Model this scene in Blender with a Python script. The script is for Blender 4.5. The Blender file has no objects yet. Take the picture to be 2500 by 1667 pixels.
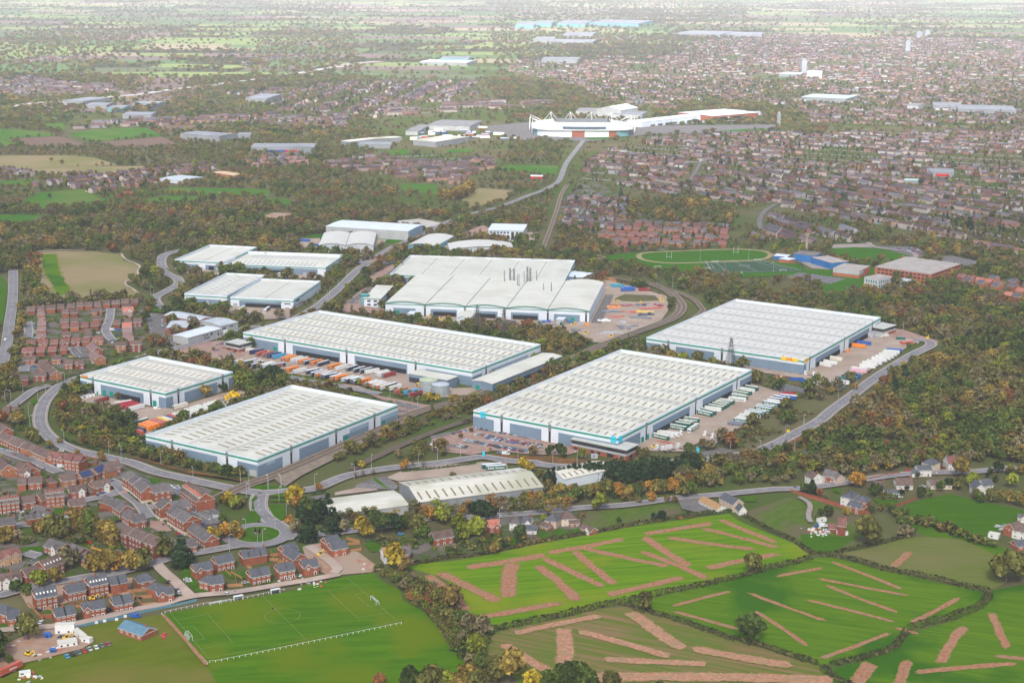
import bpy, math, random
import numpy as np
from mathutils import Vector, Matrix, noise
R=random.Random(7)
D=bpy.data; SC=bpy.context.scene; COL=SC.collection
# ---------------- camera
HC=333.0; PITCH=0.2385; ROLL=0.00695; FPX=3822.0
cam=D.cameras.new('camera'); cam.sensor_width=36; cam.lens=FPX/2500*36; cam.clip_start=1; cam.clip_end=80000
co=D.objects.new('camera',cam); COL.objects.link(co)
co.matrix_world=Matrix.Translation((0,0,HC))@Matrix.Rotation(math.pi/2-PITCH,4,'X')@Matrix.Rotation(ROLL,4,'Z')
SC.camera=co
# ---------------- world, sun
SUN_EL=math.radians(45); SUN_AZ=math.radians(190)
wd=D.worlds.new("World"); SC.world=wd; wd.use_nodes=True
wn=wd.node_tree; sky=wn.nodes.new('ShaderNodeTexSky'); sky.sky_type='NISHITA'; sky.sun_disc=False
sky.sun_elevation=SUN_EL; sky.sun_rotation=SUN_AZ; sky.air_density=1.0; sky.dust_density=3.0; sky.ozone_density=1.0
bg=wn.nodes['Background']; bg.inputs['Strength'].default_value=0.15
hs=wn.nodes.new('ShaderNodeHueSaturation'); hs.inputs['Saturation'].default_value=0.75; hs.inputs['Value'].default_value=1.0
wn.links.new(sky.outputs[0],hs.inputs['Color']); wn.links.new(hs.outputs[0],bg.inputs['Color'])
sl=D.lights.new('sun','SUN'); sl.energy=2.4; sl.angle=math.radians(12); sl.color=(1,0.98,0.95)
so=D.objects.new('sun',sl); COL.objects.link(so)
sd=Vector((math.sin(SUN_AZ)*math.cos(SUN_EL),math.cos(SUN_AZ)*math.cos(SUN_EL),math.sin(SUN_EL)))
so.rotation_euler=sd.to_track_quat('Z','Y').to_euler(); so.location=(0,0,900)
SC.view_settings.view_transform='Standard'; SC.view_settings.look='None'; SC.view_settings.exposure=1.36; SC.view_settings.gamma=1
SC.render.engine='CYCLES'
# ---------------- picture point -> ground point (used once, to survey the site)
REG={'N':(0,0,1)}
for k,x,y,s in [('M1',0,600,0),('M2',550,600,0),('M3',1100,600,0),('M4',1650,600,0),('B1',0,1100,0),('B2',550,1100,0),('B3',1100,1100,0),('B4',1650,1100,0),
  ('T1',0,200,0),('T2',550,200,0),('T3',1100,200,0),('T4',1650,200,0),('U1',0,0,0),('U2',800,0,0),('U3',1650,0,0),
  ('H1',0,820,7.35),('H2',0,1030,7.35),('H3',230,1130,7.35),('H4',0,1230,7.35),('H5',0,1430,6.533),('H6',50,720,7.35),('H7',330,1290,4.2),('H8',550,820,4.2727),
  ('J1',1100,990,3.92),('J2',1550,900,5.227),('J3',1950,1090,4.2727),('J4',1280,240,3.92),('J5',1880,590,4.3556),('J6',1880,720,5.6),('J7',900,680,3.136),('J8',400,720,4.704)]:
    REG[k]=(x,y,s or 2.766)
_c,_s=math.cos(ROLL),math.sin(ROLL); _cp,_sp=math.cos(PITCH),math.sin(PITCH)
def gp(px,py,z=0.0):
    x=(px-1250)/FPX; y=-(py-833.5)/FPX
    x,y=_c*x-_s*y,_s*x+_c*y
    dz=-_sp+y*_cp; t=(HC-z)/-dz
    return Vector((x*t,(_cp+y*_sp)*t,z))
def proj(p):
    x,y,z=p[0],p[1],p[2]-HC
    a=y*_cp-z*_sp; b=y*_sp+z*_cp
    if a<=1: return (-9e3,9e3,1)
    u,v=x/a,b/a
    u,v=_c*u+_s*v,-_s*u+_c*v
    return (1250+u*FPX,833.5-v*FPX,a)
def W(s,z=0.0):
    out=[];r='N'
    for t in s.split():
        if t in REG: r=t; continue
        u,v=t.split(','); ox,oy,k=REG[r]
        out.append(gp(ox+float(u)/k,oy+float(v)/k,z))
    return out
# ---------------- materials
MC={}
def lin(c):
    return tuple(((v/255)/12.92 if v/255<=0.04045 else ((v/255+0.055)/1.055)**2.4) for v in c)
def mat(name,c1,c2=None,sc=0.3,rough=0.85,spec=0.0,coords='pos',stretch=None,ang=0,island=0,orand=0,metal=0,det=3,contrast=(0.35,0.65),c3=None,sc3=0.02,k3=(0.45,0.6),emit=None):
    if name in MC: return MC[name]
    m=D.materials.new(name); m.use_nodes=True; nt=m.node_tree; N=nt.nodes; L=nt.links; b=N['Principled BSDF']
    b.inputs['Roughness'].default_value=rough; b.inputs['Specular IOR Level'].default_value=spec; b.inputs['Metallic'].default_value=metal
    if c2 is None: c2=tuple(x*1.22 for x in c1); c1=tuple(x*0.8 for x in c1)
    if coords=='pos': src=N.new('ShaderNodeNewGeometry').outputs['Position']
    else: src=N.new('ShaderNodeTexCoord').outputs['Object']
    v=src
    if stretch:
        mp=N.new('ShaderNodeMapping'); mp.vector_type='TEXTURE'; mp.inputs['Rotation'].default_value=(0,0,ang); mp.inputs['Scale'].default_value=(stretch[0],stretch[1],stretch[0]); L.new(src,mp.inputs['Vector']); v=mp.outputs[0]
    nz=N.new('ShaderNodeTexNoise'); nz.inputs['Scale'].default_value=sc; nz.inputs['Detail'].default_value=det; nz.inputs['Roughness'].default_value=0.6; L.new(v,nz.inputs['Vector'])
    mr=N.new('ShaderNodeMapRange'); mr.inputs[1].default_value=contrast[0]; mr.inputs[2].default_value=contrast[1]; L.new(nz.outputs[0],mr.inputs[0])
    mx=N.new('ShaderNodeMix'); mx.data_type='RGBA'; mx.inputs[6].default_value=(*c1,1); mx.inputs[7].default_value=(*c2,1); L.new(mr.outputs[0],mx.inputs[0])
    out=mx.outputs[2]
    if c3:
        n3=N.new('ShaderNodeTexNoise'); n3.inputs['Scale'].default_value=sc3; n3.inputs['Detail'].default_value=5; L.new(src,n3.inputs['Vector'])
        m3=N.new('ShaderNodeMapRange'); m3.inputs[1].default_value=k3[0]; m3.inputs[2].default_value=k3[1]; L.new(n3.outputs[0],m3.inputs[0])
        x3=N.new('ShaderNodeMix'); x3.data_type='RGBA'; x3.inputs[7].default_value=(*c3,1); L.new(out,x3.inputs[6]); L.new(m3.outputs[0],x3.inputs[0]); out=x3.outputs[2]
    if island or orand:
        h=N.new('ShaderNodeHueSaturation'); L.new(out,h.inputs['Color'])
        val=None
        if island:
            g=N.new('ShaderNodeNewGeometry'); a=N.new('ShaderNodeMapRange'); a.inputs[3].default_value=1-island; a.inputs[4].default_value=1+island*1.15; L.new(g.outputs['Random Per Island'],a.inputs[0]); val=a.outputs[0]
        if orand:
            g=N.new('ShaderNodeObjectInfo'); a=N.new('ShaderNodeMapRange'); a.inputs[3].default_value=1-orand; a.inputs[4].default_value=1+orand; L.new(g.outputs['Random'],a.inputs[0])
            if val is not None:
                q=N.new('ShaderNodeMath'); q.operation='MULTIPLY'; L.new(val,q.inputs[0]); L.new(a.outputs[0],q.inputs[1]); val=q.outputs[0]
            else: val=a.outputs[0]
        L.new(val,h.inputs['Value']); out=h.outputs[0]
    L.new(out,b.inputs['Base Color'])
    if emit: b.inputs['Emission Color'].default_value=(*emit,1); b.inputs['Emission Strength'].default_value=1
    MC[name]=m; return m
# ---------------- mesh builder
class MB:
    def __init__(s): s.v=[];s.f=[];s.m=[];s.mats=[]
    def mi(s,m):
        if m not in s.mats: s.mats.append(m)
        return s.mats.index(m)
    def poly(s,pts,m):
        n=len(s.v); s.v+= [tuple(p) for p in pts]; s.f.append(tuple(range(n,n+len(pts)))); s.m.append(s.mi(m))
    def box(s,x0,y0,z0,x1,y1,z1,m,bottom=False,top=None):
        n=len(s.v); s.v+=[(x0,y0,z0),(x1,y0,z0),(x1,y1,z0),(x0,y1,z0),(x0,y0,z1),(x1,y0,z1),(x1,y1,z1),(x0,y1,z1)]
        fs=[(0,1,5,4),(1,2,6,5),(2,3,7,6),(3,0,4,7)]; k=s.mi(m)
        for f in fs: s.f.append(tuple(n+i for i in f)); s.m.append(k)
        s.f.append((n+4,n+5,n+6,n+7)); s.m.append(s.mi(top) if top else k)
        s.f.append((n+3,n+2,n+1,n)); s.m.append(k)
    def xf(s,M,i0=0):
        for i in range(i0,len(s.v)): s.v[i]=tuple(M@Vector(s.v[i]))
    def cyl(s,x,y,z0,z1,r0,r1,m,n=8,cap=None):
        k=s.mi(m); b=len(s.v)
        for z,r in ((z0,r0),(z1,r1)):
            for i in range(n): a=2*math.pi*i/n; s.v.append((x+r*math.cos(a),y+r*math.sin(a),z))
        for i in range(n): j=(i+1)%n; s.f.append((b+i,b+j,b+n+j,b+n+i)); s.m.append(k)
        s.f.append(tuple(b+n+i for i in range(n))); s.m.append(s.mi(cap) if cap else k)
    def bar(s,a,b,w,m):
        a=Vector(a);b=Vector(b);d=(b-a);
        if d.length<1e-6: return
        q=d.to_track_quat('Z','Y').to_matrix().to_4x4(); i0=len(s.v)
        s.box(-w/2,-w/2,0,w/2,w/2,d.length,m); s.xf(Matrix.Translation(a)@q,i0)
    def mesh(s,name):
        me=D.meshes.new(name); me.from_pydata(s.v,[],s.f); 
        for m in s.mats: me.materials.append(m)
        if s.m: me.polygons.foreach_set('material_index',s.m)
        me.update(); return me
    def obj(s,name,parent=None,loc=None,rz=0):
        o=D.objects.new(name,s.mesh(name)); COL.objects.link(o)
        if parent: o.parent=parent
        if loc is not None: o.location=loc
        o.rotation_euler=(0,0,rz); return o
def tag(o,label=None,cat=None,group=None,kind=None):
    if label: o['label']=label
    if cat: o['category']=cat
    if group: o['group']=group
    if kind: o['kind']=kind
    return o
def empty(name,loc,rz=0,label=None,cat=None,group=None):
    o=D.objects.new(name,None); COL.objects.link(o); o.location=loc; o.rotation_euler=(0,0,rz); o.empty_display_size=1
    return tag(o,label,cat,group)
def part(name,me,parent,loc=(0,0,0),rz=0,label=None):
    o=D.objects.new(name,me); COL.objects.link(o); o.parent=parent; o.location=loc; o.rotation_euler=(0,0,rz)
    if label: o['label']=label
    return o
def struct(name,mb,kind='structure'):
    o=mb.obj(name); o['kind']=kind; return o
ORD=['first','second','third','fourth','fifth','sixth','seventh','eighth','ninth','tenth','eleventh','twelfth','thirteenth','fourteenth','fifteenth','sixteenth','seventeenth','eighteenth','nineteenth','twentieth']
def nth(i):
    if i<20: return ORD[i]
    T=['','','twenty','thirty','forty','fifty','sixty','seventy','eighty','ninety'][(i+1)//10%10]; u=(i+1)%10
    h='' if i+1<100 else ['','one hundred and ','two hundred and '][(i+1)//100]
    if (i+1)%100<=20: return h+(ORD[(i+1)%100-1] if (i+1)%100 else 'last')
    return h+(T+'-'+ORD[u-1] if u else T.replace('ty','tieth'))
def smooth(pts,n=6,closed=False):
    P=list(pts); out=[]; N=len(P)
    rng=range(N) if closed else range(N-1)
    for i in rng:
        p0=P[i-1] if (closed or i>0) else P[0]; p1=P[i]; p2=P[(i+1)%N]; p3=P[(i+2)%N] if (closed or i+2<N) else P[-1]
        for k in range(n):
            t=k/n; out.append(0.5*((2*p1)+(p2-p0)*t+(2*p0-5*p1+4*p2-p3)*t*t+(3*p1-p0-3*p2+p3)*t**3))
    if not closed: out.append(P[-1])
    return out
def resample(pts,step):
    out=[pts[0].copy()]; acc=0
    for a,b in zip(pts,pts[1:]):
        d=(b-a).length
        while acc+d>=step:
            t=(step-acc)/d; a=a+(b-a)*t; out.append(a.copy()); d=(b-a).length; acc=0
            if d<1e-9: break
        acc+=d
    return out
def offs(pts,o):
    out=[]
    for i,p in enumerate(pts):
        a=pts[max(i-1,0)]; b=pts[min(i+1,len(pts)-1)]; t=(b-a); t.z=0
        if t.length<1e-9: t=Vector((1,0,0))
        t.normalize(); out.append(p+Vector((-t.y,t.x,0))*o)
    return out
def ribbon(mb,pts,o1,o2,z,m,z2=None):
    A=offs(pts,o1);B=offs(pts,o2); k=mb.mi(m); n=len(mb.v)
    for a,b in zip(A,B): mb.v.append((a.x,a.y,z)); mb.v.append((b.x,b.y,z if z2 is None else z2))
    for i in range(len(A)-1): q=n+2*i; mb.f.append((q,q+1,q+3,q+2)[::-1] if o1<o2 else (q,q+1,q+3,q+2)); mb.m.append(k)
def inside(p,poly):
    x,y=p[0],p[1]; c=False; j=len(poly)-1
    for i in range(len(poly)):
        xi,yi=poly[i][0],poly[i][1]; xj,yj=poly[j][0],poly[j][1]
        if (yi>y)!=(yj>y) and x<(xj-xi)*(y-yi)/(yj-yi)+xi: c=not c
        j=i
    return c
EXC=[]; NOEX=('verge','verge_bank','scrub','scrubby_bank','estate_ground','allotment','gardens')
OCC=set()
def occ(p,r):
    n=int(r//4)+1; a,b=int(p[0]//4),int(p[1]//4)
    for i in range(-n,n+1):
        for j in range(-n,n+1): OCC.add((a+i,b+j))
def patch(name,pts,m,z,sm=0):
    if sm: pts=smooth(pts,sm,True)
    if name not in NOEX: EXC.append((min(p.x for p in pts),max(p.x for p in pts),min(p.y for p in pts),max(p.y for p in pts),[(p.x,p.y) for p in pts]))
    mb=MB(); 
    a=sum(p.x*q.y-q.x*p.y for p,q in zip(pts,pts[1:]+pts[:1]))
    if a<0: pts=pts[::-1]
    mb.poly([(p.x,p.y,z) for p in pts],m); return struct(name,mb)

def free(p,m=0):
    if (int(p[0]//4),int(p[1]//4)) in OCC: return False
    x,y=p[0],p[1]
    for a,b,c,d,pl in EXC:
        if a<=x<=b and c<=y<=d and inside(p,pl): return False
    return True
# ================= materials of the place
G=lambda *c: lin(c)
m_base=mat('scrub_ground',(0.095,0.088,0.04),(0.145,0.13,0.062),sc=0.02,det=8,c3=(0.07,0.105,0.022),sc3=0.006,k3=(0.4,0.6))
m_concrete=mat('yard_concrete',(0.33,0.25,0.19),(0.42,0.335,0.27),sc=0.06,det=7,c3=(0.27,0.21,0.165),sc3=0.03,k3=(0.55,0.75))
m_brickpave=mat('block_paving',(0.30,0.19,0.15),(0.38,0.26,0.215),sc=0.15,det=6)
m_asphalt=mat('road_asphalt',(0.19,0.183,0.19),(0.25,0.24,0.248),sc=0.08,det=7,stretch=(1,1))
m_parking=mat('parking_asphalt',(0.135,0.125,0.12),(0.19,0.178,0.17),sc=0.15,det=6)
m_pave=mat('footway',(0.27,0.23,0.205),(0.34,0.295,0.265),sc=0.3)
m_kerb=mat('kerb_stone',(0.45,0.42,0.37),(0.52,0.49,0.44),sc=0.5)
m_white=mat('line_paint',(0.62,0.62,0.6),(0.75,0.75,0.73),sc=1)
m_dirt=mat('bare_soil',(0.30,0.17,0.115),(0.42,0.27,0.19),sc=0.12,det=8,c3=(0.36,0.27,0.2),sc3=0.05)
m_dirtroad=mat('site_road',(0.40,0.30,0.235),(0.50,0.40,0.33),sc=0.1,det=8,c3=(0.36,0.30,0.26),sc3=0.03)
m_verge=mat('verge_grass',(0.06,0.085,0.008),(0.10,0.125,0.016),sc=0.06,det=7,c3=(0.14,0.12,0.04),sc3=0.03,k3=(0.5,0.7))
m_lawn=mat('lawn',(0.035,0.105,0.003),(0.06,0.135,0.006),sc=0.2,det=6)
m_leaflitter=mat('leaf_litter',(0.16,0.075,0.03),(0.24,0.12,0.045),sc=0.2,det=7,c3=(0.10,0.07,0.035),sc3=0.06)
m_track=mat('ballast',(0.20,0.16,0.12),(0.28,0.225,0.175),sc=0.2,det=7)
m_rail=mat('rail_steel',(0.16,0.12,0.09),(0.2,0.15,0.12),sc=1)
m_sleeper=mat('sleepers',(0.13,0.10,0.075),(0.17,0.135,0.105),sc=1)
def field_mat(name,c1,c2,ang,c3=None,st=(40,2.5),sc3=0.012,k3=(0.45,0.62),contrast=(0.3,0.7)):
    return mat(name,c1,c2,sc=0.9,stretch=st,ang=ang,det=5,c3=c3,sc3=sc3,k3=k3,contrast=contrast)
# ---- ground, one sheet to the horizon
mb=MB(); mb.poly([(-30000,-2000,0),(30000,-2000,0),(30000,40000,0),(-30000,40000,0)],m_base); struct('ground',mb)
Z=[0.0]
def zn(p=None):
    Z[0]+=0.006; return Z[0]
f_pitch=field_mat('playing_field_grass',(0.040,0.122,0.001),(0.082,0.185,0.002),0.12,(0.11,0.165,0.002),st=(30,5),sc3=0.025)
f_mead=field_mat('meadow_grass',(0.085,0.125,0.004),(0.125,0.16,0.01),0.5,(0.16,0.15,0.03),st=(20,6),sc3=0.02)
f_A=field_mat('field_grass',(0.072,0.175,0.002),(0.14,0.245,0.006),0.22,(0.19,0.235,0.01),st=(60,2.5),sc3=0.02,k3=(.5,.68),contrast=(.38,.62))
f_B=field_mat('pasture',(0.05,0.135,0.003),(0.115,0.20,0.007),-0.3,(0.035,0.115,0.004),st=(40,3),sc3=0.018,k3=(.52,.62))
f_C=field_mat('stubble_soil',(0.26,0.15,0.085),(0.115,0.15,0.022),-0.42,(0.09,0.155,0.014),st=(90,3.2),sc3=0.014,k3=(0.47,0.62),contrast=(0.38,0.56))
f_E=field_mat('rough_pasture',(0.105,0.14,0.022),(0.145,0.165,0.04),-0.1,(0.165,0.155,0.055),st=(25,2.5))
f_F=field_mat('paddock',(0.035,0.11,0.003),(0.06,0.14,0.007),0.1)
f_G=field_mat('scrubby_grass',(0.06,0.115,0.012),(0.105,0.15,0.025),0.7,(0.13,0.11,0.06),st=(8,4),sc3=0.03)
f_tan=field_mat('dry_grass_field',(0.24,0.185,0.095),(0.30,0.24,0.13),0.05,(0.20,0.19,0.07),st=(30,3),sc3=0.01)
f_brown=field_mat('ploughed_soil',(0.155,0.10,0.075),(0.19,0.13,0.10),0.1)
f_green2=field_mat('distant_grass',(0.03,0.125,0.008),(0.06,0.165,0.016),0.1,(0.10,0.16,0.03),st=(40,6))
f_park=field_mat('park_grass',(0.025,0.11,0.004),(0.05,0.145,0.008),0.05)
m_park=f_park
PL={}
def F(name,s,m,sm=0,lift=0):
    p=W(s); PL.setdefault(name,[]).append(p); o=patch(name,p,m,zn()+lift,sm); return p
F('meadow','B1 -200,1900 -200,1490 140,1430 260,1400 480,1350 620,1300 520,1200 800,1145 1090,1105 1400,1450 1700,1900',f_mead)
P_sport=F('playing_field','B1 1090,1105 1420,1040 1950,950 B2 560,905 800,850 1000,825 1060,880 1180,940 1200,1010 1320,1070 1430,1180 1480,1260 1560,1370 1650,1470 1800,1900 B1 1650,1900 1400,1450',f_pitch)
P_A=F('field','B2 1230,790 1300,760 B3 0,745 260,700 640,620 980,560 1300,500 1880,425 1960,480 2150,560 B4 800,625 915,715 620,790 480,835 0,945 B3 1230,1015 980,1065 800,1105 500,1175 300,1215 180,1150 100,1060 50,940 -60,850',f_A)
P_B=F('field','B4 940,722 1060,720 1400,800 1800,895 2060,945 2100,1000 2050,1060 1900,1125 1570,1205 1500,1260 1440,1340 1100,1440 960,1440 560,1300 380,1250 0,1140 B3 1350,1080 1240,1030 B4 0,955 480,842 620,800',f_B)
P_C=F('field','B3 200,1350 300,1225 800,1120 980,1070 1190,1050 1500,1140 1900,1270 2100,1330 B4 800,1400 960,1450 1150,1568 1300,1900 B3 500,1900 450,1550',f_C)
P_D=F('field','B4 970,1475 1100,1460 1450,1360 1580,1230 1900,1140 2120,1010 2140,940 2900,800 2900,1900 1300,1900',f_B)
P_E=F('field','B4 1080,695 1300,660 1590,580 1700,580 1940,600 2150,700 2140,850 2230,890 2110,945 1600,830 1400,780',f_E)
F('field','B4 1700,580 1560,520 1640,480 1930,590 2250,660 2250,720 2150,700 1940,600',f_B)
P_F=F('field','B4 1480,400 1620,340 1850,290 2000,330 2340,400 2400,470 2200,520 2060,600 1930,590 1600,450',f_F)
P_G=F('field','B4 450,420 780,310 900,320 1180,430 1300,460 1300,640 1080,690 950,690 820,600 700,540',f_G)
F('lawn','B4 840,560 1210,590 1060,690 950,685 850,620',f_F)
F('allotment','B3 880,420 1100,380 1300,350 1550,330 1560,420 1300,480 1000,540 900,480',f_G)
# ---- trial trenches and bare strips
def strip(s,w,name='soil_strip',m=None,z=None,rag=1):
    p=W(s); a,b=p[0],p[1]; n=max(8,int((b-a).length/1.1)); d=(b-a).normalized(); q=Vector((-d.y,d.x,0)); rr=R.random()*99; bow=R.uniform(-.02,.02)*(b-a).length; zz=z or zn()
    def lay(w,m,zz,nm,amp,e0):
        L_=[];R_=[]
        for i in range(n+1):
            t=i/n; c=a+(b-a)*t+q*bow*4*t*(1-t); e=1
            f=lambda k,s_: noise.noise(Vector((i*.11,rr+k,s_)))*amp*1.3+noise.noise(Vector((i*.6,rr+k,s_+9)))*amp+R.uniform(-.4,.4)*amp
            L_.append(c+q*(w/2*e*(1+f(0,0)))); R_.append(c-q*(w/2*e*(1+f(7,3))))
        g_=(L_[0]-R_[0])
        mb=MB(); E0=[R_[0]+g_*t_-d*R.uniform(0,e0) for t_ in (.25,.5,.75)]; E1=[L_[-1]-g_*t_+d*R.uniform(0,e0) for t_ in (.25,.5,.75)]
        mb.poly([(p.x,p.y,zz) for p in R_+E1[::-1]+L_[::-1]+E0[::-1]],m); struct(nm,mb)
    if rag and w>2: lay(w*1.22,m_fringe,zz,'trampled_strip',.28,4)
    lay(w,m or m_trench,zz+.004,name,.2,2.5)
m_fringe=mat('trampled_grass_soil',(0.17,0.17,0.03),(0.26,0.18,0.08),sc=.3,det=7,contrast=(.4,.6))
m_trench=mat('trench_soil',(0.26,0.115,0.06),(0.43,0.215,0.125),sc=0.5,det=9,c3=(0.30,0.19,0.12),sc3=0.15,k3=(0.5,0.7))
m_trench2=mat('trench_soil_pale',(0.33,0.16,0.09),(0.49,0.275,0.175),sc=0.5,det=9,c3=(0.30,0.22,0.12),sc3=0.15,k3=(0.5,0.7))
SA='''B3 135,785 620,705 11|B3 415,765 392,980 14|B3 685,685 1145,600 9|B3 640,730 1010,905 9|B3 600,785 845,1000 11|B3 845,685 1090,890 9|B3 915,662 1450,775 8|B3 1320,590 1595,770 10|B3 1305,685 1715,855 8|B3 1325,560 1745,495 9|B3 1490,590 2020,662 8|B3 1725,530 2190,650 7|B3 1835,470 2185,615 8|B3 1750,790 2195,700 9|B3 1080,970 1550,860 9|B3 205,1125 720,1030 9|B3 -60,830 310,1010 11|B2 1380,850 1620,1065 9'''
for t in SA.split('|'):
    q=t.rsplit(' ',1); strip(q[0],max(2.6,float(q[1])*.56))
SB='''B4 705,845 975,795 5|B4 1075,760 1500,925 5|B4 985,868 1550,975 4.5|B4 1045,920 1480,1085 3.6|B4 915,1015 1450,1150 4|B4 520,970 985,1140 4|B4 555,1095 870,1305 4.5|B4 0,1045 345,955 4|B4 0,1090 385,1195 4|B4 1600,1155 1900,1000 5|B4 1005,1395 1420,1240 4.5|B4 1475,780 1570,690 7|B4 1790,1425 1940,1200 8|B4 2135,1105 2230,1325 7|B4 1510,1600 1560,1425 8|B4 1215,1568 1310,1445 12|B4 1650,1495 2270,1440 7|B4 2190,1390 2500,1420 6|B4 1510,1205 1610,1230 5'''
for t in SB.split('|'):
    q=t.rsplit(' ',1); strip(q[0],max(2.6,float(q[1])*.56))
SCS='''B3 450,1230 990,1120 9|B3 760,1210 770,1440 14|B3 890,1225 1460,1385 10|B3 1230,1100 1560,1330 13|B3 1650,1340 2280,1450 12|B3 1060,1410 1715,1440 10|B3 370,1315 640,1480 11|B3 960,1530 2560,1550 15'''
for t in SCS.split('|'):
    q=t.rsplit(' ',1); strip(q[0],float(q[1])*.55,m=m_trench2)
# ================= woods / mid distance patches
F('grassland','M1 250,45 420,38 640,40 820,60 830,100 930,130 945,180 935,240 850,250 870,290 940,310 935,350 700,350 420,385 330,400 280,300 260,180',f_tan)
strip('M1 330,60 370,220',16,'grass_strip',f_B); strip('M1 365,200 430,330',14,'grass_strip',f_B)
F('field','M1 -300,100 20,215 50,260 50,330 0,330 -300,330',f_F); F('field','M1 -300,325 45,325 30,480 0,545 -300,600',f_F)
F('field','T1 -300,900 250,898 600,925 400,950 130,990 -50,985 -300,990',f_green2)
F('field','T1 140,810 270,750 590,725 650,780 740,800 700,825 560,830 270,880',f_green2)
F('field','T1 -100,680 270,655 250,700 -100,705',f_green2)
F('field','T1 1060,740 1160,715 1650,722 1830,730 1810,775 1500,770 1200,760',f_green2)
F('field','T1 960,800 1130,770 1350,775 1360,800 1120,820',f_green2)
F('field','T1 1780,790 1900,790 2010,810 1950,830 1800,815',f_green2)
F('field','T1 -300,500 480,498 640,515 800,565 560,570 200,590 -300,590',f_tan)
F('field','T1 180,592 560,572 990,570 980,600 700,620 330,625',f_tan)
F('field','T1 -300,320 120,322 330,345 400,365 120,380 40,388 130,430 -100,440 -300,440',f_green2)
F('field','T1 70,385 400,370 620,430 200,440',f_brown)
F('field','T1 460,350 640,325 980,312 1100,365 850,385 620,408',f_green2)
F('field','T1 650,408 1090,375 1240,435 800,445',f_brown)
F('field','T1 1010,300 1480,292 1500,318 1150,335',f_brown)
F('field','T1 270,285 430,282 440,330 330,330',f_green2)
F('scrub','T1 1000,905 1300,920 1450,940 1500,960 1200,985 1000,940',f_tan)
F('scrub','T1 1560,890 1850,860 2060,870 2130,940 2000,990 1750,985',f_G)
F('pond_bank','T1 1710,930 1850,885 1990,890 2010,930 1900,955',m_dirt)
F('field','T2 1180,690 1430,695 1430,760 1200,740',f_green2)
F('field','T2 1590,790 1720,720 1940,735 1900,790 1650,860',f_tan)
F('field','T2 1790,590 1920,565 2250,568 2230,635 2050,610',f_green2)
F('field','T2 1060,470 1230,460 1240,490 1100,495',f_green2); F('field','T2 1490,460 1680,452 1670,475 1500,480',f_green2)
F('field','T2 1010,1030 1260,1040 1230,1090 1100,1095 1010,1070',f_park); F('field','T2 530,1035 700,1028 700,1058 560,1055',f_park)
# school fields
F('sports_ground','T3 980,1180 1270,1150 1700,1140 2000,1132 2130,1150 2170,1190 2100,1215 2340,1230 2440,1290 2351,1310 1900,1330 1700,1300 1400,1290 1160,1235',f_park)
F('sports_ground','J5 350,320 800,250 1300,300 1350,470 1280,500 1000,560 560,566 500,440 300,380',f_park)
F('sports_ground','J5 620,110 680,75 900,68 1150,78 1400,115 1500,150 1520,185 1470,230 1100,245 760,200 640,150',f_park,4)
f_astro=mat('artificial_turf',(0.04,0.085,0.045),(0.05,0.10,0.055),sc=0.05)
F('sports_pitch','T3 1700,1215 2080,1205 2400,1280 1760,1298',f_astro)
def ring(name,s,wd,m,zz):
    p=smooth(W(s),8,True); p.append(p[0].copy()); mb=MB(); ribbon(mb,p,-wd/2,wd/2,zz,m); struct(name,mb)
m_run=mat('track_grit',(0.26,0.21,0.11),(0.33,0.27,0.16),sc=0.2)
ring('running_track','T3 1270,1180 1330,1155 1600,1142 1900,1133 2090,1142 2160,1170 2080,1205 1800,1218 1500,1226 1330,1210',6,m_run,zn())
F('tennis_court','J5 165,385 330,335 800,400 640,455',mat('court_asphalt',(0.12,0.11,0.125),(0.155,0.145,0.16),sc=0.1))
F('playground','J5 1640,200 1900,150 2300,225 2050,310',m_parking)
F('car_park','J5 1100,50 1500,60 1650,100 1640,160 1500,200 1480,150 1200,80',m_parking)
F('car_park','J5 660,75 670,35 1030,25 1170,72 900,64',m_pave)
F('yard','J5 300,210 520,205 650,250 640,300 450,290',m_pave)
# ================= housing ground, yards, roads, railway
m_hous=mat('garden_ground',(0.10,0.095,0.07),(0.06,0.10,0.012),sc=0.12,det=5,c3=(0.16,0.14,0.125),sc3=0.06,k3=(0.50,0.58),contrast=(0.40,0.52))
def Y(name,s,m,sm=0): return patch(name,W(s),m,zn(),sm)
Y('estate_ground','H2 -400,100 60,150 460,330 900,500 1540,620 2200,700 H3 560,90 1000,250 1350,360 1650,300 2100,500 2300,640 2200,1200 2000,1500 B1 1500,640 1040,760 800,860 0,960 -300,1000',m_hous)
Y('estate_ground','H6 80,180 600,130 1500,80 2130,50 2200,300 2250,900 1700,1080 1100,1400 500,1560 -50,1560 -200,1500 60,900',m_hous)
Y('estate_ground','T3 930,1000 750,1000 720,880 760,790 880,680 1000,690 1500,960 1850,960 1850,1100 1400,1150 1000,1130',m_hous)
Y('site_ground','B1 130,960 420,900 900,860 870,990 750,960 540,1010 350,1060 200,1070',m_dirt)
Y('site_ground','B2 520,655 650,625 900,690 1020,780 990,825 700,850 560,780',m_dirt)
Y('site_ground','B1 20,1320 200,1240 360,1170 520,1190 640,1290 560,1340 290,1410 150,1440 100,1500 -50,1480 -50,1330',m_dirt)
Y('gardens','B2 930,600 1250,590 1500,560 1800,550 B3 250,400 900,400 880,520 640,600 280,690 B2 1230,770 1040,700',m_hous)
Y('lawn','B1 1170,700 1290,700 1290,880 1420,960 1370,975 1290,930',m_lawn)
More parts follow.
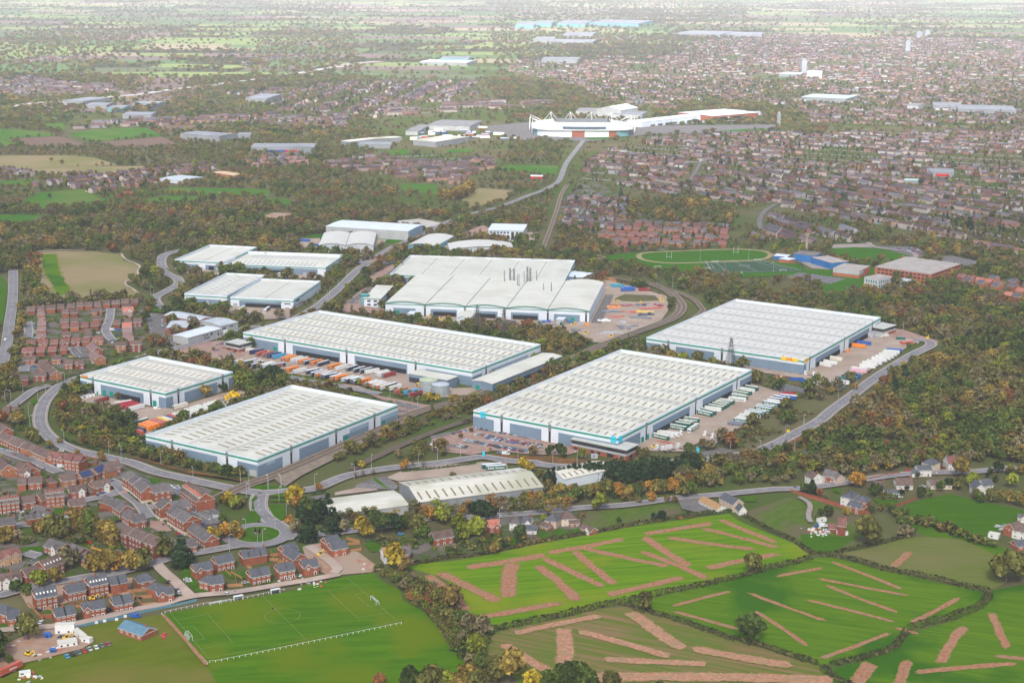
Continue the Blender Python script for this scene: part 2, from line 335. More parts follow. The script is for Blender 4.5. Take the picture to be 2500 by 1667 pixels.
for s in ['B1 1205,830 1275,830 1350,905 1290,920 1250,890','B1 1300,940 1400,945 1390,970 1340,970','B1 1500,800 1560,810 1600,850 1560,870 1510,840','B1 1570,830 1660,815 1665,870 1600,870','B1 1660,900 1830,880 1840,895 1690,915','B1 1070,850 1110,850 1130,890 1090,890','B1 300,1090 350,1085 360,1125 320,1120','B1 0,1180 60,1170 50,1210 0,1220','B1 985,200 1070,200 1080,215 1010,235','B1 1160,235 1240,240 1230,265 1160,260','B1 130,660 290,650 290,690 210,710','B1 340,405 430,400 440,425 360,430','H4 910,120 1110,110 1130,170 950,180','B1 900,290 970,340 960,360 860,280','B2 940,640 990,610 1100,620 1050,680 990,690','B3 385,600 445,590 450,650 400,650','B3 580,570 660,560 700,590 620,610','B3 700,540 760,530 820,580 730,590','B3 800,540 860,530 910,560 830,570','J3 770,560 1000,560 1050,600 960,630 860,620','J3 350,440 440,450 430,500 360,480','J3 1080,160 1170,160 1170,210 1120,210','B4 445,315 540,315 550,350 470,350','T3 1180,1010 1250,975 1330,990 1300,1020']:
    Y('lawn',s,m_lawn)
Y('yard','M1 480,1060 600,1000 700,1020 980,1090 1160,1105 1590,975 1680,1000 1660,1060 1000,1275 1000,1345 850,1325 950,1290 880,1190 740,1130 560,1090',m_concrete)
Y('yard','H8 20,310 60,250 200,170 340,120 640,180 1300,300 1900,395 2350,540 2450,600 2300,650 2050,620 1700,570 1450,520 1190,460 620,395 560,330',m_concrete)
Y('yard','M2 1480,970 1690,960 1760,990 1500,1030',m_concrete)
Y('car_park','J8 60,640 300,560 700,530 1000,650 900,725 700,790 560,770 100,700',m_brickpave)
Y('car_park','M2 780,935 900,950 1050,1020 1390,1085 1380,1110 1170,1190 1150,1080',m_brickpave)
for s in ['M2 1150,1050 1300,1085 1310,1100 1230,1110 1150,1080','M2 1150,1105 1240,1120 1230,1135 1150,1130']: Y('parking_bays',s,m_parking)
Y('car_park','J1 -180,330 0,270 230,195 930,345 1130,400 1300,430 1120,480 800,478 420,440 200,480 -180,440',m_brickpave)
for s in ['J1 245,215 900,335 930,355 240,240','J1 240,268 870,400 900,425 240,290','J1 120,325 870,440 880,455 120,365','J1 -40,375 170,400 150,430 -40,400','J1 -200,300 150,230 160,250 -180,330']: Y('parking_bays',s,m_parking)
Y('yard','J2 -60,960 150,890 700,600 1300,260 1420,150 1500,200 1780,290 2150,350 2060,375 1980,400 1900,450 1790,540 1640,610 1500,675 1390,745 1270,790 1150,900 1000,985 820,960 700,1000 640,1070 200,1060 -60,1040',m_concrete)
Y('apron','J2 850,1080 1080,1020 1300,1060 1350,1090 1100,1150 830,1190',m_parking)
Y('yard','J6 -760,930 0,1020 400,1080 600,1000 940,770 1300,600 1500,600 1600,560 1660,480 1900,540 2080,600 2020,680 1990,660 1700,830 1250,1110 1040,1250 760,1245 640,1200 400,1150 0,1090 -700,990',m_concrete)
Y('car_park','J6 1640,470 1800,480 2080,570 2300,640 2280,690 2000,620 1650,590',m_brickpave)
Y('yard','J7 100,290 640,300 1690,340 1800,100 1790,40 1740,0 2000,60 2280,140 2300,240 2230,340 1980,430 1800,500 1680,490 1500,410 1250,380 900,370 500,345 130,315',m_concrete)
Y('scrubby_bank','J7 1880,160 1960,125 2190,135 2230,175 2050,185 1950,180',m_base)
Y('asphalt_strip','J7 1700,345 1810,130 1880,130 1780,350',m_parking)
Y('car_park','M2 760,430 940,285 1080,290 930,350 930,410 1075,430 1080,470 800,450',m_brickpave); Y('parking_bays','M2 820,390 960,290 1000,292 860,400',m_parking)
Y('car_park','M2 960,220 1130,130 1200,140 1115,190 1115,250 960,250',m_brickpave); Y('parking_bays','M2 1030,230 1170,140 1190,150 1090,240',m_parking)
Y('yard','M1 1270,150 1510,185 1500,215 1400,215 1260,190',m_concrete)
Y('yard','M1 1500,450 1570,400 1980,432 1950,495 1750,505 1550,470',m_concrete)
Y('yard','M1 1260,385 1560,380 1500,450 1340,425 1240,400',m_concrete)
Y('yard','M1 1700,195 1950,195 2200,208 2160,238 1780,222',m_concrete)
Y('car_park','M1 985,458 1125,470 1135,600 1190,610 1190,690 1010,600',m_parking)
Y('yard','B2 1080,190 1180,150 1450,105 1740,85 1900,90 1910,135 1500,180 1170,215',m_concrete)
Y('yard','B2 740,290 900,255 1010,250 1030,275 740,310',m_concrete)
Y('parking_bays','B2 870,255 990,195 1090,180 1170,250 1150,270 950,262',m_parking); Y('verge','B2 990,195 1020,195 1110,262 1080,265',m_lawn)
Y('parking_bays','B2 575,320 690,300 700,320 600,345',m_parking)
Y('car_park','B3 1530,325 1700,310 1790,400 1660,425 1560,400',m_parking)
Y('yard','T2 485,1065 640,1060 640,1130 500,1135',m_concrete); Y('yard','T2 1150,945 1310,928 1490,962 1360,990 1230,990',mat('pale_hardcore',(0.42,0.38,0.33),(0.52,0.48,0.43),sc=0.03,det=7))
Y('car_park','T2 1580,1035 1740,970 1790,1000 1780,1060 1610,1045',m_brickpave); Y('yard','T2 2035,1020 2115,1025 2100,1075 2035,1080',m_concrete); Y('yard','T2 1000,1065 1090,1070 1060,1110 1000,1120',m_concrete); Y('yard','T2 1430,1100 1520,1085 1520,1140 1440,1130',m_concrete)
Y('car_park','T3 240,300 570,272 560,350 640,385 500,400 250,340',m_parking)
Y('car_park','T3 1190,300 2200,292 2190,330 1900,345 1500,352 1180,372 960,405 640,400 640,375',m_parking)
Y('car_park','T3 1250,285 1700,228 2090,200 2110,245 1900,268 1500,292',mat('retail_asphalt',(0.3,0.3,0.31),(0.4,0.4,0.42),sc=0.05))
Y('verge','T3 900,385 1170,365 1190,375 960,395',m_park); Y('verge','T3 1800,335 2100,315 2160,325 2000,340',m_park)
Y('lay_by','B4 680,45 860,5 960,20 830,60 720,62',m_parking)
Y('verge_bank','J2 640,1290 830,1215 1200,1180 1500,1130 1850,1010 2200,820 2352,700 2400,900 2100,1080 1500,1230 900,1290',m_leaflitter)
Y('verge','J2 840,1290 1500,1210 2000,1080 2250,960 2352,900 2352,980 2100,1080 1600,1240 900,1320',m_verge)
Y('verge_bank','J1 180,480 520,480 900,500 1500,540 1650,560 1150,600 500,560',m_leaflitter)
Y('verge_bank','M1 900,1440 1250,1540 1700,1600 B1 1700,230 1200,120 850,40',m_leaflitter)
Y('verge','B1 1690,235 1960,250 2000,275 1720,275',m_lawn)
# ---- roads
def road(s,w,z=None,kerb=1,dash=1,foot=0,m=None,name='road',sm=8):
    p=resample(smooth(W(s),sm),6); z=z or zn()+0.01
    for q_ in p: occ(q_,w/2+foot+1)
    if foot: mb=MB(); ribbon(mb,p,-w/2-foot,w/2+foot,z-0.004,m_pave); struct('footway',mb)
    mb=MB(); ribbon(mb,p,-w/2,w/2,z,m or m_asphalt); struct(name,mb)
    if kerb:
        mb=MB()
        for sg in (-1,1):
            a,b=sg*w/2,sg*(w/2+0.35)
            ribbon(mb,p,min(a,b),max(a,b),z+0.12,m_kerb)
            ribbon(mb,p,a-sg*0.002,a,z,m_kerb,z+0.12)
        struct('kerb',mb)
    if dash:
        mb=MB(); q=resample(p,1.0); i=2
        L=6 if dash==1 else 3
        while i+4<len(q): ribbon(mb,q[i:i+4],-0.09,0.09,z+0.006,m_white); i+=9
        if dash==2:
            for sg in (-1,1): ribbon(mb,p,sg*(w/2-.5)-.07,sg*(w/2-.5)+.07,z+0.006,m_white)
        struct('road_marking',mb)
    return p
RD=[]
RD.append(road('T1 1250,1140 1165,1155 1100,1185 1090,1240 1130,1300 1195,1330 1205,1370 1130,1415 1055,1455 1050,1490 1090,1530 1150,1550',8,foot=2))
RD.append(road('M1 90,170 90,260 85,380 65,520 45,680 15,800 -30,850',9))
RD.append(road('T2 2420,400 2350,490 2300,560 2265,650 2235,690 2140,740 2040,775 1850,850 1690,888 1500,950 1400,1000 1250,1070 1130,1120 1060,1160 1020,1190',7.5,dash=1))
RD.append(road('M2 1000,110 900,165 780,280 640,400 540,460 M1 1980,500 1830,550 1700,555 1580,580 1400,640 1180,700 1000,745 850,800 700,850 540,895 420,945 340,1010 290,1080 270,1180 300,1260 390,1335 520,1390 700,1430 880,1470 B1 1050,150 1250,195 1450,240 1600,270 1760,295',7.6,foot=1.8))
RD.append(road('B2 240,295 420,282 600,265 690,230 800,185 950,150 1200,115 1450,90 1650,60 1750,50 1900,75 2100,90 J1 900,580 1300,605 1700,600 2000,575 2352,530 J2 300,1225 700,1190 1000,1165 1300,1120 1550,1065 1800,970 2050,840 2352,680 M4 1050,1120 1200,1010 1330,910 1500,800 1620,730 1720,680 1700,650 1600,640',7.8,foot=1.6))
RD.append(road('B1 1760,300 1745,360 1760,420 1830,480 1900,530 1945,580',8,foot=2))
RD.append(road('B1 -300,1010 0,985 200,930 600,860 800,830 1030,770 1200,720 1380,690 1600,650 1800,625 1950,595 2050,580 B2 600,575 800,555 1000,530 1250,490 1500,440 J1 200,1085 500,1060 900,1030 1250,990 1700,960 2200,890 2500,870 B4 650,270 850,265 1000,245 1200,215 1500,170 1800,155 2000,150 2351,115',6.4,foot=1.2))
RD.append(road('B1 -200,1250 0,1222 250,1205 500,1180 700,1135 900,1085 1100,1045 1220,1010 1350,985 1600,962 1900,912 2100,880 2351,830',6,dash=0,kerb=0,m=m_dirtroad,name='site_road'))
RD.append(road('B1 1060,775 1110,830 1180,890 1240,950 1290,995',6.5,dash=0,kerb=0,m=m_dirtroad,name='site_road'))
road('B2 560,650 620,690 700,750 760,810 700,850',6,dash=0,kerb=0,m=m_dirtroad,name='site_road')
for s in ['B1 1620,600 1660,650 1690,640','H2 -200,480 100,560 400,660 700,760 1000,900 1100,960','H2 900,860 600,720','H3 250,330 420,400 560,560 800,740 950,950 1050,1050','H3 950,820 1150,800 1400,700','H3 1400,430 1500,560 1620,620','H3 1750,850 2000,950 2250,1100','H2 1250,1480 1700,1390 2000,1330 2150,1250','H4 50,470 400,400 650,390','H4 450,900 700,960 850,960','H6 1620,260 1600,450 1530,640 1600,780 1680,850','H6 130,500 150,700 120,800','H6 900,950 1000,1050 1050,1120','H6 60,1400 100,1250 250,1300','H1 200,1300 400,1150 600,1000 800,930 1000,900','H4 2050,850 2200,1000 2250,1200']:
    RD.append(road(s,6.5,dash=0,foot=1.2))
for s in ['H3 450,560 620,600 560,500','H3 1000,1060 1250,1080 1400,1250 1200,1270 1000,1180']:
    Y('paved_court',s,m_brickpave)
Y('estate_parking','H3 1380,480 1600,610 1560,640 1380,560',m_parking); Y('estate_parking','H3 1740,800 2060,790 2250,900 2330,1100 2000,1150 1740,930',m_parking); Y('estate_parking','H6 900,920 1190,960 1240,1140 950,1150',m_parking); Y('estate_parking','H2 180,580 400,540 650,700 500,760',m_parking)
# roundabouts
def disc(name,s,r,m,z,hgt=0,n=40,ring_m=None):
    c=W(s)[0]; mb=MB(); mb.poly([(c.x+r*math.cos(2*math.pi*i/n),c.y+r*math.sin(2*math.pi*i/n),z) for i in range(n)],m); struct(name,mb); return c
zz=zn()+0.03
disc('roundabout_road','B1 1738,580',21,m_asphalt,zz)
c=disc('kerb','B1 1738,577',13.6,m_kerb,zz+0.1); disc('roundabout_island','B1 1738,577',13.2,m_lawn,zz+0.11)
disc('roundabout_bed','B1 1738,568',4.0,m_base,zz+0.13); RB=W('B1 1738,568')[0]
disc('roundabout_road','M2 1020,110',24,m_asphalt,zz); disc('roundabout_island','M2 1020,108',14,m_pave,zz+0.12); disc('roundabout_island','M2 1020,107',9,m_brickpave,zz+0.16)
Y('verge','B1 1810,385 1850,370 1925,378 1940,440 1900,490 1850,455',m_lawn); Y('verge','B1 1620,515 1690,420 1720,415 1765,465 1740,495',m_lawn); Y('verge','B1 1830,310 1900,298 1950,300 1930,325 1830,322',m_lawn); Y('verge','B1 1820,340 1920,338 1930,352 1840,355',m_lawn); Y('verge','B1 1700,340 1730,310 1740,330 1710,360 1720,410 1700,410',m_lawn)
Y('verge','H8 610,480 700,480 760,520 720,530 640,520',m_lawn); Y('verge','H8 620,400 900,440 1180,500 1150,515 640,430',m_verge); Y('verge','M1 990,350 1035,345 1030,400 1110,455 1000,450',m_lawn); Y('verge','M1 1120,150 1170,190 1140,180',m_lawn); Y('verge','M1 210,1050 255,1045 260,1070 215,1080',m_lawn)
RD.append(road('H8 300,370 500,420 700,450 900,490 1200,540 1500,600 M2 1050,1010',7.5,dash=1)); road('J3 0,540 90,590 120,640 100,720 110,780 150,840',3.2,dash=0,kerb=0,m=m_pave,name='track')
for s in ['M1 820,60 850,100 940,140 930,180 930,220 860,240 850,270 900,300 930,330 930,360','M1 250,45 400,38 600,38']: road(s,2.5,dash=0,kerb=0,m=m_dirtroad,name='footpath')
RD.append(road('T1 -400,780 0,752 250,712 520,700',1,dash=0,kerb=0))
RD.append(road('T3 760,930 870,900 890,870 940,830 960,740',5.5,dash=0,kerb=0,m=m_parking)); RD.append(road('T3 2100,1000 2085,950 2120,880 2200,830',7,dash=0,kerb=0,m=m_parking)); RD.append(road('T4 1300,1090 1320,1110 1380,1130 1560,1150 1620,1180 1580,1230',6,dash=0,kerb=0,m=m_pave))
RD.append(road('T3 1600,700 1650,620 1690,550',6,dash=0,kerb=0,m=m_parking))
# ---- motorway far away
p=smooth(W('U1 -600,830 0,745 250,712 500,690 700,672 920,655 1150,620 1400,592 1600,565 1800,540 2000,510 2200,475 2352,455 U2 60,455 200,440 350,425'),6)
mb=MB(); ribbon(mb,p,-16,16,5.0,mat('motorway_surface',(0.36,0.34,0.33),(0.44,0.42,0.4),sc=0.02)); ribbon(mb,p,-16.2,-16,0,m_concrete,6.0); ribbon(mb,p,16,16.2,6.0,m_concrete,0); struct('motorway',mb)
Y('ballast_strip','M2 320,1575 700,1390 1000,1265 1160,1200 1220,1200 1100,1280 800,1420 520,1560 400,1640',m_track)
# ---- railway
def rail(s,w,tracks):
    p=resample(smooth(W(s),8),5); z=zn(); mb=MB()
    for q_ in p: occ(q_,w/2+1)
    ribbon(mb,p,-w/2,w/2,z,m_track); struct('track_bed',mb)
    for t in tracks:
        mb=MB(); ribbon(mb,p,t-1.3,t+1.3,z+0.08,m_sleeper)
        for g_ in (-0.75,0.75): ribbon(mb,p,t+g_-0.12,t+g_+0.12,z+0.2,m_rail)
        struct('railway_track',mb)
    return p
RL1=rail('B2 -50,330 150,240 M2 330,1560 700,1400 1000,1265 1300,1130 1600,1050 1800,960 2000,880 2200,800 M3 800,780 1000,690 1200,610 1400,540 1510,490 1560,430 1540,380 1480,320 1350,265 1180,235',11,(-2.4,2.2))
RL2=rail('M2 850,1520 1000,1445 1250,1330 1480,1240 1700,1170 M3 170,1165 60,1215',6,(-1.4,1.4))
rail('M3 1330,665 1450,590 1600,520 1700,450 1690,420 1640,370 1500,310 1300,260 1100,225',6,(0,)); RL3=rail('T3 620,1140 680,980 720,860 750,760 790,700',6,(0,))
# ================= warehouses
m_clad=mat('white_cladding',(0.58,0.63,0.68),(0.66,0.71,0.76),sc=0.08,rough=0.5,det=5)
m_blue=mat('blue_grey_cladding',(0.155,0.22,0.29),(0.19,0.265,0.345),sc=0.05,rough=0.5,det=6)
m_blue2=mat('light_blue_cladding',(0.235,0.33,0.42),(0.275,0.38,0.47),sc=0.05,rough=0.5)
m_green=mat('green_trim',(0.0,0.20,0.12),(0.005,0.25,0.155),sc=0.2,rough=0.45)
m_gdoor=mat('green_door',(0.0,0.22,0.16),(0.01,0.27,0.2),sc=0.2,rough=0.5)
m_dark=mat('dark_glazing',(0.018,0.024,0.034),(0.035,0.045,0.06),sc=0.5,rough=0.15,spec=0.5)
m_dock=mat('dock_rubber',(0.018,0.022,0.026),(0.03,0.035,0.04),sc=0.5)  # near-black rubber of the dock doors
m_roof=mat('white_roof',(0.57,0.56,0.485),(0.66,0.65,0.57),sc=0.5,coords='obj',stretch=(12,1.2),rough=0.45,det=6,c3=(0.52,0.51,0.43),sc3=0.03,k3=(0.5,0.75))
m_roof2=mat('white_roof_across',(0.57,0.56,0.485),(0.66,0.65,0.57),sc=0.5,coords='obj',stretch=(1.2,12),rough=0.45,det=6,c3=(0.52,0.51,0.43),sc3=0.03,k3=(0.5,0.75))
m_roofn=mat('clean_white_roof',(0.53,0.52,0.475),(0.61,0.60,0.555),sc=0.5,coords='obj',stretch=(1.2,12),rough=0.4,det=5)
m_light=mat('rooflight',(0.19,0.15,0.085),(0.27,0.22,0.135),sc=0.6,rough=0.35)
m_lightg=mat('grey_rooflight',(0.36,0.37,0.37),(0.44,0.45,0.45),sc=0.6,rough=0.35)
m_seam=mat('roof_gutter',(0.17,0.18,0.19),(0.23,0.24,0.25),sc=0.5)
m_brick=mat('red_brick',(0.25,0.078,0.042),(0.33,0.115,0.065),sc=0.6,det=5,orand=0.12)
m_glass=mat('office_glass',(0.03,0.05,0.07),(0.06,0.085,0.11),sc=0.4,rough=0.12,spec=0.6)
m_grey=mat('grey_cladding',(0.36,0.37,0.37),(0.43,0.44,0.44),sc=0.1,rough=0.5)
m_teal=mat('teal_cladding',(0.13,0.30,0.34),(0.17,0.36,0.4),sc=0.1,rough=0.5)
m_lgrey=mat('pale_grey_roof',(0.42,0.46,0.49),(0.5,0.54,0.57),sc=0.2,rough=0.4)
def frame(Lp,Fp,Rp,h):
    L_,F_,R_=[W(s,h)[0] for s in (Lp,Fp,Rp)]
    x=(R_-F_); y=(L_-F_); wx,wy=x.length,y.length
    ax=math.atan2(x.y,x.x); ay=math.atan2(y.y,y.x)-math.pi/2
    d=(ay-ax+math.pi)%(2*math.pi)-math.pi
    a=ax+d*wy/(wx+wy)
    return F_,a,wx,wy
PLACED=[]   # (poly) footprints that trees and houses keep clear of
def foot(Fp,a,wx,wy,m=3):
    c,s=math.cos(a),math.sin(a)
    pl=[(Fp.x+c*u-s*v,Fp.y+s*u+c*v) for u,v in ((-m,-m),(wx+m,-m),(wx+m,wy+m),(-m,wy+m))]; PLACED.append(pl); EXC.append((min(p[0] for p in pl),max(p[0] for p in pl),min(p[1] for p in pl),max(p[1] for p in pl),pl)); return pl
def side_parts(root,spec,side,wx,wy,h,st=0.82,sw=0.085):
    # side 'x': the wall y=0 running along +x ; side 'y': the wall x=0, measured from the far (left) corner
    ln=wx if side=='x' else wy
    def bx(u0,u1,z0,z1,d,m,name,label=None):
        mb=MB()
        if side=='x': mb.box(0,-d,0,(u1-u0)*ln,0.0,z1-z0,m); o=mb.obj(name,root,(u0*ln,-0.004,z0))
        else:
            mb.box(-d,0,0,0.0,(u1-u0)*ln,z1-z0,m); o=mb.obj(name,root,(-0.004,(1-u1)*ln,z0))
        if label: o['label']=label
        return o
    for it in spec.split():
        k=it[0]; v=it[1:].split(',')
        f=[float(t) for t in v]
        if k=='B': bx(f[0],f[1],0,(f[2] if len(f)>2 else 0.66)*h,0.10,m_blue,'cladding_panel')
        elif k=='b': bx(f[0],f[1],(f[2])*h,f[3]*h,0.16,m_blue2,'cladding_panel','paler blue upper panel')
        elif k=='W':
            w=0.9/ln; bx(f[0]-w,f[0]+w,0,0.64*h,0.14,m_dark,'window_strip'); bx(f[0]-w*1.2,f[0]+w*1.2,0.64*h,1.01*h,0.3,m_seam,'pilaster')
        elif k=='G': w=1.9/ln; bx(f[0]-w,f[0]+w,0,4.6,0.2,m_gdoor,'door')
        elif k=='g': w=0.7/ln; bx(f[0]-w,f[0]+w,0,2.3,0.2,m_gdoor,'door')
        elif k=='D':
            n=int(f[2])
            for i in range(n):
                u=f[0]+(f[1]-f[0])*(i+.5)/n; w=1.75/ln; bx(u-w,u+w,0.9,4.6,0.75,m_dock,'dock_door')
        elif k=='S': bx(f[0],f[1],f[2]*h,f[3]*h,0.13,m_dark,'window_band')
        elif k=='E': w=(f[1]-f[0]); bx(f[0],f[1],f[2]*h,f[3]*h,0.17,m_grey,'shutter')
    if st: bx(0,1,st*h,(st+sw)*h,0.18,m_green,'trim_stripe')
def warehouse(name,Lp,Fp,Rp,h,n,axis,label,sx='',sy='',roof=None,lights=(6.2,1.0,0.62),lm=None,rise=1.5,wall=None,st=0.83,group=None,cat='warehouse',hip=0,para=1.1,light2=True,group_=None):
    F_,a,wx,wy=frame(Lp,Fp,Rp,h); foot(F_,a,wx,wy)
    root=empty(name,(F_.x,F_.y,0),a,label,cat,group or 'white warehouses of the logistics park')
    wall=wall or m_clad
    mb=MB(); t=0.6
    mb.box(0,0,0,wx,t,h,wall); mb.box(0,wy-t,0,wx,wy,h,wall); mb.box(0,t,0,t,wy-t,h,wall); mb.box(wx-t,t,0,wx,wy-t,h,wall)
    mb.obj('wall',root)
    rf=MB(); rm=roof or (m_roof2 if axis=='x' else m_roof); lm=lm or m_light
    ln,wd=(wx,wy) if axis=='x' else (wy,wx)   # ridge length / total width across bays
    T=(lambda u,v,z:(u,v,z)) if axis=='x' else (lambda u,v,z:(v,u,z))
    ze=h-para-rise; t0=t+0.05
    bw=(wd-2*t0)/n
    for i in range(n):
        v0=t0+i*bw; v1=v0+bw; vm=(v0+v1)/2; hp=hip*bw*0.5
        for (p,q,r_,s_) in (((t0,v0,ze),(ln-t0,v0,ze),(ln-t0-hp,vm,ze+rise),(t0+hp,vm,ze+rise)),((t0+hp,vm,ze+rise),(ln-t0-hp,vm,ze+rise),(ln-t0,v1,ze),(t0,v1,ze))):
            P_=[T(*p),T(*q),T(*r_),T(*s_)]
            if axis!='x': P_=P_[::-1]
            rf.poly(P_,rm)
        if hp:
            for p in (((ln-t0,v0,ze),(ln-t0,v1,ze),(ln-t0-hp,vm,ze+rise)),((t0,v1,ze),(t0,v0,ze),(t0+hp,vm,ze+rise))):
                P_=[T(*q) for q in p]; rf.poly(P_ if axis=='x' else P_[::-1],rm)
        # gutter between bays and ridge cap
        if i: P_=[T(t0,v0-0.35,ze+.09),T(ln-t0,v0-0.35,ze+.09),T(ln-t0,v0+0.35,ze+.09),T(t0,v0+0.35,ze+.09)]; rf.poly(P_ if axis=='x' else P_[::-1],m_seam)
        P_=[T(t0+hp,vm-0.3,ze+rise+.02),T(ln-t0-hp,vm-0.3,ze+rise+.02),T(ln-t0-hp,vm+0.3,ze+rise+.02),T(t0+hp,vm+0.3,ze+rise+.02)]; rf.poly(P_ if axis=='x' else P_[::-1],m_lgrey)
        if lights:
            sp,lw,fr=lights; k=int((ln-8)/sp); 
            for j in range(k):
                u=4+(j+.5)*(ln-8)/k; lw_=lw*1.25
                for sd_ in (0,1):
                    a0=0.5-fr/2;a1=0.5+fr/2
                    if sd_==0: va,vb=v0+(vm-v0)*a0,v0+(vm-v0)*a1; za,zb=ze+rise*a0,ze+rise*a1
                    else: va,vb=vm+(v1-vm)*a0,vm+(v1-vm)*a1; za,zb=ze+rise*(1-a0),ze+rise*(1-a1)
                    if hp and (u<hp*0.9 or u>ln-hp*0.9): continue
                    P_=[T(u-lw_/2,va,za+.05),T(u+lw_/2,va,za+.05),T(u+lw_/2,vb,zb+.05),T(u-lw_/2,vb,zb+.05)]
                    rf.poly(P_ if axis=='x' else P_[::-1],lm)
    rf.obj('roof',root)
    side_parts(root,sx,'x',wx,wy,h,st); side_parts(root,sy,'y',wx,wy,h,st)
    return root,wx,wy,a,F_
WH={}
WH['F']=warehouse('warehouse','M1 997,1268','M1 1738,1440','M2 1150,1068',12.5,3,'x','large white warehouse beside the railway with green door and blue panels, nearest of all','B0,.16,.62 b.06,.11,.45,.62 W.218 B.273,.477 W.53 g.56 B.578,.77,.42 b.63,.77,.42,.66 G.6 W.816 B.863,1,.4 b.863,1,.4,.66 G.885','B0,.16 W.245 B.33,.65 W.737 B.825,1 E.93,.99,0,.35',lights=(6.6,1.1,0.6),hip=0.9)
WH['S']=warehouse('warehouse','M1 537,872','M1 1118,990','M1 1577,850',13,3,'y','square white warehouse with orange corner sign above red trailers on its loading side','B0,.1 W.176 B.265,.75 W.835 B.925,1','B0,.08 W.155 g.2 B.245,.745 G.285 G.37 D.5,.7,7 W.83 G.87 B.92,1',lights=(6.0,1.0,0.6),lm=mat('brown_rooflight',(0.31,0.20,0.15),(0.40,0.27,0.21),sc=0.6))
WH['C']=warehouse('warehouse','M2 112,585','M2 1668,842','M2 2140,665',13,5,'y','longest white warehouse in the middle, orange trailers along its blue dock wall','B0,.13,.6 W.19 b.26,.8,.5,.62 B.85,1,.5','B0,.165 G.15 W.197 B.232,.445,.68 D.25,.44,14 W.475 B.51,.735,.68 D.52,.73,15 W.77 B.81,1,.6',lights=(6.3,1.0,0.6))
WH['E']=warehouse('warehouse','M3 173,1100','M3 1128,1292','M3 2005,830',13.8,8,'y','huge white warehouse with turquoise corner emblems and a car park at its front','B0,.15 G.165 W.19 G.2 B.235,.5,.68 D.24,.49,13 W.545 B.6,.84,.68 D.6,.83,12 W.875 B.9,1 D.91,.99,4','B0,.15 W.207 B.265,.487 g.29 W.545 B.605,1',lights=(6.6,1.0,0.58))
WH['D']=warehouse('warehouse','M3 1335,612','M4 865,770','M4 1360,478',13.2,7,'y','clean white warehouse with yellow corner signs, rightmost in the logistics park','B0,.03 W.07 g.1 B.14,.44,.68 D.15,.44,14 W.5 B.56,.84,.68 D.56,.84,12 W.88 B.93,1','B0,.095 W.147 B.197,.445 g.225 W.495 B.555,1',roof=m_roofn,lights=(7,1.0,0.5),lm=m_lightg)
WH['A1']=warehouse('warehouse','T1 1207,1188','T1 1513,1215','T1 1684,1112',10.3,2,'x','small white warehouse at the back left corner with plain two-part roof','','E.17,.25,0,.45 B.07,.46,.55 B.62,1,.55 D.7,.78,2 E.83,.9,0,.35',lights=None,st=.8,rise=1.2)
WH['A2']=warehouse('warehouse','T1 1510,1225','T1 2200,1252','T1 2317,1165',10,1,'y','long white warehouse with hipped roof and a row of dock doors, three white trailers docked','','B.05,.92,.75 D.3,.65,12 E.78,.81,0,.35 E.84,.87,0,.35',lights=(5.2,1.2,0.55),lm=m_lightg,hip=0.5,rise=3,para=0.2,st=.83)
WH['A3']=warehouse('warehouse','M1 1255,315','M1 1533,335','M1 1778,195',10,2,'x','narrow white warehouse with rows of grey rooflights, seen between two larger units','','B.2,.85,.5 E.5,.56,0,.35 E.78,.88,0,.35',lights=(11,2.6,0.5),lm=m_lightg,st=.72,rise=1.2)
WH['A4']=warehouse('warehouse','M1 1558,342','M1 1982,362','M1 2158,237',10.4,2,'x','cream roofed warehouse with two lorries at its dark dock doors and white office corner','B0,.06,.5 S.1,.2,.55,.7 S.1,.3,.2,.3','B.14,.8,.68 D.24,.8,11 E.04,.11,0,.4 S.73,.82,.6,.68 S.85,.95,.5,.6 S.87,.93,.05,.15',lights=(5.5,1.4,0.75),lm=mat('faint_rooflight',(0.5,0.51,0.44),(0.58,0.59,0.52),sc=0.5),st=.74,rise=1.0)
WH['N1']=warehouse('warehouse','M2 1115,187','M3 775,228','M3 830,97',9.5,6,'x','back warehouse of six roof bays joined behind the arched factory','B0,.1','B0,.25 W.03 B.3,1',lights=(4.4,0.9,0.7),lm=mat('faint_rooflight',(0.5,0.51,0.44),(0.58,0.59,0.52),sc=0.5),rise=2.0,para=0.1,st=.8)
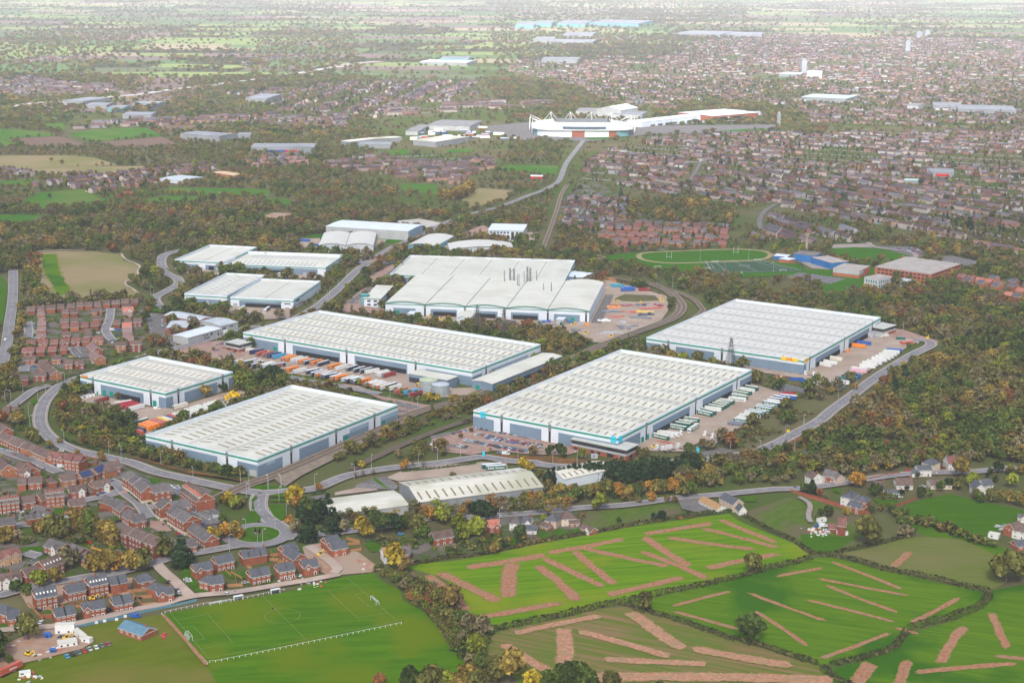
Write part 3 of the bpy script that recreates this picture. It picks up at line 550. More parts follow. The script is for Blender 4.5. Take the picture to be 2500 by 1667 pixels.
# arched factory with five barrel bays
def arched(name,Lp,Fp,Rp,h,n,rise,label,cat='factory',wall=None,roof=None,trim=1,group=None):
    F_,a,wx,wy=frame(Lp,Fp,Rp,h); foot(F_,a,wx,wy); root=empty(name,(F_.x,F_.y,0),a,label,cat,group)
    wall=wall or m_clad; K=10; bw=wy/n
    w=MB(); r_=MB(); tr=MB()
    w.poly([(wx,0,0),(wx,wy,0),(wx,wy,h),(wx,0,h)],wall); w.poly([(0,0,0),(wx,0,0),(wx,0,h),(0,0,h)],wall); w.poly([(wx,wy,0),(0,wy,0),(0,wy,h),(wx,wy,h)],wall)
    for i in range(n):
        ys=[i*bw+bw*k/K for k in range(K+1)]; zs=[h+rise*(1-(2*k/K-1)**2) for k in range(K+1)]
        w.poly([(0,ys[-1],0),(0,ys[0],0)]+[(0,y,z-.02) for y,z in zip(ys,zs)],wall)
        w.poly([(wx,ys[0],0),(wx,ys[-1],0)]+[(wx,y,z-.02) for y,z in zip(ys,zs)][::-1],wall)
        for k in range(K):
            r_.poly([(-1.2,ys[k],zs[k]),(wx+.5,ys[k],zs[k]),(wx+.5,ys[k+1],zs[k+1]),(-1.2,ys[k+1],zs[k+1])],roof or m_roof2)
            if trim: tr.poly([(-1.25,ys[k+1],zs[k+1]+.1),(-1.25,ys[k],zs[k]+.1),(-1.25,ys[k],zs[k]-.5),(-1.25,ys[k+1],zs[k+1]-.5)][::-1],m_green)
        if i: r_.box(-1.2,ys[0]-.35,h+.05,wx+.5,ys[0]+.35,h+.22,m_seam)
    w.obj('wall',root); r_.obj('roof',root)
    if trim: tr.box(-.25,0,h-1.3,-.03,wy,h-.75,m_green); tr.obj('trim_stripe',root)
    return root,wx,wy,a,F_
N2=arched('factory','M2 1080,385','M3 937,440','M3 1040,246',11.5,5,2.4,'wide white factory with five arched roof bays edged in green',group=None)
side_parts(N2[0],'W.02 B.1,.95,.1','x',N2[1],N2[2],11.5,0)
side_parts(N2[0],'B.04,.15,.6 G.06 W.197 B.225,.355,.62 D.24,.35,7 W.395 B.42,.555,.62 D.43,.545,7 W.59 B.62,.755,.62 D.63,.75,7 W.8 B.83,.955,.62 G.92 W.985','y',N2[1],N2[2],11.5,0)
def simple(name,Lp,Fp,Rp,h,label,cat,wall,roof,rise=1.0,axis='y',sx='',sy='',st=0,group=None,over=0.5,flat=False,trim=None):
    """plain pitched or flat roofed building with wall, roof and facade parts"""
    F_,a,wx,wy=frame(Lp,Fp,Rp,h); foot(F_,a,wx,wy,1.5); root=empty(name,(F_.x,F_.y,0),a,label,cat,group)
    mb=MB(); r_=MB(); o=over
    if flat:
        mb.box(0,0,0,wx,wy,h-.3,wall); r_.box(-o,-o,h-.29,wx+o,wy+o,h,trim or roof,top=roof)
    else:
        T=(lambda u,v,z:(u,v,z)) if axis=='x' else (lambda u,v,z:(v,u,z)); ln,wd=(wx,wy) if axis=='x' else (wy,wx)
        mb.box(0,0,0,wx,wy,h-.02,wall)
        for u in (0,ln): mb.poly([T(u,0,h-.03),T(u,wd,h-.03),T(u,wd/2,h+rise-.05)],wall)
        s=rise/(wd/2)*o
        for v0,z0,v1,z1 in ((-o,h-s,wd/2,h+rise),(wd/2,h+rise,wd+o,h-s)):
            P_=[T(-o,v0,z0),T(ln+o,v0,z0),T(ln+o,v1,z1),T(-o,v1,z1)]; P_=P_ if axis=='x' else P_[::-1]
            r_.poly(P_,roof); r_.poly([(p[0],p[1],p[2]-.25) for p in P_][::-1],trim or roof)
        for v,z in ((-o,h-s),(wd+o,h-s)):
            r_.poly([T(-o,v,z-.25),T(ln+o,v,z-.25),T(ln+o,v,z),T(-o,v,z)],trim or roof)
        for u in (-o,ln+o):
            r_.poly([T(u,-o,h-s-.25),T(u,-o,h-s),T(u,wd/2,h+rise),T(u,wd/2,h+rise-.25)],trim or roof); r_.poly([T(u,wd/2,h+rise-.25),T(u,wd/2,h+rise),T(u,wd+o,h-s),T(u,wd+o,h-s-.25)],trim or roof)
    mb.obj('wall',root); r_.obj('roof',root)
    side_parts(root,sx,'x',wx,wy,h,st); side_parts(root,sy,'y',wx,wy,h,st)
    return root,wx,wy,a,F_
m_cream=mat('cream_roof',(0.57,0.55,0.47),(0.65,0.63,0.55),sc=0.6,coords='obj',stretch=(10,1.5),c3=(0.44,0.43,0.33))
# ================= other large buildings
sim=simple
def band(n,a,b,z0,z1,gap=.35):
    return ' '.join('S%.3f,%.3f,%.2f,%.2f'%(a+(b-a)*i/n+(b-a)/n*gap/2,a+(b-a)*(i+1)/n-(b-a)/n*gap/2,z0,z1) for i in range(n))
sim('office_building','M1 1178,600','M1 1270,620','M1 1480,556',7,'long white panelled industrial unit beside the main road with gently pitched roof','office',m_grey,m_clad,.8,'x','S.48,.52,.55,.7 S.56,.6,.55,.7 S.68,.74,.5,.75 S.9,.93,.1,.6 '+band(3,.48,.66,.15,.35))
sim('workshop','M1 1340,510','M1 1490,540','M1 1612,515',7.5,'grey metal workshop with white roof behind the long white unit','workshop',m_grey,m_lgrey,1.2,'x','S.1,.3,.5,.7 S.5,.7,.6,.75','S.1,.9,.1,.6')
sim('brick_office','M1 1128,462','M1 1335,508','M1 1415,480',8,'long brick office with curved grey metal roof and glazed panels','office',m_brick,m_lgrey,1.6,'y','B.1,.9,.3',band(8,.02,.98,.1,.75,.5))
sim('brick_office','M1 1130,548','M1 1258,552','M1 1265,508',7,'short brick office with two-part grey roof facing the car park','office',m_brick,m_lgrey,.8,'x','', 'S.2,.3,0,.7 S.55,.8,.1,.4 S.55,.8,.5,.75')
# canopy, side shed and tanks of the middle warehouse
r=sim('loading_canopy','M2 1230,862','M2 1500,905','M2 1580,880',8,'open fronted loading canopy with white roof beside two round tanks','canopy',m_blue,m_roof2,.5,'y','', 'S.02,.45,0,.62 S.48,.9,0,.62',flat=True)
sim('side_shed','M2 1672,905','M2 1805,930','M2 2270,742',8,'long low shed with white roof against the end of the longest warehouse','shed',m_blue,m_roof2,1.0,'x','S.02,.98,.1,.45 G.05','G.25')
F_,a,wx,wy=WH['C'][4],WH['C'][3],WH['C'][1],WH['C'][2]
def twostorey(Lp,Fp,Rp,h,label,sx='',sy=''):
    return sim('office_block',Lp,Fp,Rp,h,label,'office',m_brick,mat('flat_roof_felt',(0.46,0.46,0.43),(0.54,0.54,0.5),sc=0.1,det=6),flat=True,over=.8,trim=m_green,sx=sx,sy=sy,group='two-storey offices attached to warehouses')
sy_='E0,1,.42,.62 S0.01,.99,.63,.86 '
twostorey('M2 15,645','M2 95,668','M2 163,645',7.6,'small square brick office with green roof edge at the end of the longest warehouse',sy_+'S.15,.35,.1,.32 S.6,.8,.1,.32',sy_+'S.15,.35,.1,.32 S.6,.8,.1,.32')
twostorey('J1 1155,318','J1 1680,425','J1 1795,370',8,'long brick office with green roof edge in front of the huge warehouse',sy_+'S.3,.5,.08,.35',sy_+' '.join('S%.2f,%.2f,.1,.34'%(t,t+.06) for t in (.05,.2,.36,.48,.72,.9))+' S.66,.74,.05,.9')
twostorey('M4 1335,540','M4 1400,562','M4 1447,528',8,'white office with dark glass band behind the clean roofed warehouse',sy_,sy_)
def tank(s,rad,h,label,m=None):
    c=W(s)[0]; occ(c,rad); t=empty('storage_tank',c,0,label,'tank','round grey storage tanks'); mb=MB(); mt=mat('galvanised_steel',(0.33,0.38,0.4),(0.45,0.5,0.52),sc=0.5,coords='obj',stretch=(1,1),rough=.4,metal=.3)
    mb.cyl(0,0,0,h,rad,rad,mt,24); mb.obj('shell',t); mb=MB(); mb.cyl(0,0,h,h+.3,rad+.15,rad+.15,mt,24); mb.cyl(0,0,h+.3,h+1.0,rad,.4,m or m_lgrey,24); mb.obj('lid',t)
tank('H8 2120,590',7.2,10.5,'round steel tank with greenish lid, left of the pair',mat('mossy_lid',(0.40,0.45,0.30),(0.5,0.54,0.4),sc=.3)); tank('H8 2245,620',6.8,9,'round steel tank with white lid, right of the pair')
# old sheds in the foreground
sim('storage_shed','B2 610,335','B2 735,432','B2 1247,375',6,'low cream roofed shed behind the trees, left of the old sheds','shed',m_grey,m_cream,1.5,'x','')
def oldshed(Lp,Fp,Rp,h,rise,label,k):
    r,wx,wy,a,F_=sim('storage_shed',Lp,Fp,Rp,h,label,'shed',mat('old_sheet_wall',(0.22,0.24,0.25),(0.3,0.32,0.33),sc=.2),m_cream,rise,'x')
    if k<10:
        for ch in r.children:
            if ch.name.startswith('wall'): ch.data.materials[0]=m_clad
    mb=MB(); s=rise/(wy/2)
    for i in range(k):
        u=wx*(i+.5)/k
        for v0,v1 in ((wy*.06,wy*.30),(wy*.62,wy*.82)):
            z0=h+s*(v0 if v0<wy/2 else wy-v0)+.06; z1=h+s*(v1 if v1<wy/2 else wy-v1)+.06
            mb.poly([(u-.6,v0,z0),(u+.6,v0,z0),(u+.6,v1,z1),(u-.6,v1,z1)],m_light)
    o=mb.obj('rooflight',r); o['kind']='stuff'
oldshed('B2 1163,213','B2 1310,345','B2 2150,245',7.5,3.8,'biggest cream roofed old shed with brown rooflights, behind autumn trees',15)
oldshed('J1 860,640','J1 1090,700','J1 1585,625',7,2.6,'cream roofed old shed standing just left of the dark conifer row',8)
# north end of the park
sim('depot','T2 700,968','T2 1235,1008','T2 1288,962',12,'long silver warehouse with sharp blue end beyond the green lawn','warehouse',m_grey,m_clad,.8,'y',sx='b0,1,.3,1')
arched('depot','T2 630,1102','T2 1000,1103','T2 1013,1020',8,2,2.5,'pale blue unit with two arched roof bays beside blue containers','warehouse',m_lgrey,m_roofn,0)
arched('depot','T2 1253,1092','T2 1420,1110','T2 1500,1040',7,1,2.5,'teal walled unit with a single arched roof','warehouse',m_teal,m_roofn,0)
arched('depot','T2 1515,1135','T2 1955,1130','T2 1930,1085',3,1,4,'low curved white hall behind the factory','hall',m_lgrey,m_roofn,0)
o=sim('office_building','T2 1777,1000','T2 2010,1005','T2 2037,962',13,'three storey white office with rows of dark windows and flat roof','office',m_clad,m_clad,flat=True,over=1,sx=band(3,.1,.9,.12,.25)+' '+band(3,.1,.9,.4,.55)+' '+band(3,.1,.9,.7,.85),sy=' '.join(band(6,.03,.62,z,z+.15) for z in (.12,.4,.7))+' S.66,.74,.1,.85 '+' '.join(band(2,.78,.98,z,z+.15) for z in (.12,.4,.7)))
# small white office by the factory with its round tower
o=sim('office_building','M2 935,357','M2 1045,357','M2 1145,270',9,'small white office with green roof edge and round green tower','office',m_clad,m_roof2,flat=True,over=1,trim=m_green,sx=' '.join(band(7,.03,.97,z,z+.17,.5) for z in (.2,.6)),sy=band(2,.1,.9,.2,.4,.5)+' '+band(2,.1,.9,.6,.8,.5))
mb=MB(); mb.cyl(8,o[2]+1,0,10.5,4.2,4.2,m_teal,20); mb.cyl(8,o[2]+1,10.5,11.3,5,5,m_green,20,cap=m_teal); mb.obj('tower',o[0])
sim('gatehouse','J7 680,298','J7 765,310','J7 783,255',6,'small white building with green roof edge in front of the arched factory','building',m_clad,m_roof2,2.5,'x','', 'G.5',trim=m_green)
for s,l in (('J7 303,265 J7 348,270 J7 360,250','red doored porch box against the arched factory'),('J7 1438,310 J7 1490,315 J7 1502,295','dark doored porch box against the arched factory')):
    q=s.replace('J7 ','').split(); sim('loading_porch','J7 '+q[0],'J7 '+q[1],'J7 '+q[2],5.5,l,'porch',m_grey,m_clad,flat=True)
sim('loading_canopy','M3 785,195','M3 885,215','M3 915,180',6,'grey open canopy at the right end of the back warehouse','canopy',m_blue,m_clad,flat=True)
# chimneys on the factory
c0=N2[4]; ang=N2[3]
for i,(s,hh,rr) in enumerate([('T3 363,1345',11,.5),('T3 402,1338',12,1.0),('T3 428,1338',12,1.0),('T3 452,1365',9,.4),('T3 497,1338',9,.4),('T3 518,1335',13,1.0),('T3 538,1335',12,1.0),('T3 580,1335',9,.4),('T3 628,1402',6,.4),('T3 680,1405',7,.5),('T3 462,1368',10,.35)]):
    c=W(s,14)[0]; mb=MB(); mb.cyl(0,0,-3,hh,rr,rr,mat('flue_steel',(0.16,0.18,0.18),(0.24,0.26,0.26),sc=.5),10); mb.cyl(0,0,hh,hh+.8,rr*1.25,rr*1.1,m_grey,10); o=mb.obj('flue',None,c); o.parent=N2[0]; o.matrix_parent_inverse=(Matrix.Translation(N2[0].location)@Matrix.Rotation(N2[3],4,'Z')).inverted()
# warehouse signs: turquoise emblems and yellow boards
m_turq=mat('turquoise_sign',(0.03,0.50,0.66),(0.05,0.56,0.72),sc=1,rough=.4); m_yel=mat('yellow_sign',(0.75,0.50,0.02),(0.8,0.56,0.03),sc=1,rough=.4); m_redp=mat('red_lettering',(0.55,0.02,0.02),(0.6,0.03,0.03),sc=1); m_org=mat('orange_sign',(0.75,0.22,0.03),(0.8,0.27,0.05),sc=1)
m_wtxt=mat('white_lettering',(0.8,0.8,0.78),(0.85,0.85,0.83),sc=1); m_btxt=mat('dark_lettering',(0.03,0.05,0.05),(0.04,0.07,0.06),sc=1); m_blbl=mat('blue_lettering',(0.02,0.06,0.28),(0.03,0.08,0.33),sc=1)
TXT={}
def text_mesh(s,m,size):
    k=(s,m.name,size)
    if k in TXT: return TXT[k]
    cu=D.curves.new('lettering','FONT'); cu.body=s; cu.size=size; cu.align_x='CENTER'; cu.align_y='CENTER'; cu.extrude=0.02; cu.offset=0.02*size
    o=D.objects.new('lettering',cu); COL.objects.link(o); bpy.context.view_layer.update()
    me=D.meshes.new_from_object(o.evaluated_get(bpy.context.evaluated_depsgraph_get())); me.materials.clear(); me.materials.append(m); D.objects.remove(o); D.curves.remove(cu); TXT[k]=me; return me
def lettering(s,m,size,parent,loc,face,name='lettering'):
    o=D.objects.new(name,text_mesh(s,m,size)); COL.objects.link(o); o.parent=parent; o.location=loc; o.rotation_euler=(math.pi/2,0,face); return o
for key,ws in (('E',((0.075,'y'),(0.975,'y'),(.0,'x'))),):
    r,wx,wy,a,F_=WH[key]
    for fr,sd_ in ws:
        mb=MB(); 
        for iy in (-1,1):
            for iz in (-1,1):
                if sd_=='y': mb.box(-.35,iy*1.2-1.0,iz*1.2-1.0,0,iy*1.2+1.0,iz*1.2+1.0,m_turq)
                else: mb.box(iy*1.2-1.0+1.6,-.35,iz*1.2-1.0,iy*1.2+1.0+1.6,0,iz*1.2+1.0,m_turq)
        y=wy*(1-fr); mb.obj('emblem',r,(-.25,y,11.8) if sd_=='y' else (2,-.25,11.8))
r,wx,wy,a,F_=WH['D']
mb=MB(); mb.box(-.4,5,10.6,-.2,20,13.4,m_yel); mb.obj('sign_board',r); lettering('DHL',m_redp,3.0,r,(-.45,12.5,12),-math.pi/2)
mb=MB(); mb.box(.2,-.4,10.6,9,-.2,13.4,m_yel); mb.obj('sign_board',r); lettering('DHL',m_redp,2.6,r,(4.6,-.45,12),0)
r,wx,wy,a,F_=WH['S']; mb=MB(); mb.box(-.3,wy-9,11.6,-.02,wy-1.5,13.2,m_org); mb.obj('sign_board',r)
# ---------------- stadium
def stadium():
    c=W('T3 885,340')[0]; A_=W('T3 600,320')[0]; B_=W('T3 1170,320')[0]
    t=empty('stadium',(c.x,c.y-5,0),math.radians(1),'white roofed football stadium with steel masts around its roof','stadium')
    X,Y_=98,95; ix,iy=56,40
    for p_ in (1,): foot(Vector((c.x-X,c.y-Y_,0)),0,2*X,2*Y_,4)
    def pt(u,X,Y_,e=3.4):
        cu,su=math.cos(u),math.sin(u); return (X*math.copysign(abs(cu)**(2/e),cu),Y_*math.copysign(abs(su)**(2/e),su))
    n=64; wall=MB(); roof=MB(); st_=MB()
    mr=mat('stadium_roof',(0.46,0.47,0.43),(0.54,0.55,0.50),sc=.02,rough=.4)
    for i in range(n):
        u0,u1=2*math.pi*i/n,2*math.pi*(i+1)/n
        a,b=pt(u0,X,Y_),pt(u1,X,Y_); k=i/n
        h0,h1=[13+5*abs(math.sin(u))**2*(1 if math.sin(u)>0 else .3) for u in (u0,u1)]
        dg=(math.degrees(math.atan2(a[1],a[0])))%360
        m=m_clad
        if 253<dg<265 or 296<dg<303: m=m_brick
        if 303<=dg<316 or 198<dg<212: m=m_teal
        if 316<=dg or dg<40 or 150<dg<=198: m=m_glass if i%3 else m_teal
        wall.poly([(*a,0),(*b,0),(*b,h1),(*a,h0)],m)
        a2,b2=pt(u0,X+3,Y_+3),pt(u1,X+3,Y_+3); c2,d2=pt(u0,ix,iy,8),pt(u1,ix,iy,8)
        roof.poly([(*a2,h0),(*b2,h1),(*d2,24),(*c2,24)],mr); roof.poly([(*a2,h0-.8),(*b2,h1-.8),(*b2,h1),(*a2,h0)],mr); roof.poly([(*c2,24),(*d2,24),(*d2,14),(*c2,14)],m_seam)
        e2,f2=pt(u0,44,30,8),pt(u1,44,30,8)
        st_.poly([(*c2,14),(*d2,14),(*f2,1),(*e2,1)],mat('stand_seats',(0.16,0.24,0.36),(0.22,0.32,0.45),sc=.3))
    wall.obj('wall',t); roof.obj('roof',t); st_.obj('stand',t)
    mb=MB(); mb.box(-44,-30,.3,44,30,1.0,m_lawn); mb.obj('pitch',t)
    mw=mat('white_steel',(0.65,0.66,0.66),(0.72,0.73,0.73),sc=1)
    for (x,y,ax) in [(-60,44,0),(-20,46,0),(22,46,0),(62,42,0),(-98,40,1),(-100,0,1),(-96,-45,1),(98,40,1),(101,0,1),(97,-40,1)]:
        mb=MB(); s=1 if x>0 else -1
        if ax==0:
            top=(0,6,16); 
            for q in ((-14,0,0),(14,0,0),(-4,14,-3),(4,14,-3),(0,-12,1)): mb.bar(q,top,.6,mw)
            o=mb.obj('mast',t,(x,y,20))
        else:
            top=(s*4,0,13)
            for q in ((-s*18,-8,2),(-s*18,8,2),(s*5,-10,-10),(s*5,10,-10),(s*5,0,-15)): mb.bar(q,top,.6,mw)
            o=mb.obj('mast',t,(x,y,18))
    # curved glazed strip at the front
    mb=MB(); 
    for i in range(10):
        x0,x1=-42+i*8.4,-42+(i+1)*8.4
        f=lambda x:-Y_+2+ (x/60)**2*8
        mb.poly([(x0,f(x0)-1.4,16.0),(x1,f(x1)-1.4,16.0),(x1,f(x1)+9,19.6),(x0,f(x0)+9,19.6)],m_glass)
    mb.obj('glazed_roof_strip',t)
    return t
stadium()
sim('retail_shed','T3 1210,262','T3 1290,272','T3 1760,215',12,'long low white retail shed beside the stadium, facing rows of parked cars','retail shed',m_clad,m_clad,1,'x',' '.join('S%.2f,%.2f,0,.35'%(.12+i*.1,.18+i*.1) for i in range(8)))
sim('supermarket','T3 1560,205','T3 1770,232','T3 2055,205',13,'large white roofed superstore with red brick and glass front','supermarket',m_brick,m_clad,1,'x','S.02,.3,.05,.7 E.32,.36,0,.8 S.4,.7,.05,.7')
sim('works_hall','T3 1000,180','T3 1150,192','T3 1240,172',16,'grey hall with curved white roof standing behind the stadium','hall',m_grey,m_clad,7,'x')
for i,(a,b,c,h,l) in enumerate([('T3 850,195','T3 990,200','T3 1010,178',9,'low dark industrial roof behind the stadium'),('T3 1090,215','T3 1290,222','T3 1310,200',9,'long grey works shed right behind the stadium'),
 ('T2 1230,330','T2 1300,335','T2 1360,290',8,'dark grey barn-like shed at the edge of the scrapyard'),('T2 1395,285','T2 1650,300','T2 1665,262',10,'wide dark works with white rooftop plant by the scrapyard'),('T2 1270,392','T2 1420,405','T2 1640,372',10,'large cream warehouse roof in front of the scrapyard'),('T2 775,398','T2 830,405','T2 1200,375',8,'very long pale roof lying left of the cream warehouse'),('T2 903,425','T2 1120,425','T2 1120,405',7,'short plain white unit in front of the long pale roof'),
 ('T1 1695,440','T1 2120,440','T1 2130,415',12,'white roofed football ground stand with blue and red hoarding'),('T1 1215,350','T1 1480,368','T1 1600,350',12,'white stepped factory beyond the brown ploughed field'),('T1 1605,355','T1 1690,357','T1 1692,343',8,'small white annexe right of the stepped factory'),
 ('U1 410,680','U1 560,685','U1 760,662',12,'white roofed works beside the distant motorway'),('U1 600,705','U1 720,710','U1 730,695',9,'small white unit just below the distant motorway'),('U1 745,725','U1 830,730','U1 840,712',9,'small pale blue unit below the distant motorway'),('U1 910,695','U1 1060,700','U1 1070,685',9,'low white unit right of the motorway viaduct'),('U1 840,770','U1 1020,775','U1 1025,757',9,'white gabled unit among distant trees'),('U1 1725,660','U1 1800,668','U1 1810,640',14,'white block standing above the distant estate'),
 ('U2 1445,398','U2 1690,402','U2 1700,388',14,'long white factory roof in the distant town'),('U2 760,395','U2 950,398','U2 960,382',16,'pale blue works in the distant industrial estate'),('U2 640,415','U2 940,425','U2 950,408',10,'long low cream roofs in the distant industrial estate'),('U2 1390,270','U2 1520,272','U2 1530,250',16,'bright white distribution shed at the far edge of town'),('U2 1500,280','U2 1790,285','U2 1800,268',14,'wide white distribution shed at the far edge of town'),('U2 1590,235','U2 1790,238','U2 1800,218',14,'farther white shed beyond the distribution sheds'),
 ('U2 1270,168','U2 1390,170','U2 1395,146',20,'pale blue works on the far plain, leftmost'),('U2 1400,158','U2 1510,160','U2 1520,140',20,'pale blue works on the far plain, second from left'),('U2 1560,158','U2 1740,162','U2 1750,138',20,'pale blue works on the far plain, third from left'),('U2 1780,152','U2 2100,160','U2 2130,138',18,'pale blue works on the far plain, rightmost'),('U3 20,225','U3 300,235','U3 320,212',14,'white shed at the far right edge of town'),('U3 330,232','U3 580,236','U3 590,220',12,'second white shed at the far right edge of town'),
 ('U3 860,652','U3 1150,668','U3 1190,645',10,'pale green market roof in the right hand town'),('U3 1920,745','U3 2300,748','U3 2352,718',10,'long white depot roofs at the far right of the town'),('U3 1740,715','U3 1930,718','U3 1950,695',10,'white gabled depot at the right of the town'),('U3 1560,712','U3 1640,715','U3 1690,700',9,'dark roofed depot at the right of the town'),
 ('T4 1720,610','T4 1880,612','T4 1900,588',8,'white roofed store with red front among the terraces'),('T4 1550,668','T4 1640,668','T4 1650,655',5,'pale green roofed hall among the terraces'),('T1 1720,100','T1 1800,110','T1 1805,82',12,'white office block above the left hand estate')]):
    m_fclad=mat('dimmed_white_sheet',(0.21,0.225,0.24),(0.29,0.305,0.32),sc=.02,det=6); red='red' in l; m_=m_teal if 'pale blue' in l else m_grey if 'dark' in l or 'grey' in l else m_clad  # white sheet darkened in colour against burn-out in the far sunlight
    rr=mat('dark_sheet_roof',(0.2,0.2,0.2),(0.27,0.27,0.27),sc=.1) if 'dark' in l else mat('pale_green_roof',(0.36,0.45,0.42),(0.42,0.52,0.48),sc=.1) if 'green' in l else m_cream if 'cream' in l else m_fclad
    o=sim('industrial_unit',a,b,c,h,l,'industrial unit',m_ if m_!=m_clad else m_fclad,rr,1.2,'y','','',group=None,flat=(i%3==1))
    if 'hoarding' in l:
        side_parts(o[0],'B0,1,.35','y',o[1],o[2],h,0); mb=MB(); mb.box(-.4,o[2]*.3,3,-.2,o[2]*.8,7,mat('blue_board',(0.03,0.08,0.3),(0.04,0.1,0.35),sc=1)); mb.obj('hoarding',o[0]); mb=MB(); mb.box(-.5,o[2]*.27,3.2,-.3,o[2]*.45,6.8,m_redp); mb.obj('hoarding',o[0])
    if 'red front' in l: mb=MB(); mb.box(-.4,o[2]*.2,1,-.2,o[2]*.75,5,m_redp); mb.obj('hoarding',o[0])
for s,w,h,l in (('U3 862,505',17,45,'tall white tower block beside lower white wings in the town'),('U3 1562,355',20,42,'second, more distant pale tower block at the right'),('U3 1640,258',26,26,'white high block on the far skyline, left one'),('U3 1695,250',22,28,'white high block on the far skyline, right one'),('T4 693,295',7,26,'slim white advertising tower beside the stadium road'),('T4 882,1135',4.5,20,'tapering concrete water tower behind the school')):
    c=W(s)[0]; t=empty('tower_block',c,0.1,l,'tower'); occ(c,w/2)
    mb=MB()
    if 'water' in l: mb.cyl(0,0,0,h,1.6,1.2,m_concrete,10); mb.cyl(0,0,h*.8,h,2.6,3.6,m_concrete,10)
    else: mb.box(-w/2,-w/3,0,w/2,w/3,h,MC['dimmed_white_sheet']); mb.box(-w/5,-w/6,h,w/5,w/6,h+3,m_grey)
    mb.obj('wall',t)
    if h>30:
        for k in range(5): mb=MB(); mb.box(-w*.4+k*w*.16,-w/3-.3,2,-w*.4+k*w*.16+w*.06,-w/3-.01,h-2,m_lgrey); mb.obj('window_strip',t)
sim('low_wing','U3 700,500','U3 840,505','U3 850,490',8,'low white wings left of the tall tower block','building',MC['dimmed_white_sheet'],m_grey,flat=True); sim('low_wing','U3 885,500','U3 985,502','U3 990,480',14,'cream block right of the tall tower block','building',m_cream,m_clad,flat=True)
# ---------------- school
m_bluew=mat('bright_blue_cladding',(0.02,0.13,0.36),(0.03,0.17,0.43),sc=.1,rough=.4); m_obrick=mat('orange_brick',(0.38,0.115,0.062),(0.45,0.155,0.085),sc=.3); m_felt=mat('felt_roof',(0.34,0.30,0.27),(0.42,0.38,0.35),sc=.1); m_dfelt=mat('dark_felt',(0.17,0.155,0.15),(0.22,0.2,0.195),sc=.1)
sim('school_building','J5 1125,262','J5 1710,345','J5 2012,232',12,'three storey orange brick school with window bands and white roof plant','school',m_obrick,m_felt,flat=True,over=.4,sx=' '.join(band(16,.04,.97,z,z+.15,.3) for z in (.12,.42,.72)),sy=' '.join(band(13,.04,.97,z,z+.15,.3) for z in (.12,.42,.72)))
o=sim('sports_hall','J5 660,285','J5 950,310','J5 1100,262',9,'orange brick sports hall with white upper walls beside the school','hall',m_obrick,m_felt,flat=True,over=.2)
side_parts(o[0],'E0,.35,.45,.97','x',o[1],o[2],9,0); side_parts(o[0],'E0,1,.45,.97','y',o[1],o[2],9,0)
sim('school_building','J5 1010,372','J5 1150,402','J5 1295,370',10,'pale blue two storey block with narrow windows in front of the school','school',m_lgrey,m_felt,flat=True,over=.2,sx=' '.join(band(7,.05,.95,z,z+.25,.6) for z in (.12,.55)),sy=' '.join(band(5,.1,.95,z,z+.25,.6) for z in (.12,.55)))
sim('link_building','J5 1290,405','J5 1380,432','J5 1535,410',5,'low grey annexe between pale blue block and school','annexe',m_grey,m_lgrey,flat=True)
sim('sports_centre','J5 242,132','J5 480,150','J5 580,118',9,'bright blue clad hall with dark flat roof, left of the pair','hall',m_bluew,m_dfelt,flat=True,over=.3); sim('sports_centre','J5 520,160','J5 655,225','J5 765,195',8,'bright blue clad wing with pale roof, right of the pair','hall',m_bluew,m_felt,flat=True,over=.3)
sim('pavilion','J5 38,148','J5 180,160','J5 215,140',4.5,'low pavilion with white roof and blue wall beside the turf pitch','pavilion',m_bluew,m_clad,flat=True); sim('pavilion','J5 95,178','J5 200,195','J5 270,180',4.5,'low brick changing room with white roof','pavilion',m_obrick,m_clad,flat=True)
# bespoke low buildings in mid distance
for a,b,c,h,l,m1,m2 in [('T1 1100,650','T1 1220,668','T1 1340,640',5,'low white nursery roofs among trees',m_clad,m_lgrey),('T1 1450,610','T1 1590,635','T1 1660,625',6,'tan roofed care home with long wings',m_obrick,mat('tan_roof',(0.5,0.36,0.22),(0.56,0.42,0.27),sc=.2)),('T1 800,750','T1 890,756','T1 900,740',4,'low red brick building at the edge of the caravans',m_brick,m_brick),('T3 540,637','T3 620,639','T3 625,630',4,'red and white long trailer beside the dual carriageway field',m_redp,m_clad)]:
    sim('low_building',a,b,c,h,l,'building',m1,m2,1.0,'y')
# ================= houses
def roofmat(n,a,b): return mat(n,a,b,sc=0.5,det=5,orand=0.13)
RM={'brown':roofmat('brown_roof_tiles',(0.115,0.08,0.07),(0.17,0.12,0.105)),'grey':roofmat('grey_roof_tiles',(0.105,0.095,0.095),(0.155,0.14,0.14)),'slate':mat('slate_roof',(0.085,0.09,0.105),(0.11,0.118,0.135),sc=.5),
 'red':roofmat('red_brown_roof_tiles',(0.17,0.075,0.065),(0.23,0.115,0.10)),'orange':roofmat('orange_roof_tiles',(0.37,0.13,0.09),(0.45,0.18,0.13)),'teal':mat('blue_metal_roof',(0.10,0.20,0.27),(0.13,0.24,0.32),sc=.5,rough=.4),'tan':roofmat('tan_roof_tiles',(0.36,0.21,0.10),(0.45,0.28,0.14)),'mauve':roofmat('mauve_roof_tiles',(0.20,0.13,0.12),(0.27,0.18,0.17))}
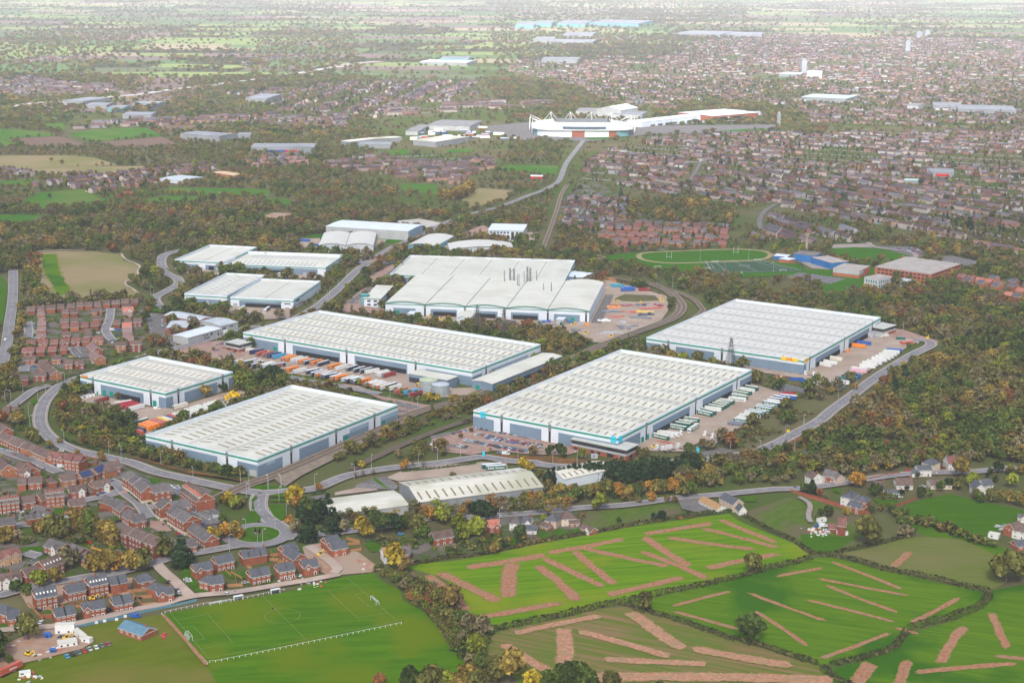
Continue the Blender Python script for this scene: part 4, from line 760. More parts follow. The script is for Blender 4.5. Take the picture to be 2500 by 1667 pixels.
WM={'red brick':m_brick,'orange brick':mat('orange_house_brick',(0.31,0.125,0.06),(0.39,0.17,0.085),sc=.6,orand=.12),'dark brick':mat('dark_red_brick',(0.19,0.06,0.04),(0.25,0.088,0.058),sc=.6,orand=.1),
 'white':mat('white_render',(0.58,0.56,0.52),(0.68,0.66,0.62),sc=.5),'cream':mat('cream_render',(0.55,0.47,0.35),(0.63,0.55,0.43),sc=.5),'pink':mat('pink_render',(0.5,0.36,0.28),(0.57,0.43,0.34),sc=.5),'yellow brick':mat('yellow_brick',(0.46,0.27,0.13),(0.55,0.34,0.18),sc=.6)}
m_frame=mat('window_frame',(0.68,0.68,0.66),(0.76,0.76,0.74),sc=1); m_wing=mat('window_pane',(0.05,0.06,0.07),(0.13,0.15,0.16),sc=.8,rough=.1,spec=.5,orand=.5)
m_trim=mat('barge_board',(0.6,0.58,0.54),(0.68,0.66,0.62),sc=1); m_door=mat('house_door',(0.05,0.05,0.06),(0.09,0.09,0.10),sc=1,orand=.6); m_gar=mat('garage_door',(0.6,0.6,0.6),(0.7,0.7,0.7),sc=1)
WMESH={}
def wmesh(w,h):
    k=(w,h)
    if k not in WMESH:
        mb=MB(); mb.box(-w/2,-.10,0,w/2,0,h,m_frame); n=2 if w>1 else 1; pw=(w-.16*(n+1))/n
        for i in range(n): x=-w/2+.16+i*(pw+.16); mb.poly([(x,-.11,.16),(x+pw,-.11,.16),(x+pw,-.11,h-.16),(x,-.11,h-.16)],m_wing)
        WMESH[k]=mb.mesh('window')
    return WMESH[k]
dmb=MB(); dmb.box(-.75,-.12,0,.75,0,2.3,m_frame); dmb.poly([(-.45,-.13,.05),(.45,-.13,.05),(.45,-.13,2.0),(-.45,-.13,2.0)],m_door); DOORM=dmb.mesh('door')
gmb=MB(); gmb.box(-1.25,-.08,0,1.25,0,2.2,m_gar); GARM=gmb.mesh('garage_door')
cmb=MB(); cmb.box(-.45,-.35,-1.2,.45,.35,1.1,m_brick); cmb.cyl(-.2,0,1.1,1.5,.14,.12,WM['orange brick'],6); cmb.cyl(.2,0,1.1,1.5,.14,.12,WM['orange brick'],6); CHM=cmb.mesh('chimney')
HM={}
def house_meshes(w,d,e,r,wall,roof,hip,base=None):
    k=(round(w*2)/2,round(d*2)/2,e,r,wall,roof,hip,base)
    if k in HM: return HM[k]
    w,d=k[0],k[1]; a=MB(); M_=WM[wall]
    if base: a.box(-w/2,-d/2,0,w/2,d/2,base[1],WM[base[0]]); a.box(-w/2+.02,-d/2+.02,base[1],w/2-.02,d/2-.02,e,M_)
    else: a.box(-w/2,-d/2,0,w/2,d/2,e,M_)
    b=MB(); o=.35; s=(r-e)/(d/2)*o; rm=RM[roof]; hx=d/2*.85 if hip else 0
    A=[(-w/2-o,-d/2-o,e-s),(w/2+o,-d/2-o,e-s),(w/2+o-hx,0,r),(-w/2-o+hx,0,r)]; B=[(w/2+o,d/2+o,e-s),(-w/2-o,d/2+o,e-s),(-w/2-o+hx,0,r),(w/2+o-hx,0,r)]
    b.poly(A,rm); b.poly(B,rm)
    if hip: b.poly([(w/2+o,-d/2-o,e-s),(w/2+o,d/2+o,e-s),(w/2+o-hx,0,r)],rm); b.poly([(-w/2-o,d/2+o,e-s),(-w/2-o,-d/2-o,e-s),(-w/2-o+hx,0,r)],rm)
    else:
        for x in (-w/2,w/2): a.poly([(x,-d/2,e),(x,d/2,e),(x,0,r-.12)][::(1 if x>0 else -1)],M_)
        for x in (-w/2-o,w/2+o):
            for sg in (-1,1): b.poly([(x,sg*(d/2+o),e-s-.3),(x,sg*(d/2+o),e-s+.03),(x,0,r+.03),(x,0,r-.3)],m_trim)
    for sg in (-1,1): b.poly([(-w/2-o,sg*(d/2+o),e-s-.22),(w/2+o,sg*(d/2+o),e-s-.22),(w/2+o,sg*(d/2+o),e-s),(-w/2-o,sg*(d/2+o),e-s)],m_trim)
    b.poly([(-w/2-o,-d/2-o,e-s-.22),(w/2+o,-d/2-o,e-s-.22),(w/2+o,d/2+o,e-s-.22),(-w/2-o,d/2+o,e-s-.22)],m_trim)
    HM[k]=(a.mesh('wall'),b.mesh('roof')); return HM[k]
HOUSES=[]   # dicts, sorted later by the size they show
def H(x,y,rz,w,d,e,r,wall,roof,where,hip=0,ext='',base=None):
    c=proj((x,y,e)); sc=FPX/math.hypot(c[2],1)*w
    HOUSES.append(dict(x=x,y=y,rz=rz,w=w,d=d,e=e,r=r,wall=wall,roof=roof,where=where,hip=hip,ext=ext,base=base,px=c[0],sc=sc,out=c[0]<-60 or c[0]>2560 or c[1]>1740))
    occ((x,y),max(w,d)/2+1)
def rowh(where,s,n=1,d=9,e=5.2,r=8.3,wall='red brick',roof='brown',hip=0,ext='',base=None,gap=0.06,flip=0):
    p=W(s,r); a,b=p[0],p[1]; v=b-a; L=v.length/n; rz=math.atan2(v.y,v.x)
    # make the local -y side look at the camera
    for i in range(n):
        c=a+v*((i+.5)/n); q=rz
        if (-math.sin(q))*( -c.x)+ (math.cos(q))*(-c.y)>0: q+=math.pi
        H(c.x,c.y,q,L-gap,d,e,r,wall if isinstance(wall,str) else R.choice(wall),roof,where,hip,ext,base)
R3=dict(e=7.6,r=11,d=10)
g1='in the stepped terrace beside the curving road'
rowh(g1,'H2 50,172 240,245',2,ext='w'); rowh(g1,'H2 250,262 440,340',2); rowh(g1,'H2 455,345 650,412',3,wall='orange brick'); rowh(g1,'H2 660,415 910,522',3,wall='orange brick'); rowh(g1,'H2 930,525 1200,560',2,roof='red',ext='g')
rowh('at the tall end of the terrace beside the curving road','H2 1225,550 1490,590',2,roof='red',**R3)
g2='in the row carrying solar panels'
rowh(g2,'H2 1080,942 1330,905',1,wall='orange brick'); rowh(g2,'H2 1390,902 1610,835',1,wall='orange brick',ext='p'); rowh(g2,'H2 1640,830 1830,735',1,ext='p'); rowh(g2,'H2 1880,740 1990,790',1,hip=1,wall='orange brick'); rowh(g2,'H2 1960,705 2130,680',1)
g3='in the short row below the cul-de-sac'
rowh(g3,'H2 330,990 480,985',1); rowh(g3,'H2 510,975 755,962',1); rowh(g3,'H2 850,965 970,945',1,hip=1); rowh(g3,'H2 340,812 550,800',1); rowh(g3,'H2 30,640 150,760',1,wall='orange brick'); rowh(g3,'H2 350,700 470,740',1); rowh(g3,'H2 500,700 590,800',1,roof='red')
g4='in the pair with pointed white-edged gables'
rowh(g4,'H2 1230,1140 1520,1105',1,ext='g'); rowh(g4,'H2 1640,1065 1935,1005',1,ext='g'); rowh('between the pair with white-edged gables','H2 1570,1175 1670,1150',1,d=6,e=2.6,r=4.8,ext='G')
g5='in the red row left of the long brown-roofed block'
rowh(g5,'H2 -150,1340 330,1285',3,ext='d',**R3); rowh(g5,'H2 350,1335 610,1300',1,roof='brown'); rowh(g5,'H2 670,1295 790,1260',1,roof='brown'); rowh(g5,'H2 800,1205 1140,1170',2,ext='d',**R3); rowh(g5,'H2 1230,1380 1510,1345',1,ext='G')
g6='in the cream-based flats beside the straight estate road'
fl=dict(e=9,r=12.2,d=11,roof='grey',base=('cream',2.8))
rowh(g6,'H3 640,132 730,185',1,**fl); rowh(g6,'H3 745,190 830,258',1,**fl); rowh(g6,'H3 845,270 995,400',2,**fl); rowh(g6,'H3 1010,400 1330,350',1,**fl)
rowh('of the tall terrace with red dormers','H3 1690,322 1840,425',2,d=12,e=7.8,r=12.3,ext='d',roof='brown'); rowh('of the tall terrace with red dormers','H3 1845,428 1995,535',2,d=12,e=7.8,r=12.3,ext='d',roof='brown')
g7='in the L-shaped flats in front of the red dormer terrace'
rowh(g7,'H3 1230,622 1340,695',1,**fl); rowh(g7,'H3 1350,685 1690,632',1,**fl); rowh(g7,'H3 1440,745 1600,845',2,**fl); rowh(g7,'H3 1610,850 1760,935',1,**fl)
rowh('of the terrace right of the brick-paved court','H3 1790,1062 2110,1285',4,roof='grey')
g8='of the long stepped terrace left of the straight estate road'
rowh(g8,'H3 190,565 415,640',3,roof='grey'); rowh(g8,'H3 430,652 585,755',2,roof='grey'); rowh(g8,'H3 610,812 740,900',2,roof='grey'); rowh(g8,'H3 650,935 890,892',1,roof='grey')
g9='of the tall dark red flats below the paved court'
tl=dict(e=9.5,r=12.5,d=10.5,wall='dark brick',roof='brown')
rowh(g9,'H3 570,1112 710,1160',1,**tl); rowh(g9,'H3 745,1160 980,1262',2,**tl); rowh(g9,'H3 1000,1272 1200,1340',1,**tl)
rowh('hidden behind the dark cedar','H3 1400,1400 1810,1335',2,roof='grey')
g10='around the green at the far left edge'
rowh(g10,'H4 -150,880 310,758',3,wall='yellow brick',roof='red'); rowh(g10,'H4 900,607 1185,702',2,roof='grey',d=10); rowh(g10,'H4 1290,692 1505,778',2,roof='grey'); rowh(g10,'H4 1560,832 1690,910',1,roof='grey')
rowh(g10,'H4 700,1020 1035,888',2,roof='brown',e=7.6,r=11,d=10,ext='s'); rowh(g10,'H4 395,1160 640,1082',1,roof='brown',e=6,r=9.5); rowh(g10,'H4 -120,1262 375,1195',3,wall='red brick',ext='g')
g11='in the cluster of hipped roofs left of the orange fence'
rowh(g11,'H4 470,142 735,105',2,roof='grey',hip=1); rowh(g11,'H4 835,112 955,200',1,roof='grey',ext='s'); rowh(g11,'H4 660,5 840,55',1,roof='grey'); rowh(g11,'H4 -60,260 120,230',1,roof='grey'); rowh(g11,'H4 130,225 265,215',1,roof='grey',e=7,r=10.5); rowh(g11,'H4 1170,370 1280,400',1,d=5,e=2.6,r=4.2)
rowh(g11,'H2 30,10 120,90',1); rowh('standing alone beside the side road','H1 60,1265 330,1255',2,roof='brown',ext='g')
# new estate
sl_=dict(roof='slate',d=8.6)
g12='in the back row of the new slate-roofed estate'; g13='in the front row of the new slate-roofed estate'
rowh(g12,'B1 225,928 372,902',2,e=7.2,r=11,d=10,roof='slate',ext='s'); rowh(g12,'B1 438,905 562,880',2,e=5.4,r=8.6,**sl_); rowh(g12,'B1 588,852 712,828',2,e=7.6,r=11,d=9.6,roof='slate',ext='s'); rowh(g12,'B1 735,848 842,828',2,e=6.2,r=9.4,**sl_)
rowh(g12,'B1 918,835 1030,815',1,hip=1,**sl_); rowh(g13,'B1 1055,920 1165,905',1,**sl_); rowh(g13,'B1 1020,895 1085,870',1,hip=1,**sl_); rowh(g13,'B1 365,1062 495,1038',2,**sl_); rowh(g13,'B1 555,1022 697,998',2,**sl_); rowh(g13,'B1 755,985 878,961',2,**sl_)
rowh(g12,'B1 1300,762 1420,740',1,ext='g',**sl_); rowh(g13,'B1 1405,846 1502,834',1,**sl_); rowh(g13,'B1 1375,822 1440,838',1,hip=1,**sl_)
rowh(g12,'B1 1445,712 1562,687',2,**sl_); rowh(g12,'B1 1628,672 1786,646',4,**sl_); rowh(g12,'B1 1900,638 1990,615',1,**sl_); rowh(g12,'B1 1950,640 2030,690',1,**sl_); rowh(g13,'B1 1680,800 1806,775',2,**sl_); rowh(g13,'B1 1866,764 1976,745',2,**sl_); rowh(g13,'B1 2035,738 2135,722',1,ext='g',**sl_)
rowh(g12,'B1 2190,582 2275,562',1,**sl_); rowh(g12,'B1 2225,618 2330,600',1,**sl_); rowh(g13,'B1 -40,1020 80,1050',1,hip=1,**sl_); rowh(g13,'B1 45,1080 125,1068',1,**sl_)
rowh('on the grass by the football pitch','B1 848,1140 1005,1193',1,d=10,e=3.2,r=5.6,roof='teal',ext='c')
# H6 estate, left middle
def hs(where,txt,e=5.1,r=8,**k):
    for t in txt.split():
        u0,u1,v=[float(q) for q in t.split(',')]; rowh(where,'H6 %f,%f %f,%f'%(u0+14,v+2,u1-14,v-2),1,e=e,r=r,**{**dict(d=8.5,roof='brown',wall=['red brick','dark brick','dark brick','orange brick']),**k})
hs('in the farthest row facing the dry meadow','110,280,205 290,440,190 460,640,178 650,795,158 825,990,148',roof='brown',ext='g'); hs('in the farthest row facing the dry meadow','1000,1140,128 1140,1300,118 1310,1455,118 1465,1620,92 1625,1795,88 1800,1960,68 1970,2120,60',roof='brown',ext='g')
hs('in the middle rows of the gabled estate','730,880,252 885,1050,250 1260,1380,240 1370,1470,205',roof='brown'); hs('in the middle rows of the gabled estate','700,880,412 885,1045,407 1290,1470,365',roof='brown')
hs('in the terrace with white gables, mid estate','735,880,507 885,1062,502 1075,1240,487 1250,1415,472',roof='red',ext='g'); hs('in the small group behind the brick garden walls','735,920,652 1140,1280,600 1140,1290,668',roof='brown')
hs('in the gabled row across the middle cul-de-sac','100,285,802 315,505,802 530,690,792 705,895,777 900,1090,767 1095,1250,757 1285,1500,740',roof='red',ext='g')
hs('in the low row left of the round bushes','20,260,940 275,455,930 490,660,922 700,850,900',roof='red'); hs('in the right hand column of the gabled estate','1810,2000,160 1850,2000,425 2010,2190,412 1650,1800,445',roof='brown'); hs('in the right hand column of the gabled estate','1820,2040,215 1820,2010,490',roof='orange'); 
hs('in the right hand column of the gabled estate','1830,2010,305 1820,2010,572 1830,2020,660 1850,2040,735',roof='mauve'); hs('of the two tall red blocks above the main road','1695,1910,832 1970,2190,812',roof='brown',e=7,r=9.8)
hs('in the left hand column of the gabled estate','290,450,285 310,460,400 300,470,462 290,470,560 280,470,680',roof='mauve'); hs('in the nearest rows of the gabled estate','70,285,1082 310,510,1155 550,740,1070 775,960,1155 968,1165,1152 -10,155,1432 235,485,1362',roof='brown')
rowh('with its gable turned to the road, nearest rows','H6 380,1165 500,1240',1); rowh('with its gable turned to the road, nearest rows','H6 420,1220 560,1290',1,wall='orange brick'); rowh('with its gable turned to the road, nearest rows','H6 520,1270 640,1350',1,wall='orange brick'); rowh('with its gable turned to the road, nearest rows','H6 1270,840 1380,930',1,roof='mauve'); rowh('with its gable turned to the road, nearest rows','H6 1320,990 1430,1080',1,wall='orange brick',roof='mauve')
# cottages and villas
cv='along the village lane'
def one(s,l,**k): rowh(l,s,1,**{**dict(d=8,wall='white',roof='grey'),**k})
one('J1 575,1052 680,1060','white semi-detached house with hipped grey roof',hip=1); one('J1 700,1052 780,1060','white house with blue-grey roof beside the hipped one',roof='slate'); one('J1 690,1135 830,1140','low white extension with dark roof in a back garden',e=3,r=5,d=9,roof='slate',ext='c'); one('J1 925,1025 1035,1042','pink rendered house with bluish hipped roof, village row',hip=1,wall='pink',roof='slate'); one('J1 1050,1018 1190,1010','long cream and brick semi with brown roof, village row',wall='cream',roof='brown',hip=1); one('J1 1275,1128 1375,1168','low brick garage with brown roof at the garden end',wall='red brick',roof='brown',d=6,e=2.6,r=4.4); one('J1 880,1105 960,1130','small brick annexe behind the pink house',wall='red brick',roof='brown',d=5,e=2.6,r=4.4); one('J1 1130,1080 1230,1075','red brick rear wing under the long semi',wall='red brick',roof='brown',d=6,e=3,r=5)
one('J1 355,1090 455,1080','red brick cottage half hidden behind round yellow trees',wall='red brick',roof='orange'); one('B2 1058,652 1165,640','white house with pinkish brown roof behind the yellow tree',roof='tan',hip=0,d=9); one('B2 1172,640 1250,642','brick and white house with grey roof, right of the pinkish roofed one',roof='grey',wall='red brick',d=9); one('B2 1395,548 1525,525','red house with mossy brown roof among garden trees',wall='red brick',roof='brown')
one('B3 1712,305 1832,368','long low white hall with bright ochre roof',roof='tan',d=8,e=3,r=5.2); one('B3 1850,278 1945,325','two storey white house with slate roof beside the ochre roofed hall',roof='slate',wall='pink'); one('B3 1925,330 1975,372','small white wing with steep slate roof',roof='slate',d=5,e=3,r=6)
one('J3 120,240 200,278','white cottage with dark brown roof at the lane corner',roof='brown'); one('J3 205,285 250,300','white lean wing of the corner cottage',roof='brown',d=5,e=3.5,r=6); one('J3 280,232 400,255','dark roofed house with two tall brick chimneys',wall='red brick',roof='grey',ext='c'); one('J3 370,262 440,290','pink rendered cottage with blank gable',wall='pink',roof='grey',e=4,r=7)
one('J3 480,445 600,470','grand villa with hipped slate roof inside the brick wall',wall='white',roof='slate',hip=1,d=12,e=7,r=10); one('J3 610,500 730,520','slate roofed rear wing of the walled villa',wall='red brick',roof='slate',hip=1,d=9,e=6,r=8.5); one('J3 545,552 675,592','brick coach house with slate roof beside the villa',wall='red brick',roof='slate',d=7,e=4,r=6.8)
one('J3 415,740 500,748','tall red brick farmhouse surrounded by parked vans',wall='dark brick',roof='red',e=6.5,r=10); one('J3 310,800 390,805','low brown outhouse next to the farmhouse',wall='dark brick',roof='red',d=6,e=2.5,r=4.5); one('J3 780,352 900,362','bungalow with white gable and brown roof, leftmost of three',roof='brown',e=3,r=6,d=9); one('J3 1010,322 1180,325','bungalow with white gable and brown roof, middle of three',roof='brown',e=3,r=6.5,d=10); one('J3 1360,342 1580,338','long bungalow with plain brown roof',wall='cream',roof='brown',e=3,r=5.5,d=9); one('J3 930,440 1090,450','low grey conservatory wing behind the bungalows',roof='slate',e=2.8,r=4.2,d=6)
one('J3 1235,190 1370,188','long white cottage with grey roof by the parked cars',roof='slate',e=4.6,r=7); one('J3 1180,235 1260,240','low white wing of the long white cottage',roof='slate',e=2.6,r=4.6,d=6); one('J3 1330,100 1440,130','square villa with dark hipped roof and bay windows',wall='cream',roof='slate',hip=1,d=10); one('J3 1540,95 1630,92','white house with big plain gable and red roof',roof='red',d=10,e=5,r=9)
one('J3 1850,342 1900,395','white cottage with slate roof, left half',roof='slate'); one('J3 1900,340 2000,330','white cottage with slate roof, right half',roof='slate'); one('J3 2200,800 2290,770','brown roofed brick house at the right edge',wall='red brick',roof='brown'); one('J3 2260,790 2400,820','white gabled house at the right edge',wall='white',roof='brown',d=10); one('J3 2250,975 2380,960','red brick outbuilding at the lower right edge',wall='red brick',roof='slate',e=3,r=5.4); one('J3 2290,700 2400,715','flat grey building at the right edge above the white gable',wall='pink',roof='grey',e=3,r=4)
# ---- districts
DIST=[]; STREET=[]
def district(where,poly,dirs,rowgap=30,lot=8.5,d=8,e=5.2,r=8,walls=('white','red brick'),roofs=('mauve','brown'),keep=.93,blk=4,jit=.04,skip=()):
    P_=W(poly); pl=[(p.x,p.y) for p in P_]; q=W(dirs); v=(q[1]-q[0]).normalized(); n=Vector((-v.y,v.x,0)); rz=math.atan2(v.y,v.x)
    o=P_[0]; us=[(p-o).dot(v) for p in P_]; vs=[(p-o).dot(n) for p in P_]; k=0; rw=min(vs)
    while rw<max(vs):
        u=min(us)+R.uniform(0,20); ph=R.uniform(0,9)
        rg=rowgap*(0.55 if k%2 else 1.25)
        while u<max(us):
            c=o+v*u+n*(rw+8*math.sin(u/260+ph/9)); L=lot*blk
            if inside(c,pl) and R.random()<keep and (blk==1 or noise.noise(Vector((c.x/170,c.y/260,7)))<.27) and free(c):
                DIST.append((c.x,c.y,rz+R.gauss(0,jit),L,d,e,r,R.choice(walls),R.choice(roofs),where,blk,k))
            u+=L+R.choice((1.5,3,3,9)); 
        if k%2 and blk>1:
            pt=[]
            for j in range(int((max(us)-min(us))/25)+1):
                uu=min(us)+j*25; c=o+v*uu+n*(rw+rg*.5+8*math.sin(uu/260+ph/9))
                if inside(c,pl) and free(c): pt.append(Vector((c.x,c.y,0)))
                else:
                    if len(pt)>2: STREET.append(pt)
                    pt=[]
            if len(pt)>2: STREET.append(pt)
        rw+=rg; k+=1
    return pl
DP=[]
mixw=('white','cream','red brick','red brick','pink','pink','orange brick'); mixr=('mauve','brown','mauve','brown','grey','red')
DP.append(district('in the brick estate above the sports ground','T3 945,1005 1300,960 1500,985 1850,975 1900,1060 1850,1115 1400,1135 1130,1140 1030,1090','T3 950,1040 1800,1075',26,9.5,d=8.5,walls=('red brick','orange brick','red brick','dark brick'),roofs=('brown','red','grey'),blk=1,jit=.25,keep=.9))
DP.append(district('in the dense estate right of the branch railway','T3 730,1000 715,890 760,790 900,790 1180,800 1170,950 1200,1010 950,1000','T3 760,860 1150,840',25,9,d=8.5,walls=('red brick','orange brick','white'),roofs=('brown','red','grey'),blk=1,jit=.25,keep=.9))
D3='T3 810,700 870,560 960,500 1150,420 1500,370 1750,340 T4 300,330 700,335 1100,350 1500,345 2351,330 2600,350 2700,1200 T4 2351,1060 2000,1060 1700,1050 1400,1080 1100,1060 900,1010 560,1010 490,980 600,860 T3 1900,850 1600,900 1200,880 900,760'
DP.append(district('in the long pale terraces of the town','T4 620,850 700,850 2351,1140 2700,1200 2700,900 2351,880 1500,700 900,640 400,600 -100,640 -500,700 -80,760 300,820','T4 780,850 1600,1020',36,6.2,walls=mixw,roofs=mixr,blk=4,jit=.03,keep=.9,d=7,e=4.8,r=7))
DP.append(district('in the long pale terraces of the town','T4 470,960 590,860 640,860 1250,1040 1200,1080 900,1090 560,1080','T4 600,980 900,1080',28,6.2,walls=mixw,roofs=mixr,blk=6,jit=.03))
DP.append(district('on the far side of the terraced town','T3 830,690 900,560 1150,430 1500,375 1900,350 T4 600,345 1200,350 2351,330 2700,340 2700,880 2351,870 1500,690 900,630 400,590 -50,630','T3 900,660 1300,690',40,6.5,walls=mixw,roofs=mixr,blk=2,jit=.12,keep=.8,d=7,e=4.8,r=7))
DP.append(district('on the far side of the terraced town','T4 1700,1060 2600,1200 2600,1260 2200,1150 1900,1090','T4 1700,1060 2600,1200',26,7,walls=('white','red brick','pink'),roofs=('red','orange','mauve'),blk=4))
DP.append(district('in the new red estate at the right edge','T4 1890,1330 2300,1360 2500,1420 2500,1500 2250,1480 2000,1400','T4 1900,1350 2350,1440',22,9,walls=('red brick','orange brick'),roofs=('slate','orange','red'),blk=1,jit=.1))
DP.append(district('in the village beyond the green fields','T1 230,700 450,640 900,600 1200,590 1350,560 1500,560 1480,610 1150,640 1000,690 800,760 590,750 450,700 250,745','T1 250,700 900,620',30,10,walls=mixw+('orange brick',),roofs=('brown','red','mauve'),blk=1,jit=.3,keep=.8))
DP.append(district('in the village beyond the green fields','T1 -200,620 130,600 250,625 240,640 100,650 -200,665','T1 0,620 200,640',26,10,walls=mixw,roofs=('brown','mauve'),blk=1,jit=.2,keep=.8))
DP.append(district('in the pink roofed new estate behind the woods','T2 100,550 300,510 500,505 560,560 400,590 200,580','T2 100,560 400,540',26,10,walls=('red brick','pink'),roofs=('orange','orange','grey'),blk=1,jit=.3))
DP.append(district('in the suburb between poplars and stadium','T2 650,560 900,520 1100,510 1300,490 1500,500 1700,520 1880,545 1860,580 1650,640 1560,690 1350,690 1080,640 800,600','T2 700,570 1500,540',28,9,walls=mixw+('orange brick','orange brick'),roofs=('brown','red','mauve'),blk=2,jit=.15,keep=.85))
far=dict(walls=mixw+('orange brick',),roofs=('brown','red','mauve','grey','brown'),jit=.4)
DP.append(district('in the distant left suburbs','T1 500,320 720,270 950,250 1500,240 2000,200 2351,230 2351,330 2000,310 1500,285 950,300','U1 500,850 2300,760',40,10,blk=3,keep=.75,**far))
DP.append(district('in the distant left suburbs','U1 1500,640 1800,600 2352,560 U2 400,560 700,520 1000,560 1000,640 700,700 300,800 U1 2352,830 1900,800 1800,700','U2 440,620 640,530',42,9,blk=4,keep=.8,**far))
DP.append(district('in the bright village below the pylons','U1 -200,540 200,520 420,560 850,590 800,640 300,650 -200,700','U1 0,600 800,600',42,11,blk=2,keep=.8,**far))
DP.append(district('in the distant central suburbs','U2 300,740 1100,690 1500,690 1500,720 1000,745 400,800','U2 300,760 1400,710',46,10,blk=4,keep=.8,**far))
DP.append(district('in the far city','U2 1200,420 1500,400 2352,370 U3 0,300 700,230 1300,250 2352,270 2900,300 2900,880 2352,880 1700,860 1100,850 900,830 900,790 600,700 0,690 U2 2352,760 1900,700 1700,600 1500,560 1250,500','U3 0,600 1500,650',54,9,blk=2,keep=.55,d=7,e=4.8,r=7,**far))
DP.append(district('in the village on the far road','U1 50,420 300,385 570,400 400,420 100,430','U1 50,420 500,400',60,14,blk=2,keep=.7,**far)); DP.append(district('in the village on the far road','U1 1580,445 1750,400 2100,372 2120,385 1800,425 1650,450','U1 1600,440 2100,375',50,14,blk=2,keep=.9,walls=('white','cream'),roofs=('mauve','brown'),jit=.1))
sm_=MB(); m_st=mat('residential_street',(0.27,0.26,0.26),(0.34,0.33,0.33),sc=.05)
for pt in STREET: ribbon(sm_,pt,-3.6,3.6,.25,m_st)
struct('residential_street',sm_)
